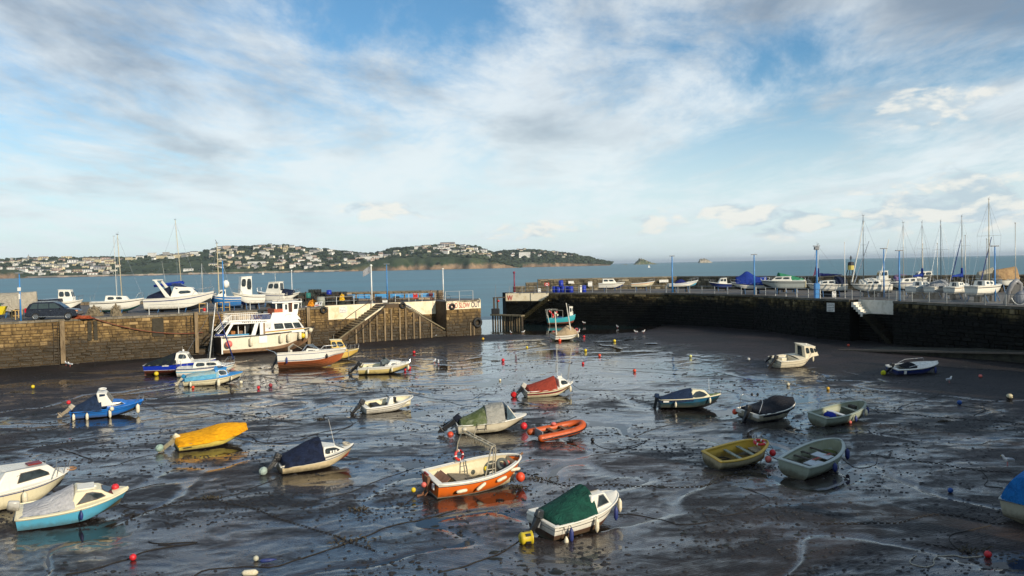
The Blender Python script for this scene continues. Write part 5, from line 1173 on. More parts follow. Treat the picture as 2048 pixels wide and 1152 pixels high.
# small sailing yacht
def mast(B, x, z, h, m, lean=(0, 0), r=.05, spread=(), boom=None, bm=None, cover=None, stays=True, name='mast', fore=None, furl=None, aft=True):
    top = Vector((x + lean[0], lean[1], z + h)); base = Vector((x, 0, z))
    mt = build(MB().tube([base, base.lerp(top, .5), top], [r, r * .9, r * .6], 8), name, m, B.root, smooth=True)
    build(MB().box(tuple(top + Vector((0, 0, .05))), (.30, .05, .03)).tube([top, top + Vector((.12, 0, .3))], .01, 4).tube([top, top + Vector((-.14, 0, .18))], .01, 4), 'masthead_gear', DARKP, mt)
    for f, w in spread: q = base.lerp(top, f); build(MB().bar(q + Vector((0, -w, .04)), q + Vector((0, w, .04)), .03, .02), 'spreader', m, mt)
    if boom:
        a = base + Vector((-.05, 0, boom[0])); b2 = base + Vector((-boom[1], boom[3] if len(boom) > 3 else 0, boom[0] + boom[2])); build(MB().tube([a, b2], .04, 6), 'boom', m, B.root)
        if cover:
            k = 9; rows = []
            for i in range(k + 1):
                u = i / k; p = a.lerp(b2, u * .97); hh = .30 * (1 - u) + .10; ww = .13 * (1 - u * .4); rows.append([p + Vector((0, ww * math.cos(q), -.05 + hh * .5 + hh * .5 * math.sin(q) + .02 * math.sin(i * 2.1))) for q in [j * math.pi / 5 for j in range(10)]])
            build(MB().grid(rows, closed=True), 'sail_cover', cover, B.root, smooth=True)
            build(MB().tube([a + Vector((.02, 0, -.1)), a + Vector((.02, 0, .9))], [.16, .10], 8), 'mast_cover', cover, B.root, smooth=True)
    if stays:
        st = MB(); L = B.L; f0 = fore or B.P(1, 1, 1) + Vector((-.03, 0, 0)); t_ = base.lerp(top, .97)
        st.tube([t_, f0], .011, 4)
        if aft: st.tube([t_, Vector((.02, 0, B.zs(0)))], .009, 4)
        for sd in (1, -1):
            q = B.P(min(.9, x / L - .03), 1, sd, -.03)
            if spread: m_ = base.lerp(top, spread[0][0]) + Vector((0, sd * spread[0][1], .04)); st.tube([t_, m_, q], .009, 4)
            else: st.tube([t_, q], .009, 4)
            st.tube([base.lerp(top, .55), B.P(min(.92, x / L + .04), 1, sd, -.03)], .008, 4)
        build(st, 'rigging', STEEL, B.root)
        if furl: build(MB().tube([t_.lerp(f0, .12), t_.lerp(f0, .5), t_.lerp(f0, .94)], [.03, .055, .07], 6), 'furled_jib', furl, B.root, smooth=True)
B = Boat('sailing_yacht', 'small white bilge keel yacht with leaning white mast and blue furled jib', key='yacht9', B=1.9, hs=.85, hb=1.10, kind='r', heel=3, rake=.7, tw=.75)
B.bands([('bottom', 0, .46, mat('antifoul_teal', (.02, .12, .17), .6, scale=5), 0), ('hull', .46, 1, GEL, 0), ('blue_stripe', .80, .85, SKB, .01), ('dark_stripe', .955, .985, FENB, .01)]).gunwale(STEEL, .02).deck(0, 1, GEL, .06)
for sd in (1, -1): B.part(MB().hexa([(1.6, sd * .35, -.12), (2.8, sd * .35, -.12), (2.8, sd * .42, -.12), (1.6, sd * .42, -.12), (1.5, sd * .3, .3), (3.0, sd * .3, .3), (3.0, sd * .4, .3), (1.5, sd * .4, .3)]), 'bilge_keel', MUDDY)
B.cabin(1.3, 3.7, .62, .45, 1.45, 3.3, .5, .34, 1.38, 1.30, GEL, side=[(.12, .42, .3, .8), (.52, .86, .3, .8)], frame=BLK, back=[(.3, .7, .1, .9)])
B.part(MB().box((-.02, -.25, .72), (.05, .28, .3)), 'transom_plate', GREYP); B.part(MB().box((-.04, -.25, .74), (.03, .14, .14)), 'exhaust', BLK)
mast(B, 2.6, 1.3, 5.1, WHITEP, lean=(.75, -.3), r=.055, spread=((.5, .4),), furl=FENB, stays=True)
B.rail(.80, 1.0, .5, n=3); B.aerial((.15, .6, .9), 1.3, lean=(.35, 0), r=.012); B.aerial((.9, -.6, .9), .9)
B.part(MB().tube([(.1, .7, .9), (.1, .7, 1.35), (.1, -.7, 1.35), (.1, -.7, .9)], .016, 5), 'stern_rail', STEEL)
# light blue canopy boat
B = Boat('cabin_boat', 'cream hulled boat with bright blue cabin and faded pale blue canopy', key='ltblue', B=1.75, hs=.60, hb=.92, heel=5, rake=.5, tw=.85)
LTB = hullpaint('cabin_blue', (.03, .24, .56), .4, .2)
B.bands([('bottom', 0, .34, AF_BLK, 0), ('hull', .34, 1, GELC, 0), ('dark_stripe', .78, .81, DARKP, .01)]).gunwale(LTB, .03).deck(.5, 1, LTB, .06)
B.cabin(2.5, 3.45, .70, .58, 2.35, 3.2, .56, .44, 1.36, 1.28, LTB, side=[(.30, .92, .28, .88)], front=[(.08, .92, .25, .85)], frame=WHITEP, roof=LTB)
B.part(MB().tube([(2.6, -.3, 1.42), (3.0, -.2, 1.45)], .03, 5).tube([(2.5, .2, 1.42), (3.0, .25, 1.45)], .03, 5), 'roof_gear', DARKP)
cv_ = B.cover(.05, .60, lambda u: .30 + .36 * u + .06 * math.sin(u * 7), cloth('faded_canvas', (.36, .46, .42), (.24, .42, .50)), over=.05, p=3.2, seed=26, out=-.02, fold=.14)
B.part(MB().hexa([(.15, -.86, .55), (2.5, -.87, .72), (2.5, -.84, .72), (.15, -.83, .55), (.15, -.84, .86), (2.5, -.80, 1.05), (2.5, -.78, 1.05), (.15, -.80, .86)]), 'side_curtain', cloth('pale_blue_canvas', (.13, .40, .58)))
B.outboard(tilt=40, cowl=cloth('engine_cover_blue', (.03, .22, .42)), leg=mat('leg_cream', (.5, .45, .33), .5), sc=1.0)
B.fender(.13, -1, FEND, 'white fender at the stern of the boat with the bright blue cabin', l=.42); B.fender(.60, -1, FEND, 'large white fender amidships on the boat with the bright blue cabin', l=.6, r=.13, drop=.05); B.fender(.82, -1, FEND, 'small white fender forward on the boat with the bright blue cabin', l=.34, r=.07)
# sports cruiser with copper bottom
B = Boat('sports_cruiser', 'sleek white sports cruiser with rust orange bottom and navy stripes', key='speed', B=2.1, hs=1.12, hb=1.25, heel=-7, rake=.9, tw=.94, dead=.46, full=.95)
COP = hullpaint('copper_bottom', (.36, .095, .030), .6, .3)
B.bands([('bottom', 0, .42, COP, 0), ('hull', .42, 1, GEL, .004), ('navy_stripe', .46, .50, FENB, .02), ('upper_stripe', .84, .87, FENB, .012)]).gunwale(GEL, .03).deck(.38, 1, GEL, .10)
for kk in (.12, .2, .28): B.part(MB().tube([B.P(t, kk, -1, .012) for t in B.ts(0, .86, 10)], .018, 4), 'spray_rail', COP)
B.well(.03, .40, .5, GEL, w=.2)
B.cabin(2.35, 5.1, .82, .42, 2.5, 4.3, .66, .34, 1.40, 1.26, GEL, side=[(.52, .88, .34, .70)], frame=None, bev=.08); B.part(MB().box((2.85, -.80, 1.22), (.4, .012, .06)), 'model_badge', DARKP); B.part(MB().box((3.15, -.775, 1.2), (.16, .012, .06)), 'vent', BLK)
ws = MB().tube([(2.1, -.78, 1.2), (2.5, -.74, 1.62), (2.95, -.4, 1.66), (3.05, 0, 1.66), (2.95, .4, 1.66), (2.5, .74, 1.62), (2.1, .78, 1.2)], .022, 5).tube([(2.5, -.74, 1.62), (3.35, -.55, 1.30)], .018, 5).tube([(3.0, -.2, 1.66), (3.5, -.2, 1.34)], .018, 5)
B.part(ws, 'windscreen_frame', STEEL); B.part(MB().grid([[(3.35, -.6, 1.33), (3.55, -.2, 1.34), (3.55, .2, 1.34), (3.35, .6, 1.33)], [(2.6, -.70, 1.60), (2.98, -.2, 1.65), (2.98, .2, 1.65), (2.6, .7, 1.6)]]), 'windscreen', glass('smoke_glass', (.05, .06, .06), .05), smooth=True)
B.part(MB().tube([(1.0, -.95, 1.0), (.95, -.92, 1.5), (1.35, -.8, 1.72), (1.35, .8, 1.72), (.95, .92, 1.5), (1.0, .95, 1.0)], .05, 6).tube([(1.35, -.8, 1.72), (2.1, -.8, 1.35)], .02, 5), 'canopy_hoop', mat('hoop_grey', (.35, .32, .26), .6))
B.part(MB().box((1.45, 0, .80), (.55, 1.4, .35)).box((1.15, 0, 1.08), (.18, 1.4, .5)), 'seat', cloth('seat_white', (.62, .58, .5)), bevel=.05)
for yy in (-.55, .55): B.part(MB().tube([(0, yy, .95), (-.25, yy, 1.22), (-.95, yy + .1, 1.45)], .022, 5), 'davit', STEEL)
B.outboard(tilt=35, cowl=mat('sterndrive', (.07, .07, .075), .4), z=.62, sc=.9); B.rail(.60, 1.0, .30, n=4)
B.part(MB().tube([(B.L - .15, -.1, 1.1), (B.L + .15, -.1, 1.05), (B.L + .2, -.08, .4)], .02, 5).tube([(B.L - .15, .15, 1.1), (B.L + .15, .15, 1.05), (B.L + .2, .15, .4)], .02, 5).bar((B.L + .2, -.1, .5), (B.L + .2, .15, .5), .03).bar((B.L + .19, -.1, .75), (B.L + .19, .15, .75), .03), 'bow_ladder', STEEL)
B.fender(.14, -1, FENB, 'navy fender at the stern quarter of the sports cruiser', l=.6, r=.09); B.fender(.74, -1, BLK, 'black fender forward on the sports cruiser', l=.42, r=.10, drop=-.02)
B.root.scale = (1.04, 1.12, 1.30)
# yellow cabin boat half hidden behind it
B = Boat('cabin_boat', 'small yellow cabin boat with dark windows half hidden behind the sports cruiser', pos=(-18.9, 78.0, .05), head=R(18), L=3.7, B=1.6, hs=.75, hb=1.0, rake=.5, tw=.9)
YC = hullpaint('yellow_cabin', (.62, .42, .10), .4, .3)
B.bands([('bottom', 0, .38, MUDDY, 0), ('hull', .38, 1, YC, 0)]).gunwale(GELC, .03).deck(0, 1, YC, .06)
B.cabin(1.1, 2.6, .6, .5, .9, 2.0, .55, .45, 2.0, 1.95, YC, side=[(.06, .40, .45, .88), (.48, .92, .45, .88)], front=[(.06, .94, .4, .88)], roof=GELC); B.rail(.70, 1.0, .45, n=3); B.aerial((1.3, .3, 2), .5)
# cream cuddy speedboat
B = Boat('cuddy_speedboat', 'white over pale yellow cuddy speedboat with upright smoked screen and black outboard', key='cuddy', B=1.9, hs=.68, hb=.88, heel=5, rake=.6, tw=.9, full=.95)
PYL = hullpaint('pale_yellow_hull', (.66, .52, .20), .35, .4)
B.bands([('bottom', 0, .30, mat('antifoul_blue', (.02, .10, .14), .6), 0), ('hull', .30, .80, PYL, 0), ('topsides', .80, 1, GEL, .02)]).gunwale(GEL, .04)
B.well(.08, .52, .35, GELC, w=.22, mg=GEL).deck(.52, 1, GEL, .12)
B.cabin(2.35, 3.9, .62, .34, 2.7, 3.5, .5, .28, 1.10, 1.02, GEL, side=[(.25, .55, .2, .6)], bev=.08)
B.part(MB().grid([[(2.1, -.70, .9), (2.5, -.55, .95), (2.75, -.2, 1.0), (2.75, .2, 1.0), (2.5, .55, .95), (2.1, .7, .9)], [(1.95, -.62, 1.22), (2.15, -.5, 1.3), (2.3, -.2, 1.34), (2.3, .2, 1.34), (2.15, .5, 1.3), (1.95, .62, 1.22)]]), 'windscreen', glass('smoke_glass', (.05, .06, .06), .05), smooth=True)
B.part(MB().hexa([(1.75, -.1, .4), (2.15, -.1, .4), (2.15, .55, .4), (1.75, .55, .4), (1.85, -.08, 1.05), (2.1, -.08, 1.2), (2.1, .5, 1.2), (1.85, .5, 1.05)]), 'console', mat('console_grey', (.30, .29, .27), .5), bevel=.04); B.part(MB().box((.95, .35, .5), (.35, .4, .3)).box((.95, -.4, .5), (.35, .4, .3)), 'seat', GELC, bevel=.05)
B.part(MB().torus((1.72, .25, 1.08), .15, .018, Matrix.Rotation(1.1, 3, 'Y'), 14, 5), 'steering_wheel', BLK)
B.outboard(tilt=48, cowl=BLK, sc=1.25); B.rail(.66, 1.0, .26, n=4)
B.fender(.20, -1, FEND, 'white fender at the stern of the pale yellow speedboat', l=.4); B.fender(.66, -1, FEND, 'white fender forward on the pale yellow speedboat', l=.4); B.fender(.97, -1, FEND, 'white fender at the bow tip of the pale yellow speedboat', l=.45, drop=.1)
# open centre console
B = Boat('open_motorboat', 'open white motorboat with centre console, steering wheel and black outboard', key='console', B=1.62, hs=.52, hb=.78, heel=8, rake=.5, tw=.9)
B.bands([('bottom', 0, .36, MUDDY, 0), ('hull', .36, 1, GEL, 0), ('dark_stripe', .70, .74, DARKP, .01), ('upper_stripe', .90, .925, DARKP, .01)]).gunwale(GEL, .04)
B.well(.10, .95, .22, GELC, w=.15, mg=GEL)
B.part(MB().box((.15, 0, .46), (.3, 1.1, .12)), 'engine_well', GEL, bevel=.03); B.part(MB().box((.9, 0, .36), (.45, .95, .28)), 'seat_box', mat('dark_mat', (.03, .03, .03), .8)); B.part(MB().hexa([(1.55, -.26, .22), (2.05, -.24, .22), (2.05, .24, .22), (1.55, .26, .22), (1.75, -.22, .84), (2.0, -.2, .92), (2.0, .2, .92), (1.75, .22, .84)]), 'console', GEL, bevel=.06)
B.part(MB().ball((1.62, 0, .40), .17, 10, (.6, 1, 1)), 'console_hatch', BLK, smooth=True); B.part(MB().torus((1.70, 0, .92), .15, .017, Matrix.Rotation(.9, 3, 'Y'), 16, 5).tube([(1.57, 0, 1.0), (1.82, 0, .83)], .012, 4).tube([(1.7, -.14, .92), (1.7, .14, .92)], .012, 4), 'steering_wheel', BLK); B.part(MB().box((2.15, -.05, .7), (.14, .22, .3)), 'throttle_box', BLK)
B.part(MB().box((2.75, 0, .45), (.6, .8, .06)), 'bow_locker', GEL, bevel=.02)
B.outboard(tilt=42, cowl=mat('cowl_dark2', (.03, .03, .035), .35), sc=1.1, y=.1)
# red cover
B = Boat('cabin_boat', 'white cabin boat with rust red cockpit cover, red stripe and red propeller bag', key='redcov', B=1.62, hs=.60, hb=.90, heel=8, rake=.5, tw=.9)
B.bands([('bottom', 0, .30, MUDDY, 0), ('hull', .30, 1, GELC, 0), ('red_stripe', .64, .73, mat('stripe_red', (.28, .015, .02), .4), .01), ('black_stripe', .73, .80, DARKP, .012)]).gunwale(GEL, .035).deck(.5, 1, GEL, .06)
B.cabin(2.35, 3.25, .66, .50, 2.3, 2.85, .52, .40, 1.28, 1.20, GEL, side=[(.22, .92, .30, .88)], front=[(.08, .92, .2, .85)], frame=None)
B.part(MB().box((2.55, .05, 1.30), (.3, .25, .12)).tube([(2.75, .1, 1.25), (2.75, .1, 1.5)], .015, 4), 'roof_gear', GEL)
B.cover(.05, .60, lambda u: .14 + .56 * u ** .9, cloth('rust_canvas', (.33, .050, .028), (.22, .035, .02)), over=.05, p=1.5, seed=31, fold=.03)
B.aerial((2.5, .3, 1.2), 1.7, r=.010); B.rail(.86, 1.0, .2, n=2); B.fender(.90, -1, FEND, 'white fender at the bow of the red covered boat', l=.45)
B.outboard(tilt=40, cowl=mat('cowl_pale', (.5, .48, .42), .4), sc=1.1, y=.15, cover=cloth('red_bag', (.60, .02, .025), (.45, .015, .02)))
# grey green canopy
B = Boat('motor_boat', 'cream motor boat with mossy green and grey canopy and a wrapped black outboard', key='greygreen', B=1.7, hs=.62, hb=.84, heel=4, rake=.8, tw=.92, full=.7)
B.bands([('bottom', 0, .36, AF_BLK, 0), ('hull', .36, 1, hullpaint('cream_topsides', (.62, .56, .42), .4, .4), 0)]).gunwale(GEL, .035).deck(.5, 1, GEL, .05)
B.cover(.05, .40, lambda u: .16 + .62 * u ** 1.3, cloth('mossy_canvas', (.10, .13, .045), (.20, .22, .13)), over=.02, p=1.9, seed=33, fold=.16, amp=.04); B.cover(.40, .66, lambda u: .80 + .06 * u, cloth('grey_canvas', (.36, .35, .31), (.27, .27, .24)), over=.02, p=2.4, seed=34, fold=.04)
B.part(MB().hexa([(2.72, -.66, .7), (3.25, -.50, .76), (3.25, .50, .76), (2.72, .66, .7), (2.70, -.55, 1.46), (2.76, -.50, 1.46), (2.76, .50, 1.46), (2.70, .55, 1.46)]), 'windscreen', glass('blue_glass', (.06, .09, .11), .08)); B.part(MB().tube([(3.27, -.5, .78), (2.76, -.52, 1.48), (2.76, .52, 1.48), (3.27, .5, .78)], .025, 5), 'windscreen_frame', GEL)
ln = MB()
for x in (1.0, 1.5): ln.tube([(x, -.88, .70), (x, -.885, .35)], .02, 5)
ln.bar((1.0, -.885, .40), (1.5, -.885, .42), .02); B.part(ln, 'grab_line', DARKP)
B.outboard(tilt=55, cowl=cloth('black_bag', (.010, .014, .028)), sc=1.25); B.outboard(tilt=62, y=.35, cowl=BLK, sc=.8)
B.fender(.93, -1, REDB, 'red ball buoy hanging at the bow of the mossy canopy boat', ball=True, r=.19, drop=.2, out=.1); p = wm(B.root) @ Vector((-.35, -.3, .05)); e = tag(empty('buoy', tuple(p)), 'orange ball buoy under the stern of the mossy canopy boat', 'buoy'); build(MB().ball((0, 0, 0), .18, 12), 'body', ORB, e, smooth=True); build(MB().torus((0, 0, .18), .04, .012, n=8, m=4), 'eye', DARKP, e)
# orange RIB
A_ = PLACE['rib']; hd = R(27); Lr = 2.75
e = tag(empty('inflatable_dinghy', (A_[0], A_[1], mz(A_[0], A_[1]) + .02), (R(6), R(-3), hd)), 'orange inflatable dinghy with black rubbing strip and floorboards', 'dinghy')
OT = mat('orange_rubber', (.50, .085, .012), .5, scale=4, col2=(.33, .06, .012)); pts = [(-.25, .58, .24), (.3, .58, .24), (1.2, .58, .25), (2.0, .54, .29), (2.5, .36, .35), (2.72, .0, .40), (2.5, -.36, .35), (2.0, -.54, .29), (1.2, -.58, .25), (.3, -.58, .24), (-.25, -.58, .24)]
fine = []
for i in range(len(pts) - 1):
    a = [Vector(pts[max(0, i - 1)]), Vector(pts[i]), Vector(pts[i + 1]), Vector(pts[min(len(pts) - 1, i + 2)])]
    for j in range(5): t = j / 5; fine.append(.5 * (2 * a[1] + (a[2] - a[0]) * t + (2 * a[0] - 5 * a[1] + 4 * a[2] - a[3]) * t * t + (3 * a[1] - a[0] - 3 * a[2] + a[3]) * t ** 3))
fine.append(Vector(pts[-1])); rr_ = [.185] * len(fine); rr_[0] = rr_[-1] = .05; rr_[1] = rr_[-2] = .16
build(MB().tube(fine, rr_, 12), 'tube', OT, e, smooth=True)
def outw(p, d, z): v = Vector((p.x - 1.1, p.y * 2.2, 0)).normalized(); return p + v * d + Vector((0, 0, z))
build(MB().tube([outw(p, .20, -.02) for p in fine[3:-3]], .045, 5), 'rubbing_strip', BLK, e)
build(MB().add([(.1, -.5, .12), (2.3, -.35, .16), (2.3, .35, .16), (.1, .5, .12)], [(0, 1, 2, 3)]).box((1.1, 0, .14), (1.9, .6, .04)), 'floor', mat('dark_floor', (.04, .03, .02), .7), e)
for x in (.9, 1.6): build(MB().box((x, 0, .34), (.2, .85, .03)), 'thwart', WOODB, e)
build(MB().box((.12, 0, .28), (.06, .8, .42)), 'transom', GREYP, e); build(MB().tube([(.3, .3, .25), (2.1, -.1, .3)], .025, 6).tube([(.4, -.2, .25), (2.0, .2, .3)], .025, 6), 'oar', WOODD, e)
build(MB().lathe([(.01, 0), (.12, .02), (.15, .1), (.08, .16)], (1.25, .45, .42), 10), 'bailer', PINKB, e, smooth=True)
# teal trawler by the wall: afloat
B = Boat('fishing_boat', 'turquoise inshore fishing boat with white wheelhouse forward, moored by the far quay stairs', key=None, pos=(5.3, 122.0, -.2), head=R(4), L=5.5, B=2.1, hs=.95, hb=1.9, kind='r', rake=.8, tw=.8, midsag=.1)
TQ = hullpaint('turquoise_hull', (.035, .36, .40), .4, .25)
B.bands([('bottom', 0, .62, AF_RED, 0), ('hull', .62, .96, TQ, 0), ('top_strake', .96, 1, SKB, .03)]).gunwale(TQ, .045).deck(.6, 1, TQ, .05); B.well(.04, .62, .7, TQ, w=.12)
B.cabin(3.35, 4.3, .68, .55, 3.35, 4.2, .62, .5, 2.75, 2.7, GEL, zb0=1.2, zb1=1.4, side=[(.1, .42, .45, .86), (.52, .9, .45, .86)], front=[(.08, .9, .45, .85)], roof=GEL, frame=None)
B.part(MB().hexa([(4.1, -.6, 1.5), (5.0, -.12, 1.75), (5.0, .12, 1.75), (4.1, .6, 1.5), (4.1, -.58, 1.95), (4.95, -.12, 2.1), (4.95, .12, 2.1), (4.1, .58, 1.95)]), 'whaleback', GEL, bevel=.04)
B.part(MB().tube([(3.7, 0, 2.8), (3.7, 0, 4.6)], [.05, .015], 6).box((3.55, 0, 2.95), (.45, .3, .2)).box((3.7, 0, 3.5), (.06, .4, .06)), 'mast', WHITEP)
B.part(MB().tube([(.1, -.9, .9), (-.1, -.9, 2.3), (.6, -.9, 2.35), (.6, .9, 2.35), (-.1, .9, 2.3), (.1, .9, .9)], .035, 5).tube([(.6, -.9, 1), (.6, -.9, 2.3), (2.3, -.95, 2.2), (2.3, -.95, 1.1)], .03, 5).tube([(1.4, -.95, 1.1), (1.4, -.95, 2.25)], .03, 5).tube([(.6, .9, 2.35), (2.3, .95, 2.25), (2.3, .95, 1.1)], .03, 5), 'gantry', mat('rail_pale', (.5, .5, .45), .5))
for i, (x, y, z, m_) in enumerate(((.5, -.8, 1.9, REDB), (.75, -.85, 1.6, REDB), (.9, -.6, 1.4, REDB), (1.2, -.9, 1.8, FEND), (.8, -.8, 1.2, PINKB), (1.35, -.85, 1.95, REDB), (1.5, -.7, 1.5, FEND), (.3, -.7, 2.1, PINKB))): B.part(MB().ball((x, y, z), .17, 8), 'float', m_, smooth=True)
B.part(MB().box((1.9, 0, 1.0), (.9, 1.0, .3)), 'net_heap', mat('net_blue', (.03, .10, .25), .9)); B.part(MB().tube([(-.05, -.9, 1.6), (.2, -1.0, .3), (.3, -1.0, -.2)], .04, 5), 'ladder', GEL)
# beige cover with sheer legs
B = Boat('day_boat', 'small cream day boat with beige tent cover and two propped white poles', key='beige', B=1.9, hs=.85, hb=1.0, heel=6, rake=.5, tw=.85, kind='v', dead=.3, sink=.0)
B.bands([('bottom', 0, .40, mat('bottom_olive', (.30, .25, .12), .7, scale=4, col2=(.12, .1, .05)), 0), ('hull', .40, 1, GEL, 0), ('dark_stripe', .66, .72, DARKP, .01)]).gunwale(WOODB, .03).deck(.6, 1, GEL, .05)
B.cover(.06, .84, lambda u: .12 + .85 * math.exp(-((u - .62) / .30) ** 2), cloth('beige_canvas', (.44, .33, .20), (.34, .25, .15)), over=.04, p=1.35, seed=41, fold=.2, amp=.04); B.part(MB().torus((3.1, -.10, 1.25), .17, .035, Matrix.Rotation(1.3, 3, 'X'), 16, 6), 'red_window_trim', REDB)
POLE = mat('white_pole', (.72, .69, .60), .5, scale=6)
B.part(MB().tube([(.15, -.75, .6), (-.25, -.9, 3.7)], [.075, .05], 6), 'sheer_leg', POLE); B.part(MB().tube([(2.05, -.6, 1.3), (1.3, -.7, 4.6)], [.08, .05], 6), 'gaff_pole', POLE)
B.fender(.10, -1, ORB, 'red buoy at the stern of the beige covered day boat', ball=True, r=.2, drop=.3); B.fender(.85, -1, FEND, 'white fender forward on the beige covered day boat', l=.5); B.rail(.85, 1, .35, n=2)
# pilothouse boat
B = Boat('pilothouse_boat', 'cream pilothouse boat with upright cabin and low black outboard', key='pilot', B=1.95, hs=.74, hb=1.0, heel=9, rake=.5, tw=.9, dead=.2, full=.9)
CRP = hullpaint('cream_pilot', (.70, .63, .47), .35, .3)
B.bands([('bottom', 0, .38, CRP, 0), ('hull', .38, 1, CRP, .004), ('dark_stripe', .66, .69, DARKP, .01), ('deck_edge', .90, 1, CRP, .03)]).gunwale(CRP, .045).well(.06, .50, .42, CRP, w=.2).deck(.5, 1, CRP, .1)
B.cabin(2.55, 4.0, .68, .58, 2.35, 3.55, .60, .52, 1.86, 1.74, CRP, side=[(.12, .36, .42, .86), (.48, .72, .42, .86), (.80, .95, .45, .8)], front=[(.06, .48, .45, .88), (.52, .94, .45, .88)], back=[(.3, .7, .05, .88)], roof=CRP, frame=BLK)
B.part(MB().lathe([(.08, 0), (.06, .06), (.02, .10)], (3.0, 0, 1.86), 8), 'mast_light', WHITEP); B.part(MB().box((1.0, .3, .6), (.5, .5, .35)), 'seat_box', CRP, bevel=.04)
nm_ = MB(); [nm_.box((2.6 + k * .09, -.93 + k * .006, .66), (.06, .012, .04)) for k in range(7)]; B.part(nm_, 'boat_name', DARKP)
B.outboard(tilt=35, cowl=BLK, sc=1.1, y=-.15); B.outboard(tilt=45, cowl=BLK, sc=.7, y=.5); B.rail(.78, 1.0, .36, n=3); B.fender(.97, -1, FEND, 'white fender at the bow of the cream pilothouse boat', l=.5, drop=.05)
# white and blue with black outboard
B = Boat('open_motorboat', 'white decked boat with navy hull sides and yellow propeller bag', key='whblue', B=1.6, hs=.56, hb=.82, heel=9, rake=.5, tw=.88)
B.bands([('bottom', 0, .34, AF_BLK, 0), ('hull', .34, .92, hullpaint('navy_hull', (.012, .03, .16), .35, .2), 0), ('deck_edge', .92, 1, GEL, .02)]).gunwale(GEL, .035).deck(.44, 1, GEL, .12).well(.05, .46, .3, GEL, w=.14)
B.cover(.22, .52, lambda u: .30 * math.sin(math.pi * (u * .9 + .05)), cloth('black_canvas', (.006, .007, .012)), over=-.02, p=2, out=-.22, seed=44); B.part(MB().tube([(1.0, .62, .72), (1.6, .62, .98), (3.0, .40, 1.1), (3.1, .38, .85)], .016, 5).tube([(1.0, -.62, .72), (1.6, -.66, .85), (2.7, -.55, .90)], .016, 5), 'side_rail', STEEL)
B.part(MB().box((.62, -.76, .40), (.22, .02, .3)), 'white_flash', WHITEP); B.outboard(tilt=40, cowl=BLK, sc=1.05, cover=cloth('yellow_bag', (.60, .58, .02), (.45, .45, .02)))
p = wm(B.root) @ Vector((-.35, .0, .62)); B.part(MB().box((-.30, -.05, .70), (.3, .3, .1)), 'cowl_cap', GEL)
B.fender(.82, -1, FENB, 'navy fender forward on the navy sided boat', l=.5, drop=.06)
# dark blue cabin
B = Boat('cabin_boat', 'dark teal blue cabin boat with cream coachroof and big oval side window', key='dkblue', B=1.65, hs=.62, hb=.88, heel=-4, rake=.6, tw=.88, full=.75)
B.bands([('bottom', 0, .36, AF_BLK, 0), ('lower_hull', .36, .72, hullpaint('deep_green_hull', (.012, .040, .050), .35, .2), 0), ('hull', .72, 1, hullpaint('teal_blue_hull', (.012, .085, .16), .35, .2), .004)]).gunwale(GELC, .03).deck(.2, 1, GELC, .06); B.deck(.80, .99, mat('deck_green', (.16, .22, .05), .7), .075, name='foredeck_mat', dz=.012, inset=.1)
B.cabin(1.75, 3.1, .62, .50, 2.0, 2.75, .50, .40, 1.22, 1.16, GELC, side=[(.12, .94, .15, .86, [(.06, .22), (.30, .10), (.70, .12), (.93, .30), (.80, .72), (.55, .88), (.30, .78)])], front=[(.1, .9, .2, .8)], frame=None)
B.cover(.0, .52, lambda u: .10 + .50 * math.sin(u * 1.5) ** 1.2, NV2, over=.16, p=1.7, seed=51, out=.0)
B.outboard(tilt=12, cowl=NV2, sc=.9); B.part(MB().box((.35, -.80, .52), (.34, .04, .08)), 'number_plate', WHITEP); B.rail(.84, 1.0, .30, n=2)
B.aerial((3.05, -.2, 1.0), .9, lean=(0, .02)); B.fender(.24, -1, FEND, 'white fender aft on the dark teal blue boat', l=.36, r=.07, drop=.1); B.fender(.80, -1, FEND, 'white fender forward on the dark teal blue boat', l=.38, r=.07, drop=.02)
# black cover with a frame
B = Boat('motor_boat', 'cream motor boat under a shiny black cover with bent stern frame and orange buoy', key='black', B=1.8, hs=.60, hb=.86, heel=6, rake=.5, tw=.92)
B.bands([('bottom', 0, .46, AF_BLK, 0), ('hull', .46, 1, hullpaint('dull_cream', (.42, .38, .28), .5, .7), 0)]).gunwale(GEL, .04)
BKC = cloth('black_tarp', (.006, .006, .009), (.012, .012, .016), .6)
B.cover(.10, .985, lambda u: .10 + .46 * math.exp(-((u - .60) / .34) ** 2), BKC, over=.14, p=1.9, seed=55, amp=.05, fold=.16)
B.part(MB().tube([(.1, .72, .6), (.15, .70, 1.35), (.35, .66, 1.45), (1.0, .3, 1.30), (1.5, -.05, 1.2)], .02, 5).tube([(.3, -.55, .62), (.75, -.35, 1.15), (.8, -.2, 1.35), (1.35, .05, 1.3)], .022, 5), 'canopy_frame', STEEL)
for x, y in ((.72, .42), (1.02, .28)): B.part(MB().ball((x, y, 1.42), .075, 8, (1, 1, 1.3)), 'lamp', DARKP, smooth=True)
B.part(MB().box((-.02, -.62, .5), (.1, .42, .16)).box((-.02, .62, .5), (.1, .42, .16)), 'swim_step', GEL, bevel=.02); B.outboard(tilt=22, cowl=BLK, sc=1.15, y=-.1)
B.fender(.02, 1, ORB, 'orange ball buoy at the far stern corner of the black covered boat', ball=True, r=.16, drop=.05)
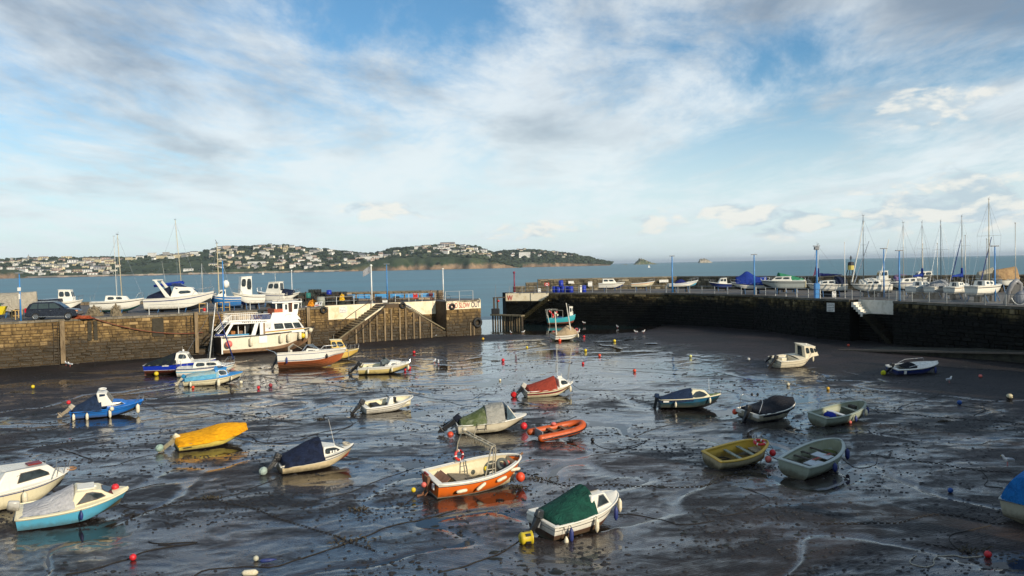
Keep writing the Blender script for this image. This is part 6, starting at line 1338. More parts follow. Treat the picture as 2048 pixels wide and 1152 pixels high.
# rowing dinghies
def dinghy(key, label, mh, mi, mg, Bm, hs, hb, heel, thw, name='rowing_dinghy', w=.09, kind='r', bot=None, tw=.8):
    B = Boat(name, label, key=key, B=Bm, hs=hs, hb=hb, kind=kind, heel=heel, rake=.3, tw=tw, sink=.02, midsag=.05, cat='dinghy', trim=1)
    B.bands([('bottom', 0, .40, bot or MUDDY, 0), ('hull', .40, 1, mh, 0)]).gunwale(mg, .035); B.well(.03, .94, .12, mi, w=w, mg=mg, thwarts=thw)
    B.part(MB().hexa([(.4, -.03, -.05), (B.L * .8, -.03, -.05), (B.L * .8, .03, -.05), (.4, .03, -.05), (.1, -.03, .1), (B.L * .88, -.03, .1), (B.L * .88, .03, .1), (.1, .03, .1)]), 'keel', mg)
    return B
TH = mat('grey_thwart', (.30, .33, .27), .7, scale=5, col2=(.16, .17, .13)); THD = mat('dark_thwart', (.05, .04, .03), .7); PALE = mat('pale_board', (.46, .50, .52), .55, scale=3)
B = dinghy('yellowd', 'ochre yellow rowing dinghy with two pale thwarts and a red lifebuoy in the bow', hullpaint('cream_fouled', (.50, .42, .26), .5, .6), hullpaint('ochre_interior', (.56, .35, .045), .5, .4), hullpaint('ochre_rail', (.60, .38, .06), .5, .3), 1.55, .55, .84, 11, [(.42, .16, TH), (.64, .16, TH)])
B.part(MB().box((B.L * .80, 0, .50), (.45, .5, .03)), 'bow_board', mat('bow_board', (.34, .28, .18), .7)); B.part(MB().torus((.9, .1, .2), .3, .03, n=18, m=5).torus((.95, .0, .18), .22, .03, n=16, m=5), 'rope_coil', ROPED); B.part(MB().tube([(B.L * .86, .3, .8), (B.L * .84, .36, 1.0), (B.L * .88, .30, 1.05), (B.L * .9, .25, .8)], .016, 5), 'mooring_eye', DARKP)
ring(tuple(wm(B.root) @ Vector((B.L * .87, .02, .80))), (R(12), R(-8), B.head), .22, .06, REDB, WHITEP, 'red lifebuoy lying in the bow of the ochre yellow dinghy')
B.fender(.80, -1, PINKB, 'salmon ball buoy hanging forward on the ochre dinghy, the nearer one', ball=True, r=.15, drop=.15, out=.05); B.fender(.97, -1, REDB, 'red ball buoy at the bow of the ochre dinghy', ball=True, r=.15, drop=.15, out=.12)
GRN = hullpaint('pale_green_hull', (.30, .34, .27), .45, .5); GRI = hullpaint('pale_green_interior', (.30, .32, .23), .5, .6)
B = dinghy('grey1', 'pale green dinghy with a navy bundle and white thwart, the farther of two green dinghies', GRN, GRI, GRN, 1.55, .60, .90, 8, [(.45, .30, PALE), (.72, .2, TH)])
B.part(MB().ball((1.15, .05, .42), .30, 12, (1.1, 1.2, .75)), 'blue_bundle', cloth('royal_bundle', (.01, .03, .30), (.006, .02, .2)), smooth=True); B.part(MB().tube([(.1, .5, .45), (.6, -.3, .5), (.3, -.5, .42), (.8, .3, .4)], .05, 6), 'net_roll', mat('buff_net', (.32, .25, .17), .9)); B.part(MB().box((3.2, .2, .62), (.25, .4, .18)), 'dark_crate', THD); B.part(MB().box((1.0, 0, .2), (1.6, .8, .04)), 'dark_floor', THD)
B.fender(.52, -1, FENB, 'navy fender amidships on the farther green dinghy', l=.35); B.fender(.82, -1, FEND, 'white fender forward on the farther green dinghy', l=.4); B.fender(.90, -1, FENB, 'navy fender at the bow of the farther green dinghy', l=.4)
B = dinghy('grey2', 'pale green dinghy with two white boards and dark thwarts, the nearer of two green dinghies', GRN, GRI, hullpaint('pale_rail', (.40, .44, .40), .45, .4), 1.72, .66, .95, 7, [(.18, .12, THD), (.36, .14, THD), (.52, .14, THD), (.68, .12, THD)], w=.10)
B.part(MB().box((B.L * .24, -.42, .60), (.85, .55, .03)).box((B.L * .5, -.25, .66), (.62, .75, .03)), 'white_board', PALE); B.part(MB().ball((B.L * .82, .05, .42), .38, 12, (1.1, .9, .35)), 'weed_heap', mat('moss', (.09, .11, .02), .9, scale=14, col2=(.03, .04, .01)), smooth=True)
for k in range(3): B.part(MB().tube([(B.L * .3, -.2 - k * .07, .62), (B.L * .62, -.35 - k * .06, .68)], .02, 5), 'oar', WOODB if k else REDP)
B.fender(.40, -1, FENB, 'navy fender amidships on the nearer green dinghy', l=.42, r=.1, drop=.02); B.fender(.84, -1, FENB, 'navy fender at the bow of the nearer green dinghy', l=.5, r=.1, drop=.02)
e_b = Boat('cabin_boat', 'cream boat under a bright blue tarpaulin, cut by the right edge', key='blueR', B=2.0, hs=.72, hb=1.05, heel=3, rake=.4, tw=.92, sink=.0)
e_b.bands([('bottom', 0, .4, MUDDY, 0), ('hull', .4, 1, hullpaint('dull_cream2', (.40, .38, .28), .5, .5), 0)]).gunwale(GELG, .05)
e_b.cover(.0, .9, lambda u: .88 + .12 * math.sin(u * 3), cloth('blue_tarp', (.012, .17, .48), (.008, .11, .34)), over=.02, p=3.6, seed=61, fold=.05, out=-.02); e_b.outboard(tilt=5, y=-.4, cowl=BLK, sc=.8)
# ================================================================== TRIP BOAT AT THE LEFT WALL
hT = math.atan2(EL.y, EL.x); c0 = LP(19.3, 2.3)
T = Boat('passenger_boat', 'white two deck passenger trip boat with black stern lying against the left pier wall', pos=(c0.x, c0.y, -.12), head=hT, L=10.4, B=3.8, hs=2.25, hb=2.75, kind='v', rake=1.5, tw=.95, full=.9, dead=.62, cat='boat', chw=.93, trim=-.3)
WHT = hullpaint('trip_white', (.74, .67, .52), .4, .6); BRW = mat('trip_bottom', (.22, .125, .065), .8, scale=2, col2=(.12, .07, .04)); WHB = hullpaint('trip_upper_white', (.80, .78, .72), .4, .2)
T.bands([('bottom', 0, .38, BRW, 0), ('boot_top', .38, .50, BRW, .005), ('hull', .50, .97, WHT, .01), ('black_rail', .97, 1, BLK, .07)]).gunwale(BLK, .05)
T.part(MB().hexa([(-.03, -1.78, .55), (.02, -1.78, .55), (.02, 1.78, .55), (-.03, 1.78, .55), (-.05, -1.82, 2.28), (.0, -1.82, 2.28), (.0, 1.82, 2.28), (-.05, 1.82, 2.28)]), 'black_transom', BLK)
T.part(MB().box((.02, -1.80, 1.4), (.14, .1, 1.7)), 'corner_post', WHB)
T.deck(.0, 1, mat('deck_grey', (.3, .28, .24), .7), .03, dz=-.25)
T.part(MB().hexa([(1.2, -.06, -.05), (8.6, -.06, -.05), (8.6, .06, -.05), (1.2, .06, -.05), (.6, -.07, .3), (9.0, -.07, .3), (9.0, .07, .3), (.6, .07, .3)]), 'keel', BLK)
YS = 1.72
def slab(x0a, x1a, x1b, x0b, za, zb, y0, y1, name, m, **k): return T.part(MB().hexa([(x0a, y0, za), (x1a, y0, za), (x1a, y1, za), (x0a, y1, za), (x0b, y0, zb), (x1b, y0, zb), (x1b, y1, zb), (x0b, y1, zb)]), name, m, **k)
for sd in (-1, 1):
    y0, y1 = sorted((sd * YS, sd * (YS - .07)))
    slab(.15, .45, 1.25, .95, 2.25, 3.62, y0, y1, 'raked_post', WHB); slab(3.0, 3.45, 3.85, 3.45, 2.25, 3.62, y0, y1, 'raked_post', WHB)
    slab(.2, 3.1, 3.1, .2, 2.24, 2.36, y0, y1, 'coaming', WHB)
    slab(.95, 8.2, 8.0, .95, 3.58, 3.80, y0, y1, 'fascia', WHB); slab(4.5, 8.8, 8.15, 4.5, 2.4, 3.6, y0, y1, 'saloon_side', WHB)
    slab(3.95, 4.3, 4.3, 3.95, 2.3, 3.58, y0 - .005, y1, 'door_frame', WHB); slab(4.25, 4.52, 4.52, 4.25, 2.3, 3.58, y0 + .01, y1, 'door', mat('door_tan', (.26, .17, .09), .6))
    if sd < 0:
        q = ((4.5, -YS, 2.4), (8.8, -YS, 2.4), (8.15, -YS, 3.6), (4.5, -YS, 3.6))
        for u0, u1 in ((.25, .50), (.53, .76), (.79, .985)): window(T.root, q, u0, u1, .38, .88, frame=WHITEP, r=.08)
        T.part(MB().bar((4.5, -YS - .02, 2.62), (8.75, -YS - .02, 2.80), .02, .06), 'maroon_stripe', mat('stripe_maroon', (.25, .02, .03), .5)); T.part(MB().bar((4.5, -YS - .02, 2.55), (8.8, -YS - .02, 2.73), .02, .06), 'yellow_stripe', YELB)
        T.part(MB().bar((4.4, -YS - .06, 2.34), (9.2, -1.45, 2.62), .10, .10), 'rubbing_band', BLK)
sp = MB(); gs = random.Random(5)
for i in range(5):
    for j in range(4): sp.box((4.62 + j * .14, -YS - .012, 3.46 - i * .10), (.09 + gs.random() * .03, .01, .04))
sp.box((4.95, -YS - .012, 2.96), (.18, .01, .16)); T.part(sp, 'notice_print', GREYP)
sp = MB()
for j in range(13): sp.box((2.2 + j * .20, -YS - .012, 3.74), (.12, .01, .07 + .03 * (j % 2)))
T.part(sp, 'side_lettering', DARKP)
slab(.5, 8.2, 8.1, .5, 3.62, 3.68, -YS + .04, YS - .04, 'upper_deck', mat('deck_pale', (.5, .48, .42), .7)); slab(4.55, 4.65, 4.65, 4.55, 2.3, 3.58, -1.62, 1.62, 'bulkhead', mat('interior_dark', (.05, .04, .035), .7))
for x, m_ in ((1.5, mat('seat_orange', (.40, .16, .04), .7)), (2.3, WOODB)): T.part(MB().box((x, .4, 2.5), (.4, 1.6, .55)), 'bench', m_)
T.part(MB().box((1.7, -1.4, 2.42), (2.3, .3, .18)), 'blue_crates', mat('crate_blue', (.05, .24, .40), .6)); T.part(MB().box((1.9, -.9, 2.95), (.06, .06, 1.3)).box((2.6, -.9, 2.95), (.06, .06, 1.3)), 'pillar', WHB)
T.part(MB().hexa([(8.78, -1.55, 2.4), (9.2, -1.0, 2.45), (9.2, 1.0, 2.45), (8.78, 1.55, 2.4), (8.12, -1.6, 3.6), (8.3, -1.2, 3.6), (8.3, 1.2, 3.6), (8.12, 1.6, 3.6)]), 'saloon_front', WHB)
# upper deck: pickets, striped dodger, solid screens
rl_ = MB(); rl_.bar((.95, -YS, 4.55), (5.0, -YS, 4.55), .05).bar((.95, YS, 4.55), (5.0, YS, 4.55), .05).bar((.95, -YS, 4.55), (.95, YS, 4.55), .05)
for x in np.linspace(.95, 3.2, 17): rl_.bar((x, -YS, 3.8), (x, -YS, 4.55), .035)
for x in np.linspace(.95, 5, 20): rl_.bar((x, YS, 3.8), (x, YS, 4.55), .03)
for y in np.linspace(-YS, YS, 9): rl_.bar((.95, y, 3.7), (.95, y, 4.55), .03)
T.part(rl_, 'deck_railing', WHB)
dg = MB()
for k in range(13): x = 2.95 + k * .165; dg.add([(x, -YS - .01, 3.95), (x + .09, -YS - .01, 3.95), (x + .22, -YS - .01, 4.50), (x + .13, -YS - .01, 4.50), (x, -YS + .01, 3.95), (x + .09, -YS + .01, 3.95), (x + .22, -YS + .01, 4.50), (x + .13, -YS + .01, 4.50)], [(0, 1, 2, 3), (7, 6, 5, 4)])
T.part(dg, 'striped_dodger', FENB)
slab(3.0, 5.2, 5.2, 3.0, 3.8, 3.93, -YS - .02, -YS + .02, 'dodger_base', WHB)
for sd in (-1, 1):
    y0, y1 = sorted((sd * (YS + .01), sd * (YS - .05))); slab(5.05, 8.35, 7.75, 5.3, 3.8, 4.62, y0, y1, 'side_screen', WHB)
T.part(MB().hexa([(8.3, -1.7, 3.7), (8.36, -1.7, 3.7), (8.36, 1.7, 3.7), (8.3, 1.7, 3.7), (7.7, -1.7, 4.62), (7.76, -1.7, 4.62), (7.76, 1.7, 4.62), (7.7, 1.7, 4.62)]), 'front_screen', WHB)
lad = MB()
for y in (-YS, -YS + .75):
    for dz in (0, .55): lad.bar((-.55, y, 2.45 + dz), (1.0, y, 4.0 + dz), .05)
for k in range(7): lad.bar((-.55 + k * .24, -YS, 2.5 + k * .24), (-.55 + k * .24, -YS + .75, 2.5 + k * .24), .09, .03)
T.part(lad, 'stern_stairs', WHB); T.part(MB().bar((-.7, -1.8, 2.4), (.4, -1.8, 2.4), .05).bar((-.7, 1.8, 2.4), (-.7, -1.8, 2.4), .05), 'stern_rail', STEEL); T.part(MB().tube([(-.6, -1.75, 2.55), (.3, -1.6, 2.5)], .13, 8), 'blue_roll', FENB, smooth=True)
# wheelhouse
slab(5.6, 6.5, 6.5, 5.6, 4.3, 4.98, -1.45, 1.2, 'orange_locker', mat('locker_orange', (.50, .10, .03), .5)); slab(5.55, 7.9, 7.9, 5.55, 3.68, 4.3, -1.4, 1.3, 'wheelhouse_base', WHB)
for x in (5.75, 6.5): slab(x, x + .12, x + .12, x, 4.3, 5.6, -1.42, -1.34, 'post', WHB)
slab(5.85, 6.5, 6.5, 5.85, 4.98, 5.6, -1.0, 1.0, 'dark_window', GLASS); slab(6.6, 7.15, 7.1, 6.6, 4.2, 5.62, -1.46, -1.40, 'wheelhouse_door', WHB)
window(T.root, ((6.6, -1.46, 4.2), (7.15, -1.46, 4.2), (7.1, -1.46, 5.62), (6.6, -1.46, 5.62)), .28, .75, .48, .88, r=.1)
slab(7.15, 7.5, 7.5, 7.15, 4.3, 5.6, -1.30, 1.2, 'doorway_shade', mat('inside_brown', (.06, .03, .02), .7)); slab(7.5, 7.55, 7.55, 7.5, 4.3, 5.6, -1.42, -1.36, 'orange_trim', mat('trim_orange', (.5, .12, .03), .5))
slab(7.55, 8.1, 8.35, 7.55, 4.3, 5.62, -1.42, 1.25, 'wheelhouse_front', WHB); window(T.root, ((7.55, -1.42, 4.3), (8.1, -1.42, 4.3), (8.35, -1.42, 5.62), (7.55, -1.42, 5.62)), .25, .85, .45, .88, r=.1)
slab(5.35, 8.55, 8.6, 5.3, 5.62, 5.74, -1.6, 1.45, 'wheelhouse_roof', WHB); T.part(MB().bar((5.5, -1.2, 5.85), (8.3, -1.2, 5.9), .08).bar((5.8, .2, 5.85), (8.2, .5, 5.95), .25, .15).bar((6.2, -.6, 5.82), (6.9, -.5, 6.0), .2).tube([(6.6, 0, 5.7), (6.6, 0, 7.3)], .03, 5).box((6.6, 0, 6.6), (.9, .2, .05)).tube([(7.6, .6, 5.7), (7.6, .6, 6.7)], .02, 4), 'roof_gear', mat('roof_gear', (.45, .42, .36), .6))
dm = MB(); pts = [(6.3 + .38 * math.cos(a), -YS - .025, 4.10 + .30 * math.sin(a)) for a in np.linspace(.6, 2.9, 9)]; dm.tube([(x + .7, y, z) for x, y, z in pts], .012, 4).tube([(7.15 + .1 * math.cos(a), -YS - .025, 4.02 + .1 * math.sin(a)) for a in np.linspace(0, 3, 6)], .01, 4)
T.part(dm, 'painted_emblem', GREYP)
for t, m_, l, r_, ball, dr, lb in ((.06, PINKB, 0, .36, 1, .25, 'large salmon ball buoy at the stern of the trip boat'), (.28, FEND, .95, .19, 0, .15, 'white fender aft on the trip boat'), (.585, FEND, .95, .20, 0, .15, 'first of the four forward white fenders on the trip boat'), (.67, FEND, .95, .20, 0, .15, 'second of the forward white fenders on the trip boat'), (.80, FEND, .9, .19, 0, .12, 'third of the forward white fenders on the trip boat, beside the yellow buoy'), (.83, YELB, 0, .27, 1, .30, 'yellow ball buoy near the bow of the trip boat'), (.875, FEND, .9, .17, 0, .18, 'fourth of the forward white fenders on the trip boat'), (.93, FEND, 0, .24, 1, -.1, 'white ball fender up at the bow of the trip boat')):
    T.fender(t, -1, m_, lb, drop=dr, r=r_, l=l, ball=bool(ball), out=-.02)
T.part(MB().box((4.2, -1.9, 1.9), (.85, .05, .85)), 'boarding_gate', WHB)

# ================================================================== BOATS ON THE QUAYS
def qplace(pxa, pxb, D, bow, yaw, lift=.55):
    """hull seen between columns pxa and pxb, distance D, bow 'L' or 'R', swung by yaw degrees (bow away > 0)"""
    ps = pxa if bow == 'R' else pxb; A = GX(ps, D, QZ); L = (pxb - pxa) / FPX * D / math.cos(R(yaw))
    return (A.x, A.y, QZ + lift), (R(yaw) if bow == 'R' else math.pi - R(yaw)), L
def cradle(B, lb, lift):
    h = B.head; e = tag(empty('boat_cradle', (B.root.location.x, B.root.location.y, QZ), (0, 0, h)), lb, 'cradle', 'cradles and props under the boats ashore')
    for x in (B.L * .22, B.L * .62):
        build(MB().box((x, 0, lift * .5 + .0), (.25, .5, lift)), 'keel_block', WOODD, e)
        for sd in (1, -1): build(MB().bar((x, sd * B.B * .55, 0), (x, sd * B.B * .30, lift + B.hs * .45), .07), 'prop', mat('prop_blue', (.04, .12, .26), .5), e)
def yacht(name, lb, pxa, pxb, D, bow, yaw, mpx=None, mtop=None, hull=GEL, stripe=FENB, bot=AF_BLK, Bm=None, lift=.5, hs=.8, hb=1.05, cover=None, boomc=None, mm=None, cab=True, lean=0, kind='r', mat_c=GEL, spread=True, canopy=None, sp_w=.5, zs=1.0):
    pos, hd, L = qplace(pxa, pxb, D, bow, yaw, lift); B = Boat(name, lb, pos=pos, head=hd, L=L, B=Bm or max(1.6, L * .32), hs=hs, hb=hb, kind=kind, rake=.9, tw=.7, cat='yacht' if mpx else 'boat')
    B.bands([('bottom', 0, .48, bot, 0), ('hull', .48, 1, hull, 0), ('sheer_stripe', .90, .94, stripe, .012)]).gunwale(GEL, .03).deck(0, 1, GEL, .05)
    if kind == 'r': B.part(MB().hexa([(L * .35, -.06, -lift), (L * .6, -.06, -lift), (L * .6, .06, -lift), (L * .35, .06, -lift), (L * .33, -.08, .2), (L * .66, -.08, .2), (L * .66, .08, .2), (L * .33, .08, .2)]), 'keel', bot)
    if cab: B.cabin(L * .28, L * .72, B.B * .33, B.B * .22, L * .30, L * .66, B.B * .27, B.B * .17, hs + .50, hs + .42, mat_c, side=[(.12, .42, .3, .8), (.52, .80, .3, .8)], back=[(.3, .7, .1, .85)])
    if cover: B.cover(.08, .95, lambda u: .35 + .25 * math.sin(u * 3), cover, over=.05, p=1.4, seed=int(pxa), fold=.1)
    if canopy: B.cover(.02, .30, lambda u: .55 + .35 * min(1, u * 2.2), canopy, over=.0, p=3.0, seed=int(pxa), fold=.04, out=-.15)
    B.rail(.86, 1, .45, n=2); B.part(MB().tube([(.1, B.b(0) * .9, hs), (.1, B.b(0) * .9, hs + .5), (.1, -B.b(0) * .9, hs + .5), (.1, -B.b(0) * .9, hs)], .016, 5), 'stern_rail', STEEL)
    B.root.scale = (1, 1, zs)
    if mpx:
        f = (mpx - pxa) / (pxb - pxa); f = f if bow == 'R' else 1 - f; x = min(.80, max(.25, f)) * L
        w = B.root.location; mp = Vector((w.x + math.cos(hd) * x, w.y + math.sin(hd) * x)); top = GD(mpx, mtop, mp.y).z
        mast(B, x, hs + (.45 if cab else .1), (top - w.z) / zs - hs - .45, mm or mat('alloy_mast', (.50, .49, .44), .4, metal=.3), lean=(lean, 0), r=.05, spread=((.55, sp_w),) if spread else (), boom=(.55, x * .85, .08) if boomc else None, cover=boomc)
    cradle(B, 'cradle under the ' + ' '.join(lb.split()[:12]), lift); return B
def motor(name, lb, pxa, pxb, D, bow, yaw, hull=GEL, bot=AF_BLK, cabf=(.30, .72), top=1.0, lift=.45, hs=.75, hb=1.0, cover=None, glassy=True, Bm=None, stripe=DARKP, mat_c=GEL, cf=None, ct=(.02, .9), zs=1.0):
    pos, hd, L = qplace(pxa, pxb, D, bow, yaw, lift); B = Boat(name, lb, pos=pos, head=hd, L=L, B=Bm or max(1.7, L * .36), hs=hs, hb=hb, rake=.7, tw=.92, full=.85, dead=.2)
    B.bands([('bottom', 0, .38, bot, 0), ('hull', .38, 1, hull, 0), ('stripe', .82, .87, stripe, .012)]).gunwale(GEL, .03).deck(0, 1, GEL, .06)
    if cabf: B.cabin(L * cabf[0], L * cabf[1], B.B * .38, B.B * .28, L * (cabf[0] + .02), L * (cabf[1] - .12), B.B * .32, B.B * .24, hs + top, hs + top - .04, mat_c, side=[(.08, .45, .45, .88), (.52, .90, .45, .88)], front=[(.06, .47, .4, .88), (.53, .94, .4, .88)], back=[(.15, .85, .3, .9)], roof=GEL)
    if cover: B.cover(ct[0], ct[1], cf or (lambda u: .5 + .2 * math.sin(u * 3)), cover, over=.12, p=1.8, seed=int(pxa), fold=.12, amp=.05)
    B.rail(.72, 1, .40, n=3); B.root.scale = (1, 1, zs); cradle(B, 'cradle under the ' + ' '.join(lb.split()[:12]), lift); return B
# left boat yard
L1 = Boat('covered_boat', 'large boat wrapped in taut grey canvas at the left edge of the quay', pos=tuple(GX(-60, 84, QZ + .55)), head=R(4), L=6.9, B=2.4, hs=.75, hb=1.15, kind='v', rake=1.6, tw=.9, dead=.5)
L1.bands([('bottom', 0, .45, mat('bottom_dirty', (.16, .11, .07), .8), 0), ('hull', .45, 1, GELG, 0)]); L1.cover(0, .99, lambda u: 1.42 - .42 * u, cloth('grey_taut', (.38, .34, .27), (.30, .27, .21)), over=.75, p=3.2, seed=70, fold=.03, out=.05, amp=.02); cradle(L1, 'cradle with blue props under the large grey wrapped boat', .55)
B = motor('cabin_boat', 'white cabin boat with small dark door window, behind the dark car', 111, 163, 87, 'R', 8, zs=1.15, cabf=(.18, .72), top=1.15, hs=.85)
B = yacht('sailing_yacht', 'white sailing yacht with two close masts beside the stone piles on the left quay', 184, 284, 87.5, 'R', 6, 242, 470, bot=mat('antifoul_green', (.01, .07, .07), .5), stripe=DARKP, hs=.85, lean=-.25, spread=False, zs=1.35, lift=.2, mm=mat('wood_mast', (.52, .44, .27), .5))
m2 = GX(234, 90, QZ + 1.4); e = tag(empty('spare_mast', tuple(m2)), 'thin second mast standing just left of the white yacht mast', 'mast'); build(MB().tube([(0, 0, 0), (-.12, 0, GD(234, 472, 90).z - m2.z)], [.04, .025], 6), 'pole', mat('alloy_mast', (.50, .49, .44), .4, metal=.3), e); build(MB().box((-.12, 0, GD(234, 472, 90).z - m2.z), (.3, .03, .03)), 'truck', DARKP, e)
B = motor('motor_cruiser', 'large white motor cruiser with raked radar arch and navy stripes on the left quay', 294, 424, 88.5, 'R', 6, cabf=None, zs=1.38, lift=.15, hs=1.0, hb=1.45, bot=mat('cruiser_bottom', (.03, .035, .04), .6), stripe=FENB)
Lc = B.L
B.cabin(Lc * .38, Lc * .80, .95, .55, Lc * .44, Lc * .68, .75, .5, 1.95, 1.85, GEL, side=[(.30, .80, .30, .62)], front=[(.1, .9, .3, .8)])
B.part(MB().hexa([(Lc * .33, -1.15, 1.1), (Lc * .40, -1.15, 1.1), (Lc * .40, -1.05, 1.1), (Lc * .33, -1.05, 1.1), (Lc * .15, -1.0, 2.55), (Lc * .20, -1.0, 2.45), (Lc * .20, -.9, 2.45), (Lc * .15, -.9, 2.55)]).hexa([(Lc * .33, 1.05, 1.1), (Lc * .40, 1.05, 1.1), (Lc * .40, 1.15, 1.1), (Lc * .33, 1.15, 1.1), (Lc * .15, .9, 2.55), (Lc * .20, .9, 2.45), (Lc * .20, 1.0, 2.45), (Lc * .15, 1.0, 2.55)]).box((Lc * .175, 0, 2.5), (.5, 2.0, .1)), 'radar_arch', GEL, bevel=.02)
B.cover(.04, .34, lambda u: .25 + .65 * u, NV, over=-.02, p=2.5, out=-.25, seed=71); B.part(MB().grid([[(Lc * .48, -.8, 1.75), (Lc * .60, -.3, 1.95), (Lc * .60, .3, 1.95), (Lc * .48, .8, 1.75)], [(Lc * .40, -.7, 2.1), (Lc * .48, -.3, 2.25), (Lc * .48, .3, 2.25), (Lc * .40, .7, 2.1)]]), 'windscreen', glass('navy_glass', (.015, .025, .06), .06)); B.part(MB().box((Lc * .45, 0, 2.18), (.8, .9, .12)), 'screen_cover', FENB); B.aerial((Lc * .25, .8, 2.4), 1.6, lean=(-.3, 0))
B = yacht('sailing_yacht', 'white yacht behind the motor cruiser with a royal blue boom cover and tall mast', 300, 400, 99, 'R', 5, 363, 440, boomc=None, hs=.9, stripe=FENB, spread=False, lean=-.55, mm=mat('wood_mast', (.52, .44, .27), .5))
RBC = cloth('royal_cover', (.010, .045, .34), (.006, .03, .24)); a = GD(366, 566, 98.6); b2 = GD(308, 572, 98.6)
B.part(MB().tube([Matrix.LocRotScale(B.root.location, B.root.rotation_euler, None).inverted() @ q for q in (a + Vector((0, 0, .15)), a, b2)], [.2, .30, .15], 8), 'boom_cover', RBC, smooth=True)
B = yacht('sailing_yacht', 'small yacht with a plain white mast right of the motor cruiser', 378, 432, 103, 'R', 5, 405, 527, hs=.8, spread=False)
B = motor('work_boat', 'mid blue work boat with white deck edge and round radar dome', 425, 483, 91, 'L', -20, zs=1.35, lift=.2, hull=hullpaint('mid_blue', (.015, .13, .36), .4, .3), bot=mat('bottom_blue', (.03, .11, .24), .6), cabf=(.45, .75), top=.6, hs=.95, hb=1.15, stripe=GEL); B.part(MB().ball((B.L * .45, -.3, 2.05), .38, 10, (1, 1, .9)), 'radar_dome', WHITEP, smooth=True)
p_ = GX(437, 96.5, QZ + 1.2); e = tag(empty('yacht_mast', tuple(p_)), 'slim dark topped mast rising from the blue work boat', 'mast'); hM = GD(437, 486, 96.5).z - p_.z; build(MB().tube([(.1, 0, 0), (0, 0, hM)], [.07, .04], 6), 'pole', mat('wood_mast', (.52, .44, .27), .5), e); build(MB().box((0, 0, hM), (.35, .04, .05)).tube([(0, 0, hM), (-.15, 0, hM + .4)], .03, 4), 'masthead_gear', DARKP, e); build(MB().tube([(0, 0, hM * .95), (1.7, 0, .3)], .015, 4).tube([(0, 0, hM * .95), (-1.2, 0, .3)], .015, 4), 'rigging', STEEL, e)
B = motor('wheelhouse_boat', 'white fishing boat with tall open wheelhouse and white transom towards the basin', 477, 528, 92.5, 'L', -32, cabf=None, zs=1.2, hs=.95, hb=1.25, bot=mat('bottom_navy', (.02, .03, .14), .5)); Lw = B.L
B.cabin(Lw * .42, Lw * .80, .75, .6, Lw * .42, Lw * .74, .7, .6, 2.75, 2.7, GEL, side=[(.05, .46, .30, .90), (.54, .95, .45, .90)], back=[(.06, .46, .05, .92), (.52, .94, .05, .92)], roof=GEL, frame=WHITEP)
B.part(MB().tube([(-.04, -.25, .2), (-.04, -.25, .85)], .02, 5).tube([(-.04, .05, .2), (-.04, .05, .85)], .02, 5).bar((-.04, -.25, .4), (-.04, .05, .4), .03).bar((-.04, -.25, .65), (-.04, .05, .65), .03), 'boarding_ladder', BLK)
B = motor('cabin_cruiser', 'white cabin cruiser with three side windows and roof aerials', 512, 572, 96, 'L', 10, zs=1.25, cabf=(.12, .66), top=1.15, hs=.9, hb=1.15, stripe=FENB); B.part(MB().tube([(B.L * .35, 0, 2.1), (B.L * .35, 0, 2.9)], .03, 5).box((B.L * .35, 0, 2.9), (1.4, .04, .04)), 'roof_aerial', STEEL)
B = motor('cabin_boat', 'small boat under a navy canopy next to the lobster pots', 556, 600, 96.5, 'R', 4, cabf=None, cover=NV, hs=.7, lift=.7, cf=lambda u: 1.0 * math.sin(min(1.57, u * 3.2)) * (1 - .55 * u), ct=(.02, .75))
# dark car and van
def wheel(par, x, y, r=.36, w=.22):
    wv = build(MB().lathe([(r * .6, -w / 2), (r * .96, -w / 2), (r, -w / 2 + .04), (r, w / 2 - .04), (r * .96, w / 2), (r * .6, w / 2)], (x, y, r), 20, Matrix.Rotation(math.pi / 2, 3, 'X')), 'wheel', BLACKR, par, smooth=True, fix=True)
    rm = MB().lathe([(r * .62, -w / 2 - .012), (r * .62, w / 2 + .012)], (x, y, r), 16, Matrix.Rotation(math.pi / 2, 3, 'X')); build(rm, 'rim', DARKP, wv)
    s_ = MB()
    for k in range(7): a = k * .8976; s_.bar((x, y - w / 2 - .02, r), (x + r * .58 * math.cos(a), y - w / 2 - .02, r + r * .58 * math.sin(a)), .03, .06)
    s_.loop([(x + r * .6 * math.cos(a), y - w / 2 - .02, r + r * .6 * math.sin(a)) for a in np.linspace(0, 6.28, 17)[:-1]], .025, 5); build(s_, 'spokes', STEEL, wv)
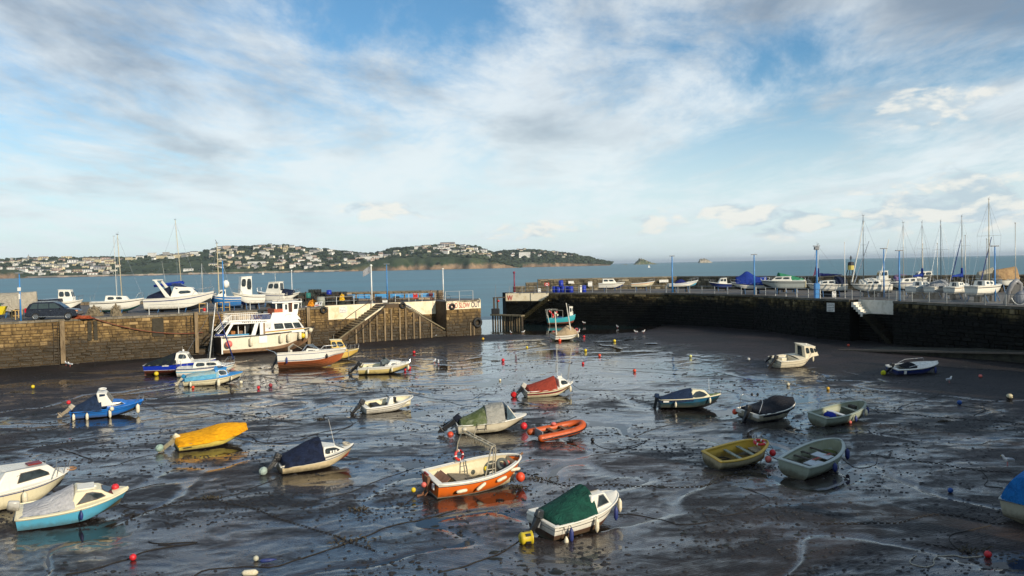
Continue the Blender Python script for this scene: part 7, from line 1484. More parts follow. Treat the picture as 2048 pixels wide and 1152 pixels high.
def suv(name, lb, pxa, pxb, D, yaw, L=4.75, flip=False, box=False):
    p = GX(pxa, D, QZ + .015); e = tag(empty(name, tuple(p), (0, 0, R(yaw))), lb, 'car')
    P_ = mat('car_navy_black', (.010, .012, .022), .18); W = .92
    low = [(0, .45), (.05, .95), (.12, 1.05), (1.0, 1.08), (3.35, 1.08), (4.35, .98), (4.68, .80), (4.75, .45), (4.55, .30), (.15, .32)] if not box else [(0, .4), (.03, 1.1), (4.0, 1.1), (4.7, .95), (4.8, .45), (4.6, .3), (.1, .3)]
    top = [(.12, 1.05), (.42, 1.60), (.75, 1.74), (2.45, 1.76), (2.75, 1.68), (3.50, 1.10), (3.55, 1.05)] if not box else [(.03, 1.08), (.10, 1.80), (3.1, 1.85), (3.6, 1.1)]
    MX = Matrix(((1, 0, 0), (0, 0, 1), (0, 1, 0))).transposed()
    def body(pl, w0, w1, nm, m):
        z0 = min(z for _, z in pl); z1 = max(z for _, z in pl); mb = MB(); k = len(pl)
        for sd in (-1, 1): mb.v += [(x, sd * (w0 + (w1 - w0) * (z - z0) / (z1 - z0)), z) for x, z in pl]
        mb.f = [tuple(range(k)), tuple(range(k, 2 * k))[::-1]] + [(i, i + k, (i + 1) % k + k, (i + 1) % k) for i in range(k)]; return build(mb, nm, m, e, smooth=True, bevel=.05, fix=True)
    body(low, W, W - .04, 'body', P_); gh = body(top, W - .05, W - .20, 'greenhouse', P_)
    def sw(x0, x1, x2, x3, za=1.12, zb=1.62): 
        f = lambda z: W - .05 - .15 * (z - 1.05) / .7 + .006
        build(MB().add([(x0, -f(za), za), (x1, -f(za), za), (x2, -f(zb), zb), (x3, -f(zb), zb)], [(0, 1, 2, 3)]), 'side_window', mat('car_window', (.04, .06, .06), .08), e)
        build(MB().add([(x0, f(za), za), (x1, f(za), za), (x2, f(zb), zb), (x3, f(zb), zb)], [(3, 2, 1, 0)]), 'side_window', mat('car_window', (.10, .15, .15), .1), e)
    if not box:
        sw(.42, 1.12, 1.12, .66); sw(1.20, 2.10, 2.08, 1.20); sw(2.18, 3.28, 2.66, 2.16)
        build(MB().bar((.6, -.72, 1.80), (2.5, -.72, 1.80), .03, .04).bar((.6, .72, 1.80), (2.5, .72, 1.80), .03, .04), 'roof_rail', STEEL, e)
        build(MB().box((.06, -.80, 1.0), (.12, .22, .42)), 'tail_light', mat('lamp_red', (.5, .01, .02), .25), e); build(MB().box((.06, .80, 1.0), (.12, .22, .42)), 'tail_light', MATS['lamp_red'], e)
        build(MB().box((4.60, -.74, .82), (.16, .3, .16)), 'headlight', mat('lamp_orange', (.6, .25, .12), .25), e); build(MB().bar((1.2, -.94, .34), (3.5, -.94, .34), .04, .05), 'sill_trim', STEEL, e)
        build(MB().box((1.35, -.935, .92), (.18, .02, .03)).box((2.3, -.935, .92), (.18, .02, .03)), 'door_handle', STEEL, e); build(MB().box((3.15, -.98, 1.12), (.12, .2, .14)), 'wing_mirror', P_, e, bevel=.02)
        build(MB().add([(3.46, -.70, 1.14), (3.46, .70, 1.14), (2.80, .62, 1.66), (2.80, -.62, 1.66)], [(0, 1, 2, 3)]), 'windscreen', GLASS, e, loc=(.035, 0, .02)); build(MB().add([(.13, -.7, 1.15), (.13, .7, 1.15), (.38, .62, 1.56), (.38, -.62, 1.56)], [(3, 2, 1, 0)]), 'rear_window', GLASS, e, loc=(-.03, 0, .02))
    else: sw(.3, 1.6, 1.6, .35, 1.15, 1.6)
    for x in (.95, 3.85):
        for y in (-W + .1, W - .1): wheel(e, x, y if y < 0 else y, .36)
    return e
suv('parked_car', 'dark navy estate car with tinted windows parked at the edge of the left quay', 57, 149, 78.2, 12)
suv('parked_van', 'dark van with a roof rack parked behind the navy car', 82, 100, 84.5, 78, box=True)
# ------------------------------------------------ poles, railings, small quay things
def lamp(px, D, top, lb, base=False, z0=QZ, r=.07, m=BLUEP, head='T'):
    p = GX(px, D, z0); h = GD(px, top, D).z - z0; e = tag(empty('lamp_post', tuple(p)), lb, 'lamp post', 'blue lamp posts on the quays')
    build(MB().tube([(0, 0, 0), (0, 0, h * .45), (0, 0, h)], [r * 1.4, r, r * .7], 8), 'pole', m, e, smooth=True)
    build(MB().box((0, 0, h), (.75, .22, .10)), 'lamp_head', GREYP, e, bevel=.02)
    if base: build(MB().box((0, 0, .85), (.55, .5, 1.7)), 'cabinet', BLUEP, e, bevel=.06); build(MB().box((0, 0, h - .25), (.5, .4, .35)), 'camera_housing', GREYP, e, bevel=.05)
    return e
lamp(42, 76.8, 546, 'tall blue lamp post at the left edge beside the wrapped boat'); build(MB().box((0, -.10, 3.1), (.32, .04, .35)), 'small_sign', WHITEP, bpy.data.objects['lamp_post']); build(MB().box((0, -.10, 2.4), (.14, .04, .5)), 'small_sign', WHITEP, bpy.data.objects['lamp_post'])
lamp(448, 87.6, 520, 'blue lamp post on the left quay by the blue work boat', r=.08); lamp(775, 101.5, 528, 'blue lamp post near the stair head of the left pier')
lamp(1345, 115.5, 512, 'blue lamp post at the far corner of the right quay', r=.10); lamp(1509, 102.3, 509, 'blue lamp post in front of the blue covered boat', r=.09); lamp(1634, 89.2, 492, 'thick blue lamp post with a cabinet at its foot', base=True, r=.10); lamp(1768, 88, 497, 'blue lamp post behind the round sterned yacht', r=.07); lamp(1799, 80.4, 501, 'blue lamp post at the right end of the white stair recess', r=.085); lamp(1990, 76, 492, 'blue lamp post between the masts at the right edge', r=.07)
def pole(px, D, top, m, lb, r=.05, nm='flag_pole', z0=QZ, cat='pole'):
    p = GX(px, D, z0); h = GD(px, top, D).z - z0; e = tag(empty(nm, tuple(p)), lb, cat); build(MB().tube([(0, 0, 0), (0, 0, h)], [r, r * .7], 7), 'shaft', m, e, smooth=True); build(MB().ball((0, 0, h), r * 1.6, 8), 'finial', m, e); build(MB().lathe([(r * 2.2, 0), (r * 2.2, .08), (r * 1.2, .12)], n=8), 'base', GALV, e); return e, h
e, h = pole(744, 99.5, 531, WHITEP, 'white flagpole with a small grey flag on the left pier', r=.10); rows = [[(-.08 - .95 * u, .10 * math.sin(u * 5), h - .1 - .5 * u - v * (.9 - .2 * u) + .08 * math.sin(u * 4 + v)) for v in (0, .33, .66, 1)] for u in (0, .2, .4, .6, .8, 1)]; build(MB().grid(rows), 'flag', cloth('grey_flag', (.30, .31, .33)), e, smooth=True)
pole(887, 106.8, 538, WHITEP, 'white flagpole at the outer end of the left pier', r=.085); pole(585, 97.5, 541, WHITEP, 'thin white pole behind the lobster pots', r=.05); pole(1029, 127.4, 545, mat('maroon_paint', (.22, .02, .05), .5), 'maroon pole on the right pier head', r=.13); pole(612, 94.5, 585, WOODD, 'short grey pole standing before the lobster pots', r=.07)
def railing(P, Q, lb, step=2.0, h=1.05, bars=False, z=QZ, mid=True, m=GALV, r=.025, off=.35):
    P = Vector(P[:2]); Q = Vector(Q[:2]); d = Q - P; L = d.length; n = max(1, round(L / step)); a = math.atan2(d.y, d.x); nn = Vector((d.y, -d.x)).normalized(); P = P - nn * off
    e = tag(empty('railing', (P.x, P.y, z), (0, 0, a)), lb, 'railing', 'galvanised railings along the quay edges')
    for i in range(n + 1): build(MB().box((L * i / n, 0, h / 2), (.06, .06, h)), 'post', m, e)
    build(MB().tube([(0, 0, h), (L, 0, h)], r, 6), 'top_rail', m, e)
    if mid: build(MB().tube([(0, 0, h * (.15 if bars else .5)), (L, 0, h * (.15 if bars else .5))], r * .8, 5), 'lower_rail', m, e)
    if bars:
        k = int(L / .13)
        me = MB().box((0, 0, h * .57), (.014, .014, h * .84)).mesh('bar', m)
        for i in range(k): link('bar', me, e, loc=(L * (i + .5) / k, 0, 0))
cR = lambda px: Vector(LP(ucol(px))[:2])
railing(cR(655), cR(762), 'galvanised railing on the left pier above the first flight of steps', off=REC + .3); railing(cR(812), cR(893), 'galvanised railing on the left pier above the second flight of steps', off=REC + .3); railing(cR(893), cR(948), 'galvanised railing around the outer end of the left pier', h=1.25)
railing(cR(300), cR(418), 'galvanised railing before the motor cruiser on the left quay', off=1.2, step=3.2, mid=False); railing(cR(452), cR(610), 'galvanised railing before the boats above the trip boat', off=1.6, step=3.4, mid=False)
railing(RW[1], Vector(RW[0]).lerp(Vector(RW[1]), .1), 'railing on the right pier head', h=1.1)
railing(Vector(RW[1]).lerp(Vector(RW[2]), .02), RW[2], 'railing along the far reach of the right quay before the barrels', step=2.4); railing(RW[2], RW[3], 'railing along the right quay corner reach', step=2.2); railing(RW[3], Vector(RW[4]), 'railing on the right quay in front of the blue covered boat', step=2.2); railing(RW[4], RW[5], 'short railing on the right quay beside the notice', step=1.8)
railing(RW[5], RW[6], 'barred railing above the white stair recess on the right quay', step=1.7, bars=True, off=1.7, m=mat('railing_grey', (.28, .30, .30), .5, metal=.3)); railing(RW[6], RW[7], 'long barred railing at the right end of the right quay', step=2.0, bars=True, m=MATS['railing_grey'])
def bench(px, D, lb, w=1.75):
    p = GX(px, D, QZ); e = tag(empty('bench', tuple(p), (0, 0, R(3))), lb, 'bench', 'blue benches on the left pier'); BP = mat('bench_blue', (.05, .30, .60), .5, scale=3)
    for k in range(2): build(MB().box((0, -.05 + k * .2, .46), (w, .17, .04)), 'seat_slat', BP, e)
    for k in range(3): build(MB().box((0, .24 + k * .03, .60 + k * .16), (w, .03, .13), rot=Matrix.Rotation(R(-10), 3, 'X')), 'back_slat', BP, e)
    for sd in (-1, 1): build(MB().box((sd * w * .38, .05, .22), (.06, .4, .44)).box((sd * w * .38, .27, .65), (.05, .05, .5)), 'leg', DARKP, e)
for i, (px, lb) in enumerate(((697, 'first blue bench, nearest the lobster pots'), (727, 'second blue bench, left of the white flagpole'), (763, 'third blue bench, right of the white flagpole'), (794, 'fourth blue bench along the left pier'), (824, 'fifth blue bench, behind the red box'), (855, 'sixth blue bench, with the seated person'))): bench(px, 105.2 - i * .15, lb)
# seated person in dark coat
def person_sit(p, face, lb, coat, legs, hair=(.05, .03, .02), scale=1.0, stand=False):
    e = tag(empty('person', tuple(p), (0, 0, face)), lb, 'person')
    if stand: J = [(0, 0, .92), (0, 0, 1.15), (0, 0, 1.42), (0, 0, 1.52), (0, -.1, .9), (0, -.11, .5), (.02, -.12, .06), (.16, -.12, .02), (0, .1, .9), (.05, .11, .5), (.06, .12, .06), (.2, .12, .02), (0, -.19, 1.40), (-.03, -.25, 1.12), (.06, -.24, .88), (0, .19, 1.40), (-.03, .25, 1.12), (.06, .24, .88)]
    else: J = [(0, 0, .52), (-.02, 0, .78), (.02, 0, 1.02), (.05, 0, 1.12), (.02, -.1, .50), (.42, -.12, .50), (.46, -.13, .08), (.60, -.13, .03), (.02, .1, .50), (.42, .12, .50), (.46, .13, .08), (.60, .13, .03), (.02, -.19, 1.00), (.06, -.25, .75), (.28, -.16, .62), (.02, .19, 1.00), (.06, .25, .75), (.28, .16, .62)]
    E_ = [(0, 1), (1, 2), (2, 3), (0, 4), (4, 5), (5, 6), (6, 7), (0, 8), (8, 9), (9, 10), (10, 11), (2, 12), (12, 13), (13, 14), (2, 15), (15, 16), (16, 17)]
    r_ = [.15, .15, .16, .06, .10, .075, .05, .04, .10, .075, .05, .04, .075, .055, .04, .075, .055, .04]
    me = bpy.data.meshes.new('body'); me.from_pydata(J, E_, []); me.materials.append(coat); o = link('body', me, e)
    sk = o.modifiers.new('skin', 'SKIN'); me.skin_vertices.new() if not me.skin_vertices else None
    for i, v in enumerate(me.skin_vertices[0].data): v.radius = (r_[i], r_[i]); v.use_root = i == 0
    o.modifiers.new('sub', 'SUBSURF').render_levels = 2
    hx, hz = J[3][0] + .03, J[3][2] + .13; SK = mat('skin', (.45, .25, .17), .6)
    build(MB().ball((hx, 0, hz), .105, 14, (.95, .82, 1.2)).tube([(hx - .02, 0, hz - .16), (hx - .01, 0, hz - .06)], .05, 8).box((hx + .10, 0, hz - .01), (.03, .025, .04)), 'head', SK, e, smooth=True)
    build(MB().ball((hx - .02, 0, hz + .025), .115, 12, (.95, .85, 1.12)), 'hair', mat('dark_hair', hair, .8), e, smooth=True)
    build(MB().box((hx + .09, -.035, hz + .015), (.02, .02, .012)).box((hx + .09, .035, hz + .015), (.02, .02, .012)), 'eyes', DARKP, e)
    for y, j in ((-1, 14), (1, 17)):
        hb_ = MB(); q = Vector(J[j]); hb_.box(tuple(q + Vector((.05, 0, 0))), (.08, .07, .03))
        for k in range(4): hb_.tube([q + Vector((.08, -.028 + k * .019, 0)), q + Vector((.125, -.028 + k * .019, -.012)), q + Vector((.14, -.028 + k * .019, -.04))], .008, 5)
        hb_.tube([q + Vector((.03, -y * .035, 0)), q + Vector((.08, -y * .06, -.01))], .010, 5); build(hb_, 'hand', SK, e)
    e.scale = (scale,) * 3; return e
COAT = mat('coat_dark_red', (.10, .012, .018), .8); pb2 = GX(862, 104.3, QZ); person_sit(pb2 + Vector((0, .1, -.02)), R(-75), 'person in a dark red coat seated on the last blue bench of the left pier', COAT, DARKP)
# bicycle
pbk = GX(890, 105.0, QZ); e = tag(empty('bicycle', tuple(pbk), (0, 0, R(-25))), 'bicycle leaning by the white flagpole at the end of the left pier', 'bicycle')
RY = Matrix.Rotation(math.pi / 2, 3, 'X')
for x in (-.52, .52): 
    w_ = build(MB().torus((x, 0, .34), .33, .022, RY, 20, 5), 'wheel', BLACKR, e)
build(MB().tube([(-.52, 0, .34), (-.05, 0, .30), (.40, 0, .78), (-.18, 0, .80), (-.05, 0, .30)], .02, 5).tube([(-.52, 0, .34), (-.18, 0, .80), (-.20, 0, .95)], .015, 5).tube([(.52, 0, .34), (.40, 0, .78), (.38, 0, .98)], .018, 5), 'frame', GREYP, e); build(MB().box((-.2, 0, .97), (.26, .12, .05)), 'saddle', BLK, e); build(MB().tube([(.38, -.25, 1.0), (.38, .25, 1.0)], .015, 5), 'handlebar', BLK, e)
# red box, white noticeboards, life ring posts
def post_sign(px, D, z0, w, h, m, lb, name='sign', zc=.8, pl=True, lines=0, cat='sign'):
    p = GX(px, D, z0); e = tag(empty(name, tuple(p)), lb, cat); build(MB().box((0, 0, zc), (w, .12, h)), 'board', m, e, bevel=.01)
    if pl: build(MB().box((0, .05, zc / 2), (.07, .07, zc)), 'post', GALV, e)
    b = MB()
    for i in range(lines): b.box((0, -.066, zc + h * .3 - i * h * .6 / max(1, lines - 1)), (w * .6, .008, h * .09))
    if lines: build(b, 'print', DARKP if m is not REDP else WHITEP, e)
    return e
post_sign(831, 102.6, QZ, .58, .72, REDP, 'bright red lifebelt box on the left pier railing', name='lifebelt_box', zc=.75, lines=1, cat='box'); post_sign(770, 99.8, QZ, .62, .32, WHITEP, 'small white sign low at the head of the steps', zc=.25, pl=False, lines=1)
e = tag(empty('sign_board', tuple(GX(637, 93.2, QZ + .35)), (R(-35), R(-8), R(-18))), 'white red and black sign board leaning by the orange nets', 'sign'); build(MB().box((0, 0, 0), (.95, .04, .6)), 'board', WHITEP, e); build(MB().box((-.15, -.025, -.14), (.5, .01, .12)), 'red_panel', REDP, e); build(MB().box((.0, -.025, .13), (.2, .01, .2)).box((.3, -.025, .05), (.12, .01, .3)), 'print', DARKP, e)
e = post_sign(1094, 127, QZ, .75, .55, REDP, 'red lifebuoy stand at the foot of the right sea wall', name='lifebuoy_stand', zc=1.25, cat='stand'); build(MB().torus((0, -.09, 1.25), .18, .05, RY, 16, 6), 'lifebuoy', WHITEP, e)
for px, z, lb in ((1079, .4, 'white box sign by the steps on the right pier head'), (1668, .55, 'white speed notice on the railing beside the stair recess')): post_sign(px, 125.5 if px < 1200 else 86.2, QZ, .45 if px < 1200 else .42, .62, WHITEP, lb, zc=z, pl=False, lines=2)
# timber dolphin at the right pier head
e = tag(empty('landing_frame', (0, 0, 0)), 'dark timber landing frame standing on piles at the right pier head', 'jetty'); dl = [GX(x, D, -1.2) for x, D in ((986, 126.0), (1004, 124.6), (1022, 123.2), (1042, 121.8))]
for i in range(13):
    px = 986 + i * 4.9; D = 124.4 - i * .30; p = GX(px, D, 0); build(MB().box((p.x, p.y, .1), (.26, .26, 2.4)), 'pile', WOOD if i % 3 else WOODD, e)
build(MB().bar(GX(984, 124.6, 1.35), GX(1046, 120.7, 1.35), .9, .22), 'platform', CONC, e)
for px in (988, 995): build(MB().box(tuple(GX(px, 124.6, 2.7)), (.28, .28, 2.6)), 'upright', WOODD, e)
build(MB().bar(GX(986, 124.8, 4.0), GX(1011, 126.0, 4.0), .25, .15), 'cross_beam', WOODD, e); build(MB().box(tuple(GX(991, 124.5, 1.9)), (1.3, .6, .9)), 'rubber_fender', BLK, e, bevel=.1); build(MB().ball(tuple(GX(997, 124.4, 3.5)), .18, 8), 'red_lamp', REDP, e); build(MB().tube([GX(991, 124.6, 4.0), GX(991, 124.6, 6.0)], .03, 5), 'marker_pole', GREYP, e)
# tyres hung on the walls
for px, py, n_, lb in ((645, 620, .22, 'tyre fender hung left of the whitewashed stair wall'), (804, 611, .12, 'tyre fender hung between the two flights of steps'), (902, 613, .26, 'tyre fender hung over the letter D of the painted warning'), (952, 645, .2, 'large tyre fender low at the pier end')):
    u = ucol(px); D = LP(u).y; z = GD(px, py, D).z; e = tag(empty('tyre_fender', tuple(LP(u, n_, z)), (R(90), 0, hT)), lb, 'tyre', 'tyre fenders on the left pier'); build(MB().torus((0, 0, 0), .30 if px < 940 else .5, .13 if px < 940 else .2, n=18, m=8), 'tread', BLACKR, e, smooth=True); build(MB().tube([(0, .3, 0), (0, .9, 0)], .02, 4), 'chain', DARKP, e)
# ladders
def ladder(px, z0, z1, lb, m=WOODD, wall=LP, u=None, n_=.16, a=None):
    u = ucol(px) if u is None else u; p = wall(u, n_, 0); e = tag(empty('ladder', (p.x, p.y, z0), (0, 0, hT if a is None else a)), lb, 'ladder', 'iron ladders on the quay walls')
    for sd in (-.2, .2): build(MB().box((sd, 0, (z1 - z0) / 2), (.05, .06, z1 - z0)), 'stile', m, e)
    k = int((z1 - z0) / .28)
    for i in range(k): build(MB().box((0, 0, .14 + i * .28), (.4, .035, .035)), 'rung', m, e)
ladder(108, .3, 4.3, 'iron ladder left of the timber post below the dark car'); ladder(375, 1.0, 4.3, 'iron ladder on the left wall by the stern of the trip boat'); ladder(603, 1.8, 4.4, 'iron ladder by the bow of the trip boat')
# lobster pots, nets, barrels
def pot(p, rz, lb, m, s=1.0):
    e = tag(empty('lobster_pot', p, (0, 0, rz)), lb, 'lobster pot', 'lobster pots stacked on the left pier'); e.scale = (s,) * 3
    fr = MB()
    for x in (-.35, 0, .35): fr.tube([(x, -.24, 0), (x, -.24, .2), (x, -.14, .36), (x, .14, .36), (x, .24, .2), (x, .24, 0)], .016, 4)
    for y, z in ((-.24, .02), (.24, .02), (0, .37), (-.24, .2), (.24, .2)): fr.bar((-.35, y, z), (.35, y, z), .02)
    build(fr, 'frame', m, e); nt = MB().hexa([(-.34, -.22, .03), (.34, -.22, .03), (.34, .22, .03), (-.34, .22, .03), (-.34, -.13, .34), (.34, -.13, .34), (.34, .13, .34), (-.34, .13, .34)]); build(nt, 'netting', mat('pot_net', (.018, .022, .022), .95, scale=25, col2=(.07, .075, .07), bump=1.0, bscale=60), e); build(MB().box((0, 0, .02), (.72, .5, .04)), 'base', m, e)
    return e
gp = random.Random(9); POTM = [mat('pot_black', (.02, .022, .025), .8), mat('pot_green', (.05, .08, .06), .8), mat('pot_rust', (.13, .08, .05), .85)]
idx = 0
for (x0, x1, D, hh) in ((612, 652, 99.5, (3, 6)), (652, 700, 100.5, (3, 4)), (662, 712, 98.3, (2, 3)), (590, 612, 98.8, (3, 4)), (758, 800, 101.6, (1, 2))):
    px = x0
    while px < x1:
        n_ = gp.randint(*hh); zt = QZ + .01
        if (x0, x1) == (612, 652): n_ = 3 + int(3 * math.sin((px - 606) / 50 * math.pi))
        for k in range(n_):
            mi_ = gp.randrange(3); p = GX(px + gp.uniform(-1, 1), D + gp.uniform(-.2, .2), zt); wh = 'on the tall black heap' if x0 == 612 else 'beside the seaward wall' if D > 100 else 'in the railing row' if x0 == 662 else 'behind the navy covered boat' if x0 == 590 else 'at the head of the steps'
            pot((p.x, p.y, zt), gp.uniform(-.5, .5), '%s lobster pot, tier %d from the ground, %s' % (('black', 'green', 'rusty')[mi_], k + 1, wh), POTM[mi_], 1.05); zt += .385
        px += 12
def heap(p, s, m, lb, name, seed, cat='net'):
    g = random.Random(seed); mb = MB(); rows = []
    for i in range(9):
        a = i / 8; row = []
        for j in range(18): q = j / 18 * 6.283; rr = s[0] * (1 - a ** 1.6) * (1 + .25 * g.uniform(-1, 1)); row.append((rr * math.cos(q), rr * s[1] / s[0] * math.sin(q), s[2] * a * (1 + .25 * g.uniform(-1, 1))))
        rows.append(row)
    mb.grid(rows, closed=True); mb.f.append(tuple(range(8 * 18, 9 * 18))); e = tag(empty(name, p), lb, cat); build(mb, 'heap', m, e, smooth=False)
    rp_ = MB()
    for k in range(5): rp_.tube([(s[0] * .7 * math.cos(t * .9 + k), s[1] * .7 * math.sin(t * .7 + k * 2), s[2] * (.55 + .4 * math.sin(t * 1.7 + k))) for t in np.linspace(0, 5, 16)], .025, 4)
    build(rp_, 'loose_rope', m, e); return e
heap(tuple(GX(626, 95.8, QZ)), (.7, .5, .75), mat('orange_net', (.75, .30, .01), .8, scale=12, col2=(.45, .15, .01)), 'heap of bright orange netting on the left pier', 'net_heap', 3); heap(tuple(GX(684, 97.6, QZ + .55)), (.32, .3, .75), mat('amber_net', (.75, .45, .02), .7), 'small amber float bundle on the railing', 'float_bundle', 4, 'float'); heap(tuple(GX(161, 79.2, QZ)), (1.3, .5, .28), mat('orange_rope', (.42, .09, .03), .8, scale=12, col2=(.2, .05, .02)), 'tangle of orange rope on the quay edge in front of the dark car', 'rope_heap', 5, 'rope')
heap(tuple(GX(232, 82.6, QZ)), (.55, .5, 1.15), mat('old_stone', (.20, .16, .10), .9, scale=4, col2=(.10, .08, .05)), 'rough stone mooring bollard on the left quay', 'stone_bollard', 6, 'bollard'); heap(tuple(GX(189, 83, QZ)), (.9, .5, 1.05), MATS['old_stone'], 'broken stone wall stub on the left quay', 'stone_stub', 7, 'masonry')
def barrel(px, D, z, m, lb, r=.3, h=.9, name='barrel', lid=None, grp='blue barrels'):
    p = GX(px, D, z); e = tag(empty(name, tuple(p)), lb, 'barrel', grp); build(MB().lathe([(r * .93, 0), (r, .06), (r * .97, h * .33), (r * 1.03, h * .36), (r * .97, h * .40), (r, h * .66), (r * 1.03, h * .69), (r * .97, h * .72), (r * .9, h)], n=16), 'drum', m, e, smooth=True); build(MB().lathe([(r * .93, h), (r * .93, h + .04)], n=16), 'lid', lid or m, e)
BLB = mat('barrel_blue', (.012, .035, .36), .4)
for px, D, z, lb in ((1109, 125.6, QZ, 'leftmost blue barrel under the sea wall'), (1117, 125.2, QZ, 'second blue barrel under the sea wall'), (1126, 125, QZ, 'third blue barrel under the sea wall, centre of the row'), (1134, 124.8, QZ, 'fourth blue barrel under the sea wall'), (1142, 124, QZ, 'fifth blue barrel, beside the gap'), (1122, 124.9, QZ + .95, 'blue barrel lying on top of the row')): barrel(px, D, z, BLB, lb, .38, .95)
barrel(658, 98.2, QZ + 1.3, BLB, 'blue tub on top of the lobster pots', .32, .5); barrel(616, 98.6, QZ + .9, mat('teal_drum', (.02, .16, .14), .6), 'teal drum beside the black lobster pot heap', .36, .6, grp='drums'); barrel(642, 95.2, QZ, mat('drum_pale', (.30, .31, .26), .7), 'pale grey drum in front of the lobster pots', .5, 1.1, grp='drums'); barrel(1168, 124, QZ, BLB, 'tall blue bin right of the barrels', .36, 1.05)
e = post_sign(1162, 123.8, QZ, .28, 1.1, WHITEP, 'slim white post box beside the blue bin', name='box_post', zc=.55, pl=False, lines=1, cat='post')
# yellow frames, cones on left quay
for px, D, lb in ((405, 87, 'left wooden trestle by the red post'), (440, 88.6, 'tan trestle left of the blue lamp post'), (454, 88.8, 'tan trestle right of the blue lamp post'), (31, 79.5, 'tan trestle under the wrapped boat'), (38, 79.6, 'second tan trestle under the wrapped boat')):
    p = GX(px, D, QZ); e = tag(empty('trestle', tuple(p), (0, 0, R(15))), lb, 'trestle', 'tan trestles on the left quay'); TN = mat('tan_frame', (.55, .36, .13), .7)
    for sd in (-.3, .3): build(MB().bar((sd, 0, 0), (sd, 0, .95), .07), 'leg', TN, e)
    build(MB().bar((-.33, 0, .95), (.33, 0, .95), .08), 'top_bar', TN, e); build(MB().bar((-.3, 0, .4), (.3, 0, .4), .06), 'lower_bar', TN, e)
pole(409, 86.6, 619, REDP, 'short red post beside the wooden trestle', r=.12, nm='red_post', cat='post')
e = tag(empty('digger_bucket', tuple(GX(2, 80.5, QZ + .5)), (0, 0, .2)), 'yellow machine panel at the far left edge of the quay', 'machine'); build(MB().hexa([(-1, -.3, 0), (.2, -.3, 0), (.2, .3, 0), (-1, .3, 0), (-.7, -.3, .85), (.55, -.3, .85), (.55, .3, .85), (-.7, .3, .85)]), 'panel', mat('machine_yellow', (.62, .48, .01), .5), e, bevel=.04); build(MB().ball((-.4, .1, 1.0), .35, 10), 'green_cover', mat('machine_green', (.01, .16, .07), .5), e, smooth=True)
# ------------------------------------------------ right quay boats
NAVYC = cloth('navy_boom', (.010, .018, .12), (.006, .01, .07)); BCV = cloth('tarp_royal', (.012, .04, .26), (.007, .025, .17))
motor('cabin_boat', 'small white cruiser with blue bottom under the far sea wall', 1197, 1249, 126.5, 'R', -6, bot=FENB, cabf=(.15, .7), top=.7, hs=.9, lift=.35)
motor('open_boat', 'small white boat with red trim under the far sea wall', 1262, 1309, 125.5, 'R', -4, hull=GELC, bot=hullpaint('cream_bottom', (.6, .55, .4)), stripe=REDB, cabf=None, hs=.7, lift=.45)
B = motor('speedboat', 'white and blue speedboat with a blue hood on a trailer by the corner lamp post', 1336, 1397, 117, 'R', 2, bot=SKB, stripe=BLU, cabf=None, hs=.62, hb=1.05, lift=.6); B.cover(.2, .6, lambda u: .55 * math.sin(u * 3), NAVYC, over=0, out=-.2, seed=2)
motor('cabin_boat', 'small cabin boat with dark blue hull left of the big blue tarpaulin', 1419, 1462, 117, 'L', 5, hull=hullpaint('navy_hull', (.012, .03, .16), .35, .2), cabf=(.2, .6), top=.85, hs=.7, lift=.35)
B = motor('covered_boat', 'boat almost hidden under a big billowing royal blue tarpaulin', 1464, 1533, 104.5, 'L', 8, cabf=None, cover=BCV, cf=lambda u: .95 + .75 * math.exp(-((u - .62) / .22) ** 2) - .2 * u, ct=(-.02 if False else .0, .86), hs=.8, hb=1.1, lift=.5)
B = motor('cabin_cruiser', 'grey sided cruiser with its cream transom towards the quay edge', 1532, 1611, 101, 'L', 22, hull=GELG, cabf=(.30, .78), top=.55, hs=1.15, hb=1.25, lift=.55, Bm=2.3); B.part(MB().box((-.06, 0, .75), (.05, 2.0, .85)), 'cream_transom', GELC)
motor('covered_boat', 'boat under a green tarpaulin behind the grey cruiser', 1556, 1612, 107, 'R', 3, cabf=None, cover=cloth('green_tarp2', (.03, .20, .10), (.02, .13, .07)), hs=1.2, cf=lambda u: .9 - .7 * u, lift=.6)
yacht('motor_sailer', 'white yacht with dark cockpit canopy and navy boom cover by the thick lamp post', 1618, 1694, 92, 'L', 10, 1640, 489, canopy=NV, boomc=NAVYC, stripe=DARKP, hs=.95, lift=.5, spread=False)
pole(1690, 88.5, 485, WHITEP, 'slender white mast left of the beacon', r=.045, nm='yacht_mast', cat='mast')
B = yacht('sailing_yacht', 'white bilge keel yacht with cream rounded stern right of the stairs head', 1704, 1782, 89.5, 'L', 4, 1729, 432, hs=.95, lift=.45, stripe=DARKP, sp_w=.9, mm=mat('slate_mast', (.12, .15, .17), .4, metal=.4)); B.cover(.35, .8, lambda u: .65 + .1 * math.sin(u * 5), cloth('white_sheet', (.5, .5, .46)), over=-.05, out=-.4, seed=4)
yacht('sailing_yacht', 'white and pale blue yacht with a round porthole, behind the lamp post', 1782, 1852, 93, 'L', 5, 1809, 446, hs=1.05, lift=.45, sp_w=.8, hull=GEL)
B = yacht('sailing_yacht', 'yacht with turquoise stripe and bright blue mast cover', 1821, 1900, 84, 'R', 38, 1861, 445, stripe=SKB, hs=.85, lift=.45, boomc=BCV, sp_w=.8)
yacht('covered_yacht', 'yacht under a long grey cover with its stern to the railing', 1858, 1925, 82, 'R', 42, 1905, 436, cab=False, cover=cloth('grey_cover', (.25, .26, .27), (.18, .19, .2)), hs=.8, lift=.5, stripe=DARKP, sp_w=.8, mm=mat('slate_mast', (.12, .15, .17), .4, metal=.4))
yacht('sailing_yacht', 'cream yacht with a royal blue sail bundled on its boom', 1898, 1965, 80, 'R', 40, 1948, 433, boomc=BCV, hs=.8, lift=.5, stripe=WOODB, sp_w=.8)
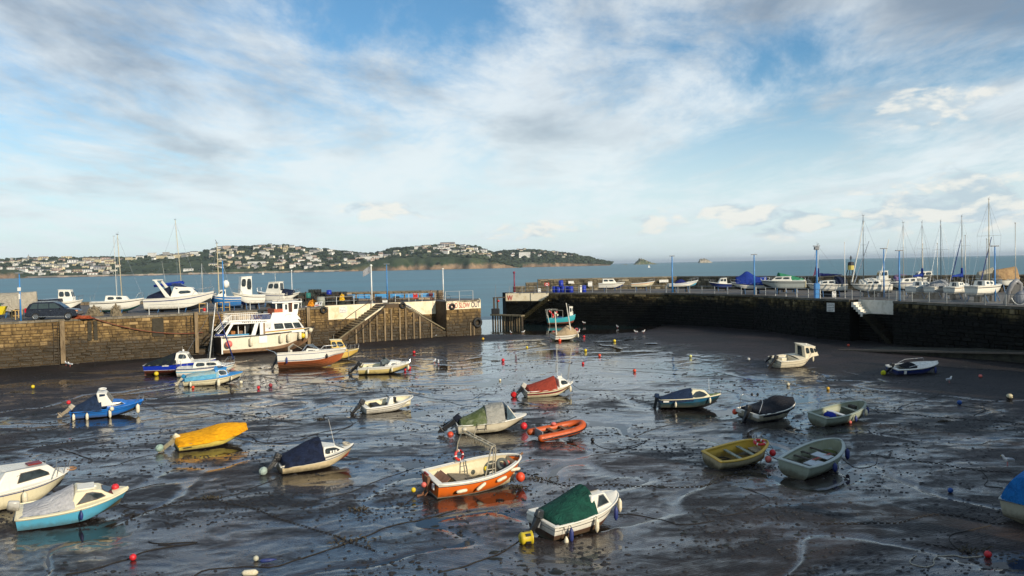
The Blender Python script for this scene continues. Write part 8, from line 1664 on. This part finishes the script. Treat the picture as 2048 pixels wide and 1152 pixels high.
yacht('sailing_yacht', 'long white yacht with dark companionway and black sheer stripe at the right edge', 1942, 2040, 75, 'R', 34, 2003, 399, hs=1.0, lift=.55, stripe=DARKP, sp_w=1.1, mm=mat('wood_mast', (.52, .44, .27), .5), bot=hullpaint('blue_bottom', (.02, .09, .2)))
motor('cabin_boat', 'small white wheelhouse boat behind the blue lamp post', 1745, 1777, 103, 'L', 5, cabf=(.1, .7), top=1.0, hs=1.2, lift=.5); motor('cabin_boat', 'white cruiser with raked windows near the sea wall', 1822, 1866, 104, 'L', 4, cabf=(.1, .8), top=.7, hs=1.3, lift=.5); motor('covered_boat', 'boat under a lilac cover near the sea wall', 1786, 1818, 106, 'R', 4, cabf=None, cover=cloth('lilac', (.20, .13, .25), (.15, .10, .2)), hs=1.0, lift=.5)
motor('covered_boat', 'boat under a pale beige hood left of the tan covered one', 1953, 1986, 97, 'L', 3, cabf=None, cover=cloth('pale_hood', (.42, .38, .28), (.33, .3, .22)), hs=1.0, cf=lambda u: 1.35 - .5 * u, lift=.6); motor('covered_boat', 'boat under a tan tarpaulin behind the tall wooden mast', 1984, 2032, 95, 'L', 3, cabf=None, cover=cloth('tan_tarp', (.42, .27, .13), (.33, .2, .1)), hs=1.1, cf=lambda u: 1.35 - .3 * u, lift=.6)
p = GX(2021, 70.5, QZ); e = tag(empty('inflatable_dinghy', tuple(p), (R(-72), 0, R(12))), 'grey inflatable dinghy stood on its stern against the yacht by the railing', 'dinghy'); GRY = mat('grey_rubber', (.24, .24, .25), .5, scale=4)
build(MB().tube([(-.55, 0, .0), (-.58, -1.3, 0), (-.42, -1.95, 0), (0, -2.25, .05), (.42, -1.95, 0), (.58, -1.3, 0), (.55, 0, 0)], .21, 10), 'tube', GRY, e, smooth=True); build(MB().box((0, -.25, -.02), (.8, .06, .4)), 'transom', DARKP, e); build(MB().box((0, -1.1, -.12), (.75, 1.7, .04)), 'floor', mat('rib_floor', (.12, .12, .12), .7), e)
e = tag(empty('dinghy', tuple(GX(2036, 70.2, QZ + .9)), (R(70), 0, R(-15))), 'small dark blue tender propped beside the grey inflatable', 'dinghy'); build(MB().ball((0, 0, 0), .6, 14, (1.0, 1.6, .45)), 'hull', mat('tender_blue', (.03, .05, .09), .5), e, smooth=True); build(MB().torus((0, 0, .1), .62, .05, Matrix.Diagonal((1, 1.6, 1)), 18, 5), 'rim', GALV, e)
for px, D, top, ln, lb in ((1846, 98, 488, 0, 'thin grey mast behind the turquoise striped yacht'), (1875, 96, 487, 0, 'short thin mast right of the turquoise striped yacht'), (1931, 92, 471, 0, 'pale thin mast behind the bundled blue sail'), (1974, 90, 478, 0, 'pale thin mast right of the leaning dark spar'), (2031, 86, 446, 0, 'tall pale mast nearest the right edge')):
    pole(px, D, top, mat('alloy_mast', (.50, .49, .44), .4, metal=.3), lb, r=.05, nm='yacht_mast', cat='mast')
for xa, ya, xb, yb, D, m, lb in ((1903, 560, 1922, 479, 84, FENB, 'dark furled sail leaning right behind the grey covered yacht'), (1962, 562, 1983, 474, 80, FENB, 'dark furled sail leaning right before the beige hood'), (1704, 564, 1728, 442, 88, GEL, 'white furled jib rising to the slate mast'), (1709, 566, 1738, 482, 89, STEEL, 'thin pale stay right of the white furled jib'), (1758, 566, 1778, 478, 91, GEL, 'thin white furled jib behind the lamp post')):
    a, b2 = GD(xa, ya, D), GD(xb, yb, D); o = MB().tube([a, a.lerp(b2, .5), b2], [.055, .05, .03], 6); tag(build(o, 'furled_sail' if m is not STEEL else 'forestay', m), lb, 'sail' if m is not STEEL else 'rigging')
# beacon
p = GX(1702, 108, 6.5); e = tag(empty('beacon_tower', tuple(p)), 'black and yellow beacon tower on the sea wall with a two cone topmark', 'beacon')
for x, y in ((-.5, -.5), (.5, -.5), (.5, .5), (-.5, .5)): build(MB().bar((x, y, 0), (x * .6, y * .6, .95), .08), 'leg', DARKP, e)
build(MB().bar((-.5, -.5, .1), (.4, -.4, .6), .05).bar((.5, -.5, .1), (-.4, -.4, .6), .05), 'brace', DARKP, e); build(MB().lathe([(.42, .95), (.42, 1.55)], n=10), 'yellow_drum', mat('beacon_yellow', (.55, .45, .10), .5), e); build(MB().lathe([(.42, 1.55), (.38, 2.0), (.1, 2.05)], n=10), 'black_drum', DARKP, e); build(MB().tube([(0, 0, 2), (0, 0, 2.9)], .04, 5).lathe([(.01, 2.85), (.2, 2.6)], n=8).lathe([(.2, 2.52), (.01, 2.27)], n=8), 'topmark', DARKP, e)
# flag on the motor sailer
tag(build(MB().grid([[GD(1633, 548, 90), GD(1626, 553, 90)], [GD(1633, 532, 90), GD(1630, 538, 90.1)], [GD(1634, 521, 90), GD(1633.2, 523, 90)]]), 'ensign', cloth('dull_red_flag', (.20, .05, .06), (.03, .03, .12))), 'drooping red and blue flag beside the thick blue lamp post', 'flag')
# ------------------------------------------------ town houses behind the viewpoint, off to the right: the sun is low behind them
def town_house(x, y, w, d, h, rz, lb, mi):
    e = tag(empty('town_house', (x, y, QZ), (0, 0, rz)), lb, 'house', 'harbour side houses out of view'); mw = [mat('render_cream', (.55, .48, .36), .85), mat('render_white', (.65, .63, .58), .85), mat('render_pink', (.5, .33, .28), .85)][mi]
    build(MB().box((0, 0, h / 2), (w, d, h)), 'wall', mw, e); rf = build(MB().add([(-w / 2, -d / 2 - .3, h), (w / 2, -d / 2 - .3, h), (w / 2, d / 2 + .3, h), (-w / 2, d / 2 + .3, h), (-w / 2, 0, h + d * .35), (w / 2, 0, h + d * .35)], [(0, 1, 5, 4), (2, 3, 4, 5), (0, 4, 3), (1, 2, 5), (3, 2, 1, 0)]), 'roof', mat('town_slate', (.09, .09, .10), .7), e); build(MB().box((w * .4, 0, h + d * .35 + .3), (.7, 1.2, 1.6)), 'chimney', mat('chimney_brick', (.25, .12, .08), .9), rf)
    for fl in range(max(1, int(h / 2.9))):
        for i in range(3): wq = build(MB().box((w * (-.3 + .3 * i), d / 2 + .02, 1.6 + fl * 2.8), (1.0, .1, 1.4)), 'window', WHITEP, e); build(MB().box((w * (-.3 + .3 * i), d / 2 + .08, 1.6 + fl * 2.8), (.85, .03, 1.25)), 'pane', GLASS, wq)
    build(MB().box((w * .38, d / 2 + .04, 1.0), (.95, .12, 2.0)), 'door', WOODD, e)
# ================================================================== ROPES, CHAINS, BUOYS, BIRDS, SHADE HOUSES
def px_rope(pts, w, chain, lb): rope(pts, w, ROPED, lb, name='mooring_chain' if chain else 'mooring_rope', chain=chain, cat='chain' if chain else 'rope')
RP_ = [([(1000, 938), (1040, 945), (1080, 955), (1120, 967), (1160, 972), (1240, 970), (1340, 976), (1395, 972), (1440, 966)], .035, 1, 'heavy chain running right from the bow of the orange boat past the green covered boat'),
 ([(700, 1086), (640, 1062), (560, 1040), (520, 1022), (460, 1010), (415, 995)], .030, 1, 'broken dark chain crossing the near mud up to the left'), ([(700, 1086), (730, 1095), (752, 1105)], .03, 1, 'short chain end beside the weed clump in the near mud'),
 ([(700, 1086), (760, 1060), (800, 1048), (850, 1036), (910, 1020)], .028, 0, 'rope from the weed clump to below the orange boat'), ([(700, 1086), (640, 1105), (560, 1132), (500, 1136), (420, 1138), (390, 1152)], .026, 0, 'long rope curving along the bottom edge of the near mud'),
 ([(130, 1152), (180, 1142), (225, 1128), (258, 1118), (290, 1105), (330, 1096), (352, 1092)], .03, 0, 'rope through the red buoy in the near left mud'), ([(298, 1084), (330, 1088), (360, 1086), (392, 1086), (360, 1092), (320, 1090)], .026, 0, 'looped rope lying above the near red buoy'),
 ([(415, 998), (350, 1006), (300, 1022), (240, 1036)], .03, 1, 'chain running from the crab weed towards the sky blue boat'), ([(250, 985), (300, 970), (330, 966)], .02, 0, 'mooring rope off the bow of the sky blue boat'), ([(240, 1010), (262, 1018), (300, 1020), (330, 1014), (360, 1010)], .022, 0, 'slack bow rope of the sky blue boat'),
 ([(120, 900), (150, 908), (185, 920)], .035, 0, 'short thick rope above the sky blue boat'), ([(0, 898), (60, 892), (120, 888), (190, 886)], .02, 0, 'faint rope across the left mud'), ([(0, 905), (60, 896), (110, 890), (150, 885)], .018, 0, 'second faint rope across the left mud'),
 ([(492, 870), (520, 882), (560, 886), (600, 880), (640, 866), (690, 856), (712, 845)], .024, 0, 'rope from the yellow covered boat past the navy covered boat'), ([(470, 877), (500, 884), (530, 886), (556, 882)], .03, 1, 'chain by the bow of the yellow covered boat'), ([(535, 884), (540, 868), (532, 856), (545, 848)], .02, 0, 'curled rope tail above the chain'),
 ([(690, 912), (712, 918), (718, 914)], .02, 0, 'bow rope of the navy covered boat'), ([(470, 825), (520, 835), (560, 842), (605, 849)], .03, 1, 'chain in the mud right of the yellow covered boat'), ([(285, 803), (310, 818), (345, 826), (385, 826), (405, 820)], .022, 0, 'curving rope off the bow of the bright blue boat'), ([(395, 817), (430, 824), (462, 832)], .028, 1, 'chain joining the curved rope'),
 ([(285, 790), (320, 796), (370, 786), (430, 776)], .022, 0, 'rope behind the bright blue boat'), ([(405, 800), (450, 796), (500, 788), (560, 778), (640, 768)], .022, 0, 'rope threaded between the red buoys'), ([(520, 752), (560, 760), (600, 764), (660, 770), (705, 778)], .03, 1, 'chain behind the rust bottomed cruiser'), ([(600, 760), (650, 752), (690, 744), (740, 740)], .02, 0, 'rope from the rust bottomed cruiser'),
 ([(690, 778), (720, 770), (730, 760)], .02, 0, 'rope under the pale yellow speedboat outboard'), ([(715, 828), (700, 838), (705, 850), (680, 862), (660, 870), (600, 880)], .02, 0, 'winding rope from the stern of the open white motorboat'), ([(826, 790), (850, 794), (880, 798), (910, 800), (945, 798), (955, 792), (960, 788), (985, 790)], .022, 0, 'rope right of the open white motorboat'),
 ([(880, 798), (930, 812), (955, 810), (958, 795), (975, 788)], .018, 0, 'curled rope above the mossy canopy boat'), ([(1048, 845), (1080, 848), (1120, 844), (1150, 834)], .022, 0, 'rope above the orange inflatable'), ([(1152, 866), (1175, 866), (1190, 870), (1220, 870)], .02, 0, 'rope off the bow of the orange inflatable'),
 ([(1186, 885), (1210, 898), (1260, 898), (1284, 886), (1230, 905), (1180, 911)], .02, 0, 'forked rope by the small black float'), ([(1144, 766), (1160, 778), (1200, 780), (1260, 780), (1330, 780)], .022, 0, 'long rope off the bow of the red covered boat'), ([(850, 728), (900, 722), (960, 718), (1000, 722), (1060, 712)], .024, 1, 'chain across the far middle mud'),
 ([(730, 712), (800, 706), (860, 704), (920, 708), (990, 714)], .024, 1, 'chain before the whitewashed stairs'), ([(800, 752), (860, 742), (930, 738), (1010, 728)], .02, 0, 'faint rope in the shining middle mud'), ([(1020, 700), (1060, 706), (1110, 704)], .02, 0, 'rope near the yellow floats'), ([(1200, 715), (1218, 718)], .02, 0, 'short rope at the orange float'), ([(1380, 718), (1350, 722), (1328, 722)], .02, 0, 'rope from the yellow float left of the pilothouse boat'),
 ([(1545, 770), (1600, 768), (1640, 764), (1690, 790), (1760, 828)], .018, 0, 'rope from the pale float behind the black covered boat'), ([(1440, 812), (1470, 808), (1500, 802), (1550, 796), (1580, 785)], .02, 0, 'rope between the dark teal and the black covered boats'), ([(1680, 822), (1720, 823), (1790, 828), (1850, 833), (1930, 840), (1990, 843), (2048, 850)], .035, 1, 'long chain running to the right edge of the mud'),
 ([(1790, 826), (1800, 815), (1830, 805), (1870, 795), (1884, 780)], .025, 0, 'rope climbing from the long chain towards the puddle'), ([(1870, 737), (1930, 742), (1990, 746), (2048, 748)], .022, 0, 'straight rope right of the navy sided boat'), ([(1920, 812), (1945, 816), (1972, 820), (1948, 832)], .028, 0, 'rope on the blue buoy near the right edge'), ([(1990, 803), (2006, 800), (1965, 808), (1945, 808)], .02, 0, 'rope from the numbered white buoy'),
 ([(1360, 846), (1330, 852), (1300, 862), (1270, 872)], .02, 0, 'rope in the pool below the dark teal boat'), ([(1520, 900), (1540, 912), (1560, 920)], .022, 0, 'rope between the ochre and green dinghies'), ([(1400, 975), (1420, 966), (1425, 952)], .024, 0, 'stern rope of the ochre dinghy'), ([(1675, 900), (1690, 925), (1720, 936), (1750, 930), (1756, 915)], .024, 0, 'looping rope off the bow of the nearer green dinghy'),
 ([(1740, 910), (1800, 918), (1860, 926), (1930, 938), (1965, 944), (2020, 946)], .032, 1, 'chain crossing right below the green dinghies'), ([(1965, 944), (1975, 958), (1972, 972), (1990, 976), (2010, 978)], .026, 0, 'rope dropping from the chain towards the blue tarpaulin boat'), ([(1640, 1050), (1740, 1048), (1800, 1046), (1850, 1034), (1900, 1033), (1950, 1040), (1990, 1050), (2030, 1048)], .034, 1, 'near chain leading to the blue tarpaulin boat'),
 ([(1980, 1052), (1940, 1064), (1905, 1072), (1898, 1085), (1912, 1100), (1935, 1106)], .026, 0, 'rope hooking down from the near chain'), ([(1845, 1090), (1870, 1094), (1905, 1100), (1930, 1106), (1950, 1108)], .03, 1, 'short near chain left of the lower red buoy'), ([(1480, 975), (1540, 1000), (1500, 1022), (1440, 1035)], .018, 0, 'rope below the nearer green dinghy'),
 ([(1230, 1030), (1300, 1034), (1360, 1050), (1430, 1044)], .02, 0, 'rope trailing from the bow of the green covered boat'), ([(1040, 1078), (1000, 1105), (940, 1128), (880, 1145)], .026, 0, 'rope trailing behind the green covered boat towards the bottom edge'), ([(835, 990), (815, 1005), (800, 1012)], .022, 0, 'stern rope of the orange boat'), ([(560, 955), (520, 972), (470, 990), (430, 998)], .022, 0, 'rope from below the navy covered boat to the crab weed'),
 ([(150, 840), (130, 850), (100, 862), (40, 870)], .02, 0, 'stern line of the bright blue boat'), ([(0, 770), (60, 764), (140, 756), (230, 752)], .02, 0, 'faint rope under the left wall'), ([(150, 745), (210, 757), (290, 762)], .02, 0, 'rope by the gulls under the left wall'), ([(640, 1000), (700, 985), (760, 960), (830, 935)], .018, 0, 'faint rope left of the orange boat'),
 ([(330, 905), (280, 915), (235, 930), (200, 935)], .018, 0, 'faint rope below the yellow covered boat'), ([(1090, 720), (1150, 728), (1230, 735), (1330, 738)], .02, 0, 'faint rope across the bright far mud'), ([(1000, 690), (1060, 684), (1100, 686)], .02, 0, 'rope to the beige covered day boat'), ([(1160, 672), (1168, 674), (1176, 672)], .02, 0, 'bow rope of the beige covered day boat')]
for pts, w, ch, lb in RP_: px_rope(pts, w, bool(ch), lb)
rope([(1968, 1112), (1945, 1114), (1925, 1114), (1905, 1110), (1880, 1111), (1868, 1120), (1868, 1130), (1850, 1135), (1830, 1132), (1820, 1125), (1828, 1116), (1834, 1113)], .028, ROPE, 'pale buff rope curling from the lower right red buoy', wob=.03)
# sagging orange rope on the left wall
a, b2 = LP(ucol(185), .3, QZ), LP(ucol(402), .35, 2.55); pts = [a.lerp(b2, t) + Vector((0, 0, -1.15 * 4 * t * (1 - t) * .55)) for t in np.linspace(0, 1, 24)]; tag(build(MB().tube(pts, .045, 6), 'hanging_rope', mat('orange_hawser', (.20, .06, .03), .8)), 'thick orange brown hawser sagging down the left wall to the trip boat', 'rope')
a, b2 = LP(ucol(770), .2, QZ), LP(ucol(690), .5, 0.7); pts = [a.lerp(b2, t) + Vector((0, 0, -1.4 * t * (1 - t))) for t in np.linspace(0, 1, 16)]; tag(build(MB().tube(pts, .04, 6), 'hanging_rope', ROPED), 'dark mooring rope hanging down beside the left flight of steps', 'rope')
# buoys
for px, py, r, m, lb in ((266, 1121, .17, REDB, 'red buoy with its rope in the near left mud'), (1976, 1114, .17, REDB, 'bright red buoy in the lower right corner'), (512, 1122, .14, mat('buoy_ivory', (.45, .44, .34), .6), 'ivory float standing beside a navy one at the bottom'), (517, 778, .20, REDB, 'red buoy right of the pale blue canopy boat'), (541, 774, .24, mat('buoy_maroon', (.28, .03, .04), .6), 'dull maroon buoy by the rope'), (66, 777, .22, YELB, 'yellow buoy alone on the left mud'),
  (386, 777, .19, ORB, 'orange buoy under the pale blue canopy boat'), (482, 767, .22, FEND, 'white buoy off the bow of the pale blue canopy boat'), (464, 788, .24, mat('buoy_dark', (.05, .04, .03), .8), 'weedy black buoy below the pale blue canopy boat'), (828, 707, .24, REDB, 'red buoy behind the pale yellow speedboat'), (810, 742, .2, REDB, 'left of two red buoys at the bow of the pale yellow speedboat'), (819, 739, .24, REDB, 'right of two red buoys at the bow of the pale yellow speedboat'), (1000, 761, .16, FEND, 'small white buoy left of the red covered boat'),
  (966, 681, .25, mat('buoy_amber', (.62, .36, .02), .5), 'amber buoy off the left pier end'), (1054, 696, .2, YELB, 'small yellow buoy beyond the middle mud'), (1171, 703, .26, YELB, 'yellow buoy right of the beige covered boat'), (1229, 684, .27, YELB, 'farthest yellow buoy near the basin end'), (1199, 713, .24, ORB, 'orange float in the bright far mud'), (1166, 728, .2, REDB, 'small red float in the bright far mud'), (1269, 744, .22, ORB, 'orange float with a rope loop in the mid mud'), (1006, 723, .26, REDB, 'red float on a black lump in the mid mud'),
  (1168, 675, .24, REDB, 'red buoy off the bow of the beige covered boat'), (1381, 715, .22, mat('buoy_pale_yellow', (.62, .60, .22), .5), 'pale yellow buoy left of the pilothouse boat'), (1497, 722, .24, mat('buoy_greywhite', (.4, .4, .38), .6), 'grey white buoy behind the stern of the pilothouse boat'), (1576, 772, .2, mat('buoy_cream', (.55, .5, .35), .6), 'cream topped float behind the black covered boat'), (1656, 780, .18, mat('buoy_amber', (.62, .36, .02), .5), 'amber float between the black covered boat and the green dinghy'), (1697, 697, .2, ORB, 'tiny orange float below the right stairs'),
  (1961, 759, .2, PINKB, 'salmon float by the dark puddle on the right'), (1700, 848, .15, PINKB, 'salmon float under the farther green dinghy'), (1919, 810, .22, mat('buoy_blue', (.01, .07, .28), .5), 'blue buoy on a thick rope near the right edge'), (1901, 986, .16, mat('buoy_blue', (.01, .07, .28), .5), 'dark blue buoy in the pool at the lower right'), (1185, 882, .16, BLK, 'small black float beyond the orange inflatable'), (880, 1, 1, None, '')):
    if m: ballbuoy(px, py, r, m, lb)
e = ballbuoy(2019, 800, .30, mat('buoy_numbered', (.50, .44, .27), .6), 'big cream buoy painted with the number 13 near the right edge', low=mat('fouling_black', (.015, .015, .013), .8)); e.rotation_euler = (R(20), 0, R(0))
_bp = e; lettering('13', .26, Matrix.Translation((-.16, -.315, -.0)) @ Matrix.Rotation(R(90), 4, 'X') @ Matrix.Rotation(R(10), 4, 'Z'), DARKP, _bp, name='number', ext=.012)
p = G(520, 1128); e = tag(empty('fender', (p.x, p.y, mz(p.x, p.y) + .08), (0, 0, .3)), 'navy fender lying flat beside the ivory float', 'fender', F_G); build(MB().tube([(0, 0, 0), (.06, 0, 0), (.26, 0, 0), (.5, 0, 0)], [.02, .06, .06, .01], 10), 'body', FENB, e, smooth=True); build(MB().tube([(.5, 0, 0), (.6, .05, -.02), (.7, 0, -.06)], .012, 5), 'lanyard', ROPED, e)
p = G(497, 1150); e = tag(empty('fender', (p.x, p.y, mz(p.x, p.y) + .06), (0, 0, .1)), 'white fender at the very bottom edge of the mud', 'fender', F_G); build(MB().tube([(-.2, 0, 0), (-.12, 0, 0), (.2, 0, 0), (.28, 0, 0)], [.03, .09, .09, .03], 10), 'body', FEND, e, smooth=True); build(MB().tube([(.28, 0, 0), (.4, .05, -.02)], .012, 5), 'lanyard', ROPED, e)
# weed clumps with litter
def clump(px, py, s, lb, n=26):
    p = G(px, py); g = random.Random(px); z = mz(p.x, p.y); mb = MB()
    for k in range(n):
        a = g.uniform(0, 6.28); q = Vector((g.gauss(0, s * .45), g.gauss(0, s * .22), .02)); d = Vector((math.cos(a), math.sin(a) * .6, g.uniform(-.1, .5))) * g.uniform(.08, .22); mb.tube([q, q + d * .5 + Vector((0, 0, .04)), q + d], [.025, .02, .008], 5)
    o = build(mb, 'weed_clump', mat('clump_weed', (.03, .024, .014), .7, scale=12, col2=(.08, .06, .03)), None, loc=(p.x, p.y, z)); tag(o, lb, 'seaweed'); return o
for px, py, s, lb in ((700, 1082, 1.0, 'big dark weed clump where ropes meet in the near mud'), (425, 997, .5, 'brown weed clump on the chain left of centre'), (718, 1020, .5, 'loose weed and rope tangle left of the orange boat'), (1080, 958, .9, 'weed caught on the heavy chain above the green covered boat'), (1040, 974, .5, 'flat weed patch on the rope right of the orange boat'), (1940, 1104, .6, 'weed clump beside the lower right red buoy'), (35, 785, .7, 'grey green lump in the left mud'), (700, 762, .6, 'black anchor lump under the pale yellow speedboat'), (990, 722, .5, 'black lump beside the red float'), (640, 840, .4, 'small weed patch in the left middle mud'), (1890, 845, .4, 'weed on the long chain near the right edge'), (1140, 870, .4, 'weed scrap by the inflatable')): clump(px, py, s, lb)
# gulls
def gull(px, py, lb, rz=0, s=1.0, z=None):
    p = G(px, py) if z is None else GX(px, py, z); zz_ = max(mz(p.x, p.y), POOL) if z is None else z; e = tag(empty('gull', (p.x, p.y, zz_), (0, 0, rz)), lb, 'gull', 'gulls standing on the mud'); e.scale = (s,) * 3
    build(MB().tube([(-.26, 0, .20), (-.18, 0, .21), (-.05, 0, .24), (.08, 0, .26), (.15, 0, .31), (.18, 0, .37), (.20, 0, .42), (.235, 0, .43), (.27, 0, .42)], [.012, .04, .08, .085, .06, .045, .05, .04, .012], 10), 'body', mat('gull_white', (.8, .79, .76), .7), e, smooth=True)
    build(MB().ball((-.06, .06, .27), .1, 8, (2.0, .35, .6)).ball((-.06, -.06, .27), .1, 8, (2.0, .35, .6)), 'wing', mat('gull_grey', (.35, .37, .40), .7), e, smooth=True); build(MB().tube([(.26, 0, .42), (.31, 0, .41)], [.016, .006], 5), 'beak', YELB, e); build(MB().tube([(.02, .03, .18), (.02, .03, 0), (.07, .03, 0)], .008, 4), 'leg', PINKB, e); build(MB().tube([(.02, -.03, .18), (.02, -.03, 0), (.07, -.03, 0)], .008, 4), 'leg', PINKB, e)
for px, py, lb, rz in ((133, 736, 'left of two gulls standing under the left wall', 2.5), (141, 737, 'right of two gulls standing under the left wall', 3.0), (873, 677, 'gull under the pier end steps', 1.0), (1022, 668, 'left gull of the pair in the harbour mouth', 2), (1046, 667, 'right gull of the pair in the harbour mouth', 0), (1168, 648, 'gull beside the turquoise fishing boat', 3), (1235, 656, 'gull alone under the far right wall', 2), (1272, 668, 'left of two gulls on the dark bank', 3), (1287, 668, 'right of two gulls on the dark bank', .5), (1373, 640, 'left gull at the foot of the dark right wall', 2.5), (1385, 640, 'second gull at the foot of the dark right wall', 2.8), (1420, 643, 'right gull at the foot of the dark right wall', 0),
   (869, 727, 'left of two gulls wading in the bright mud', 1.2), (877, 729, 'right of two gulls wading in the bright mud', 1.6), (1898, 768, 'gull beside the dark puddle on the right', .3), (2016, 932, 'gull beyond the blue tarpaulin boat', 3.0)): gull(px, py, lb, rz)
for i, (x, y, w, h, mi) in enumerate(((29, 2, 12, 2.9, 0), (38.5, 12, 13, 7.6, 1), (48, 22, 12, 7.2, 2), (57, 31.5, 12, 7.8, 0))): town_house(x, y, w, 9, h, R(42), 'tall gabled harbour side house in the row on the town side, number %d along' % (i + 1), mi)
# ------------------------------------------------ thin sea haze round the whole scene
hb_ = MB().box((0, 12000, 75), (90000, 90000, 158)); hb_.v = [(x, y, z) for x, y, z in hb_.v]
hm = bpy.data.materials.new('haze'); hm.use_nodes = True; ht = NT(hm.node_tree); ht.n.clear()
pv = ht.new('ShaderNodeVolumePrincipled', {'Color': (.80, .90, 1.0, 1), 'Density': 0.000040, 'Anisotropy': .3})
ho = ht.new('ShaderNodeOutputMaterial'); hm.node_tree.links.new(pv.outputs[0], ho.inputs['Volume'])
hz_o = build(hb_, 'haze', hm, kind='stuff'); hz_o['label'] = 'thin pale sea haze over the bay'; hz_o['category'] = 'haze'
SC.cycles.volume_bounces = 0
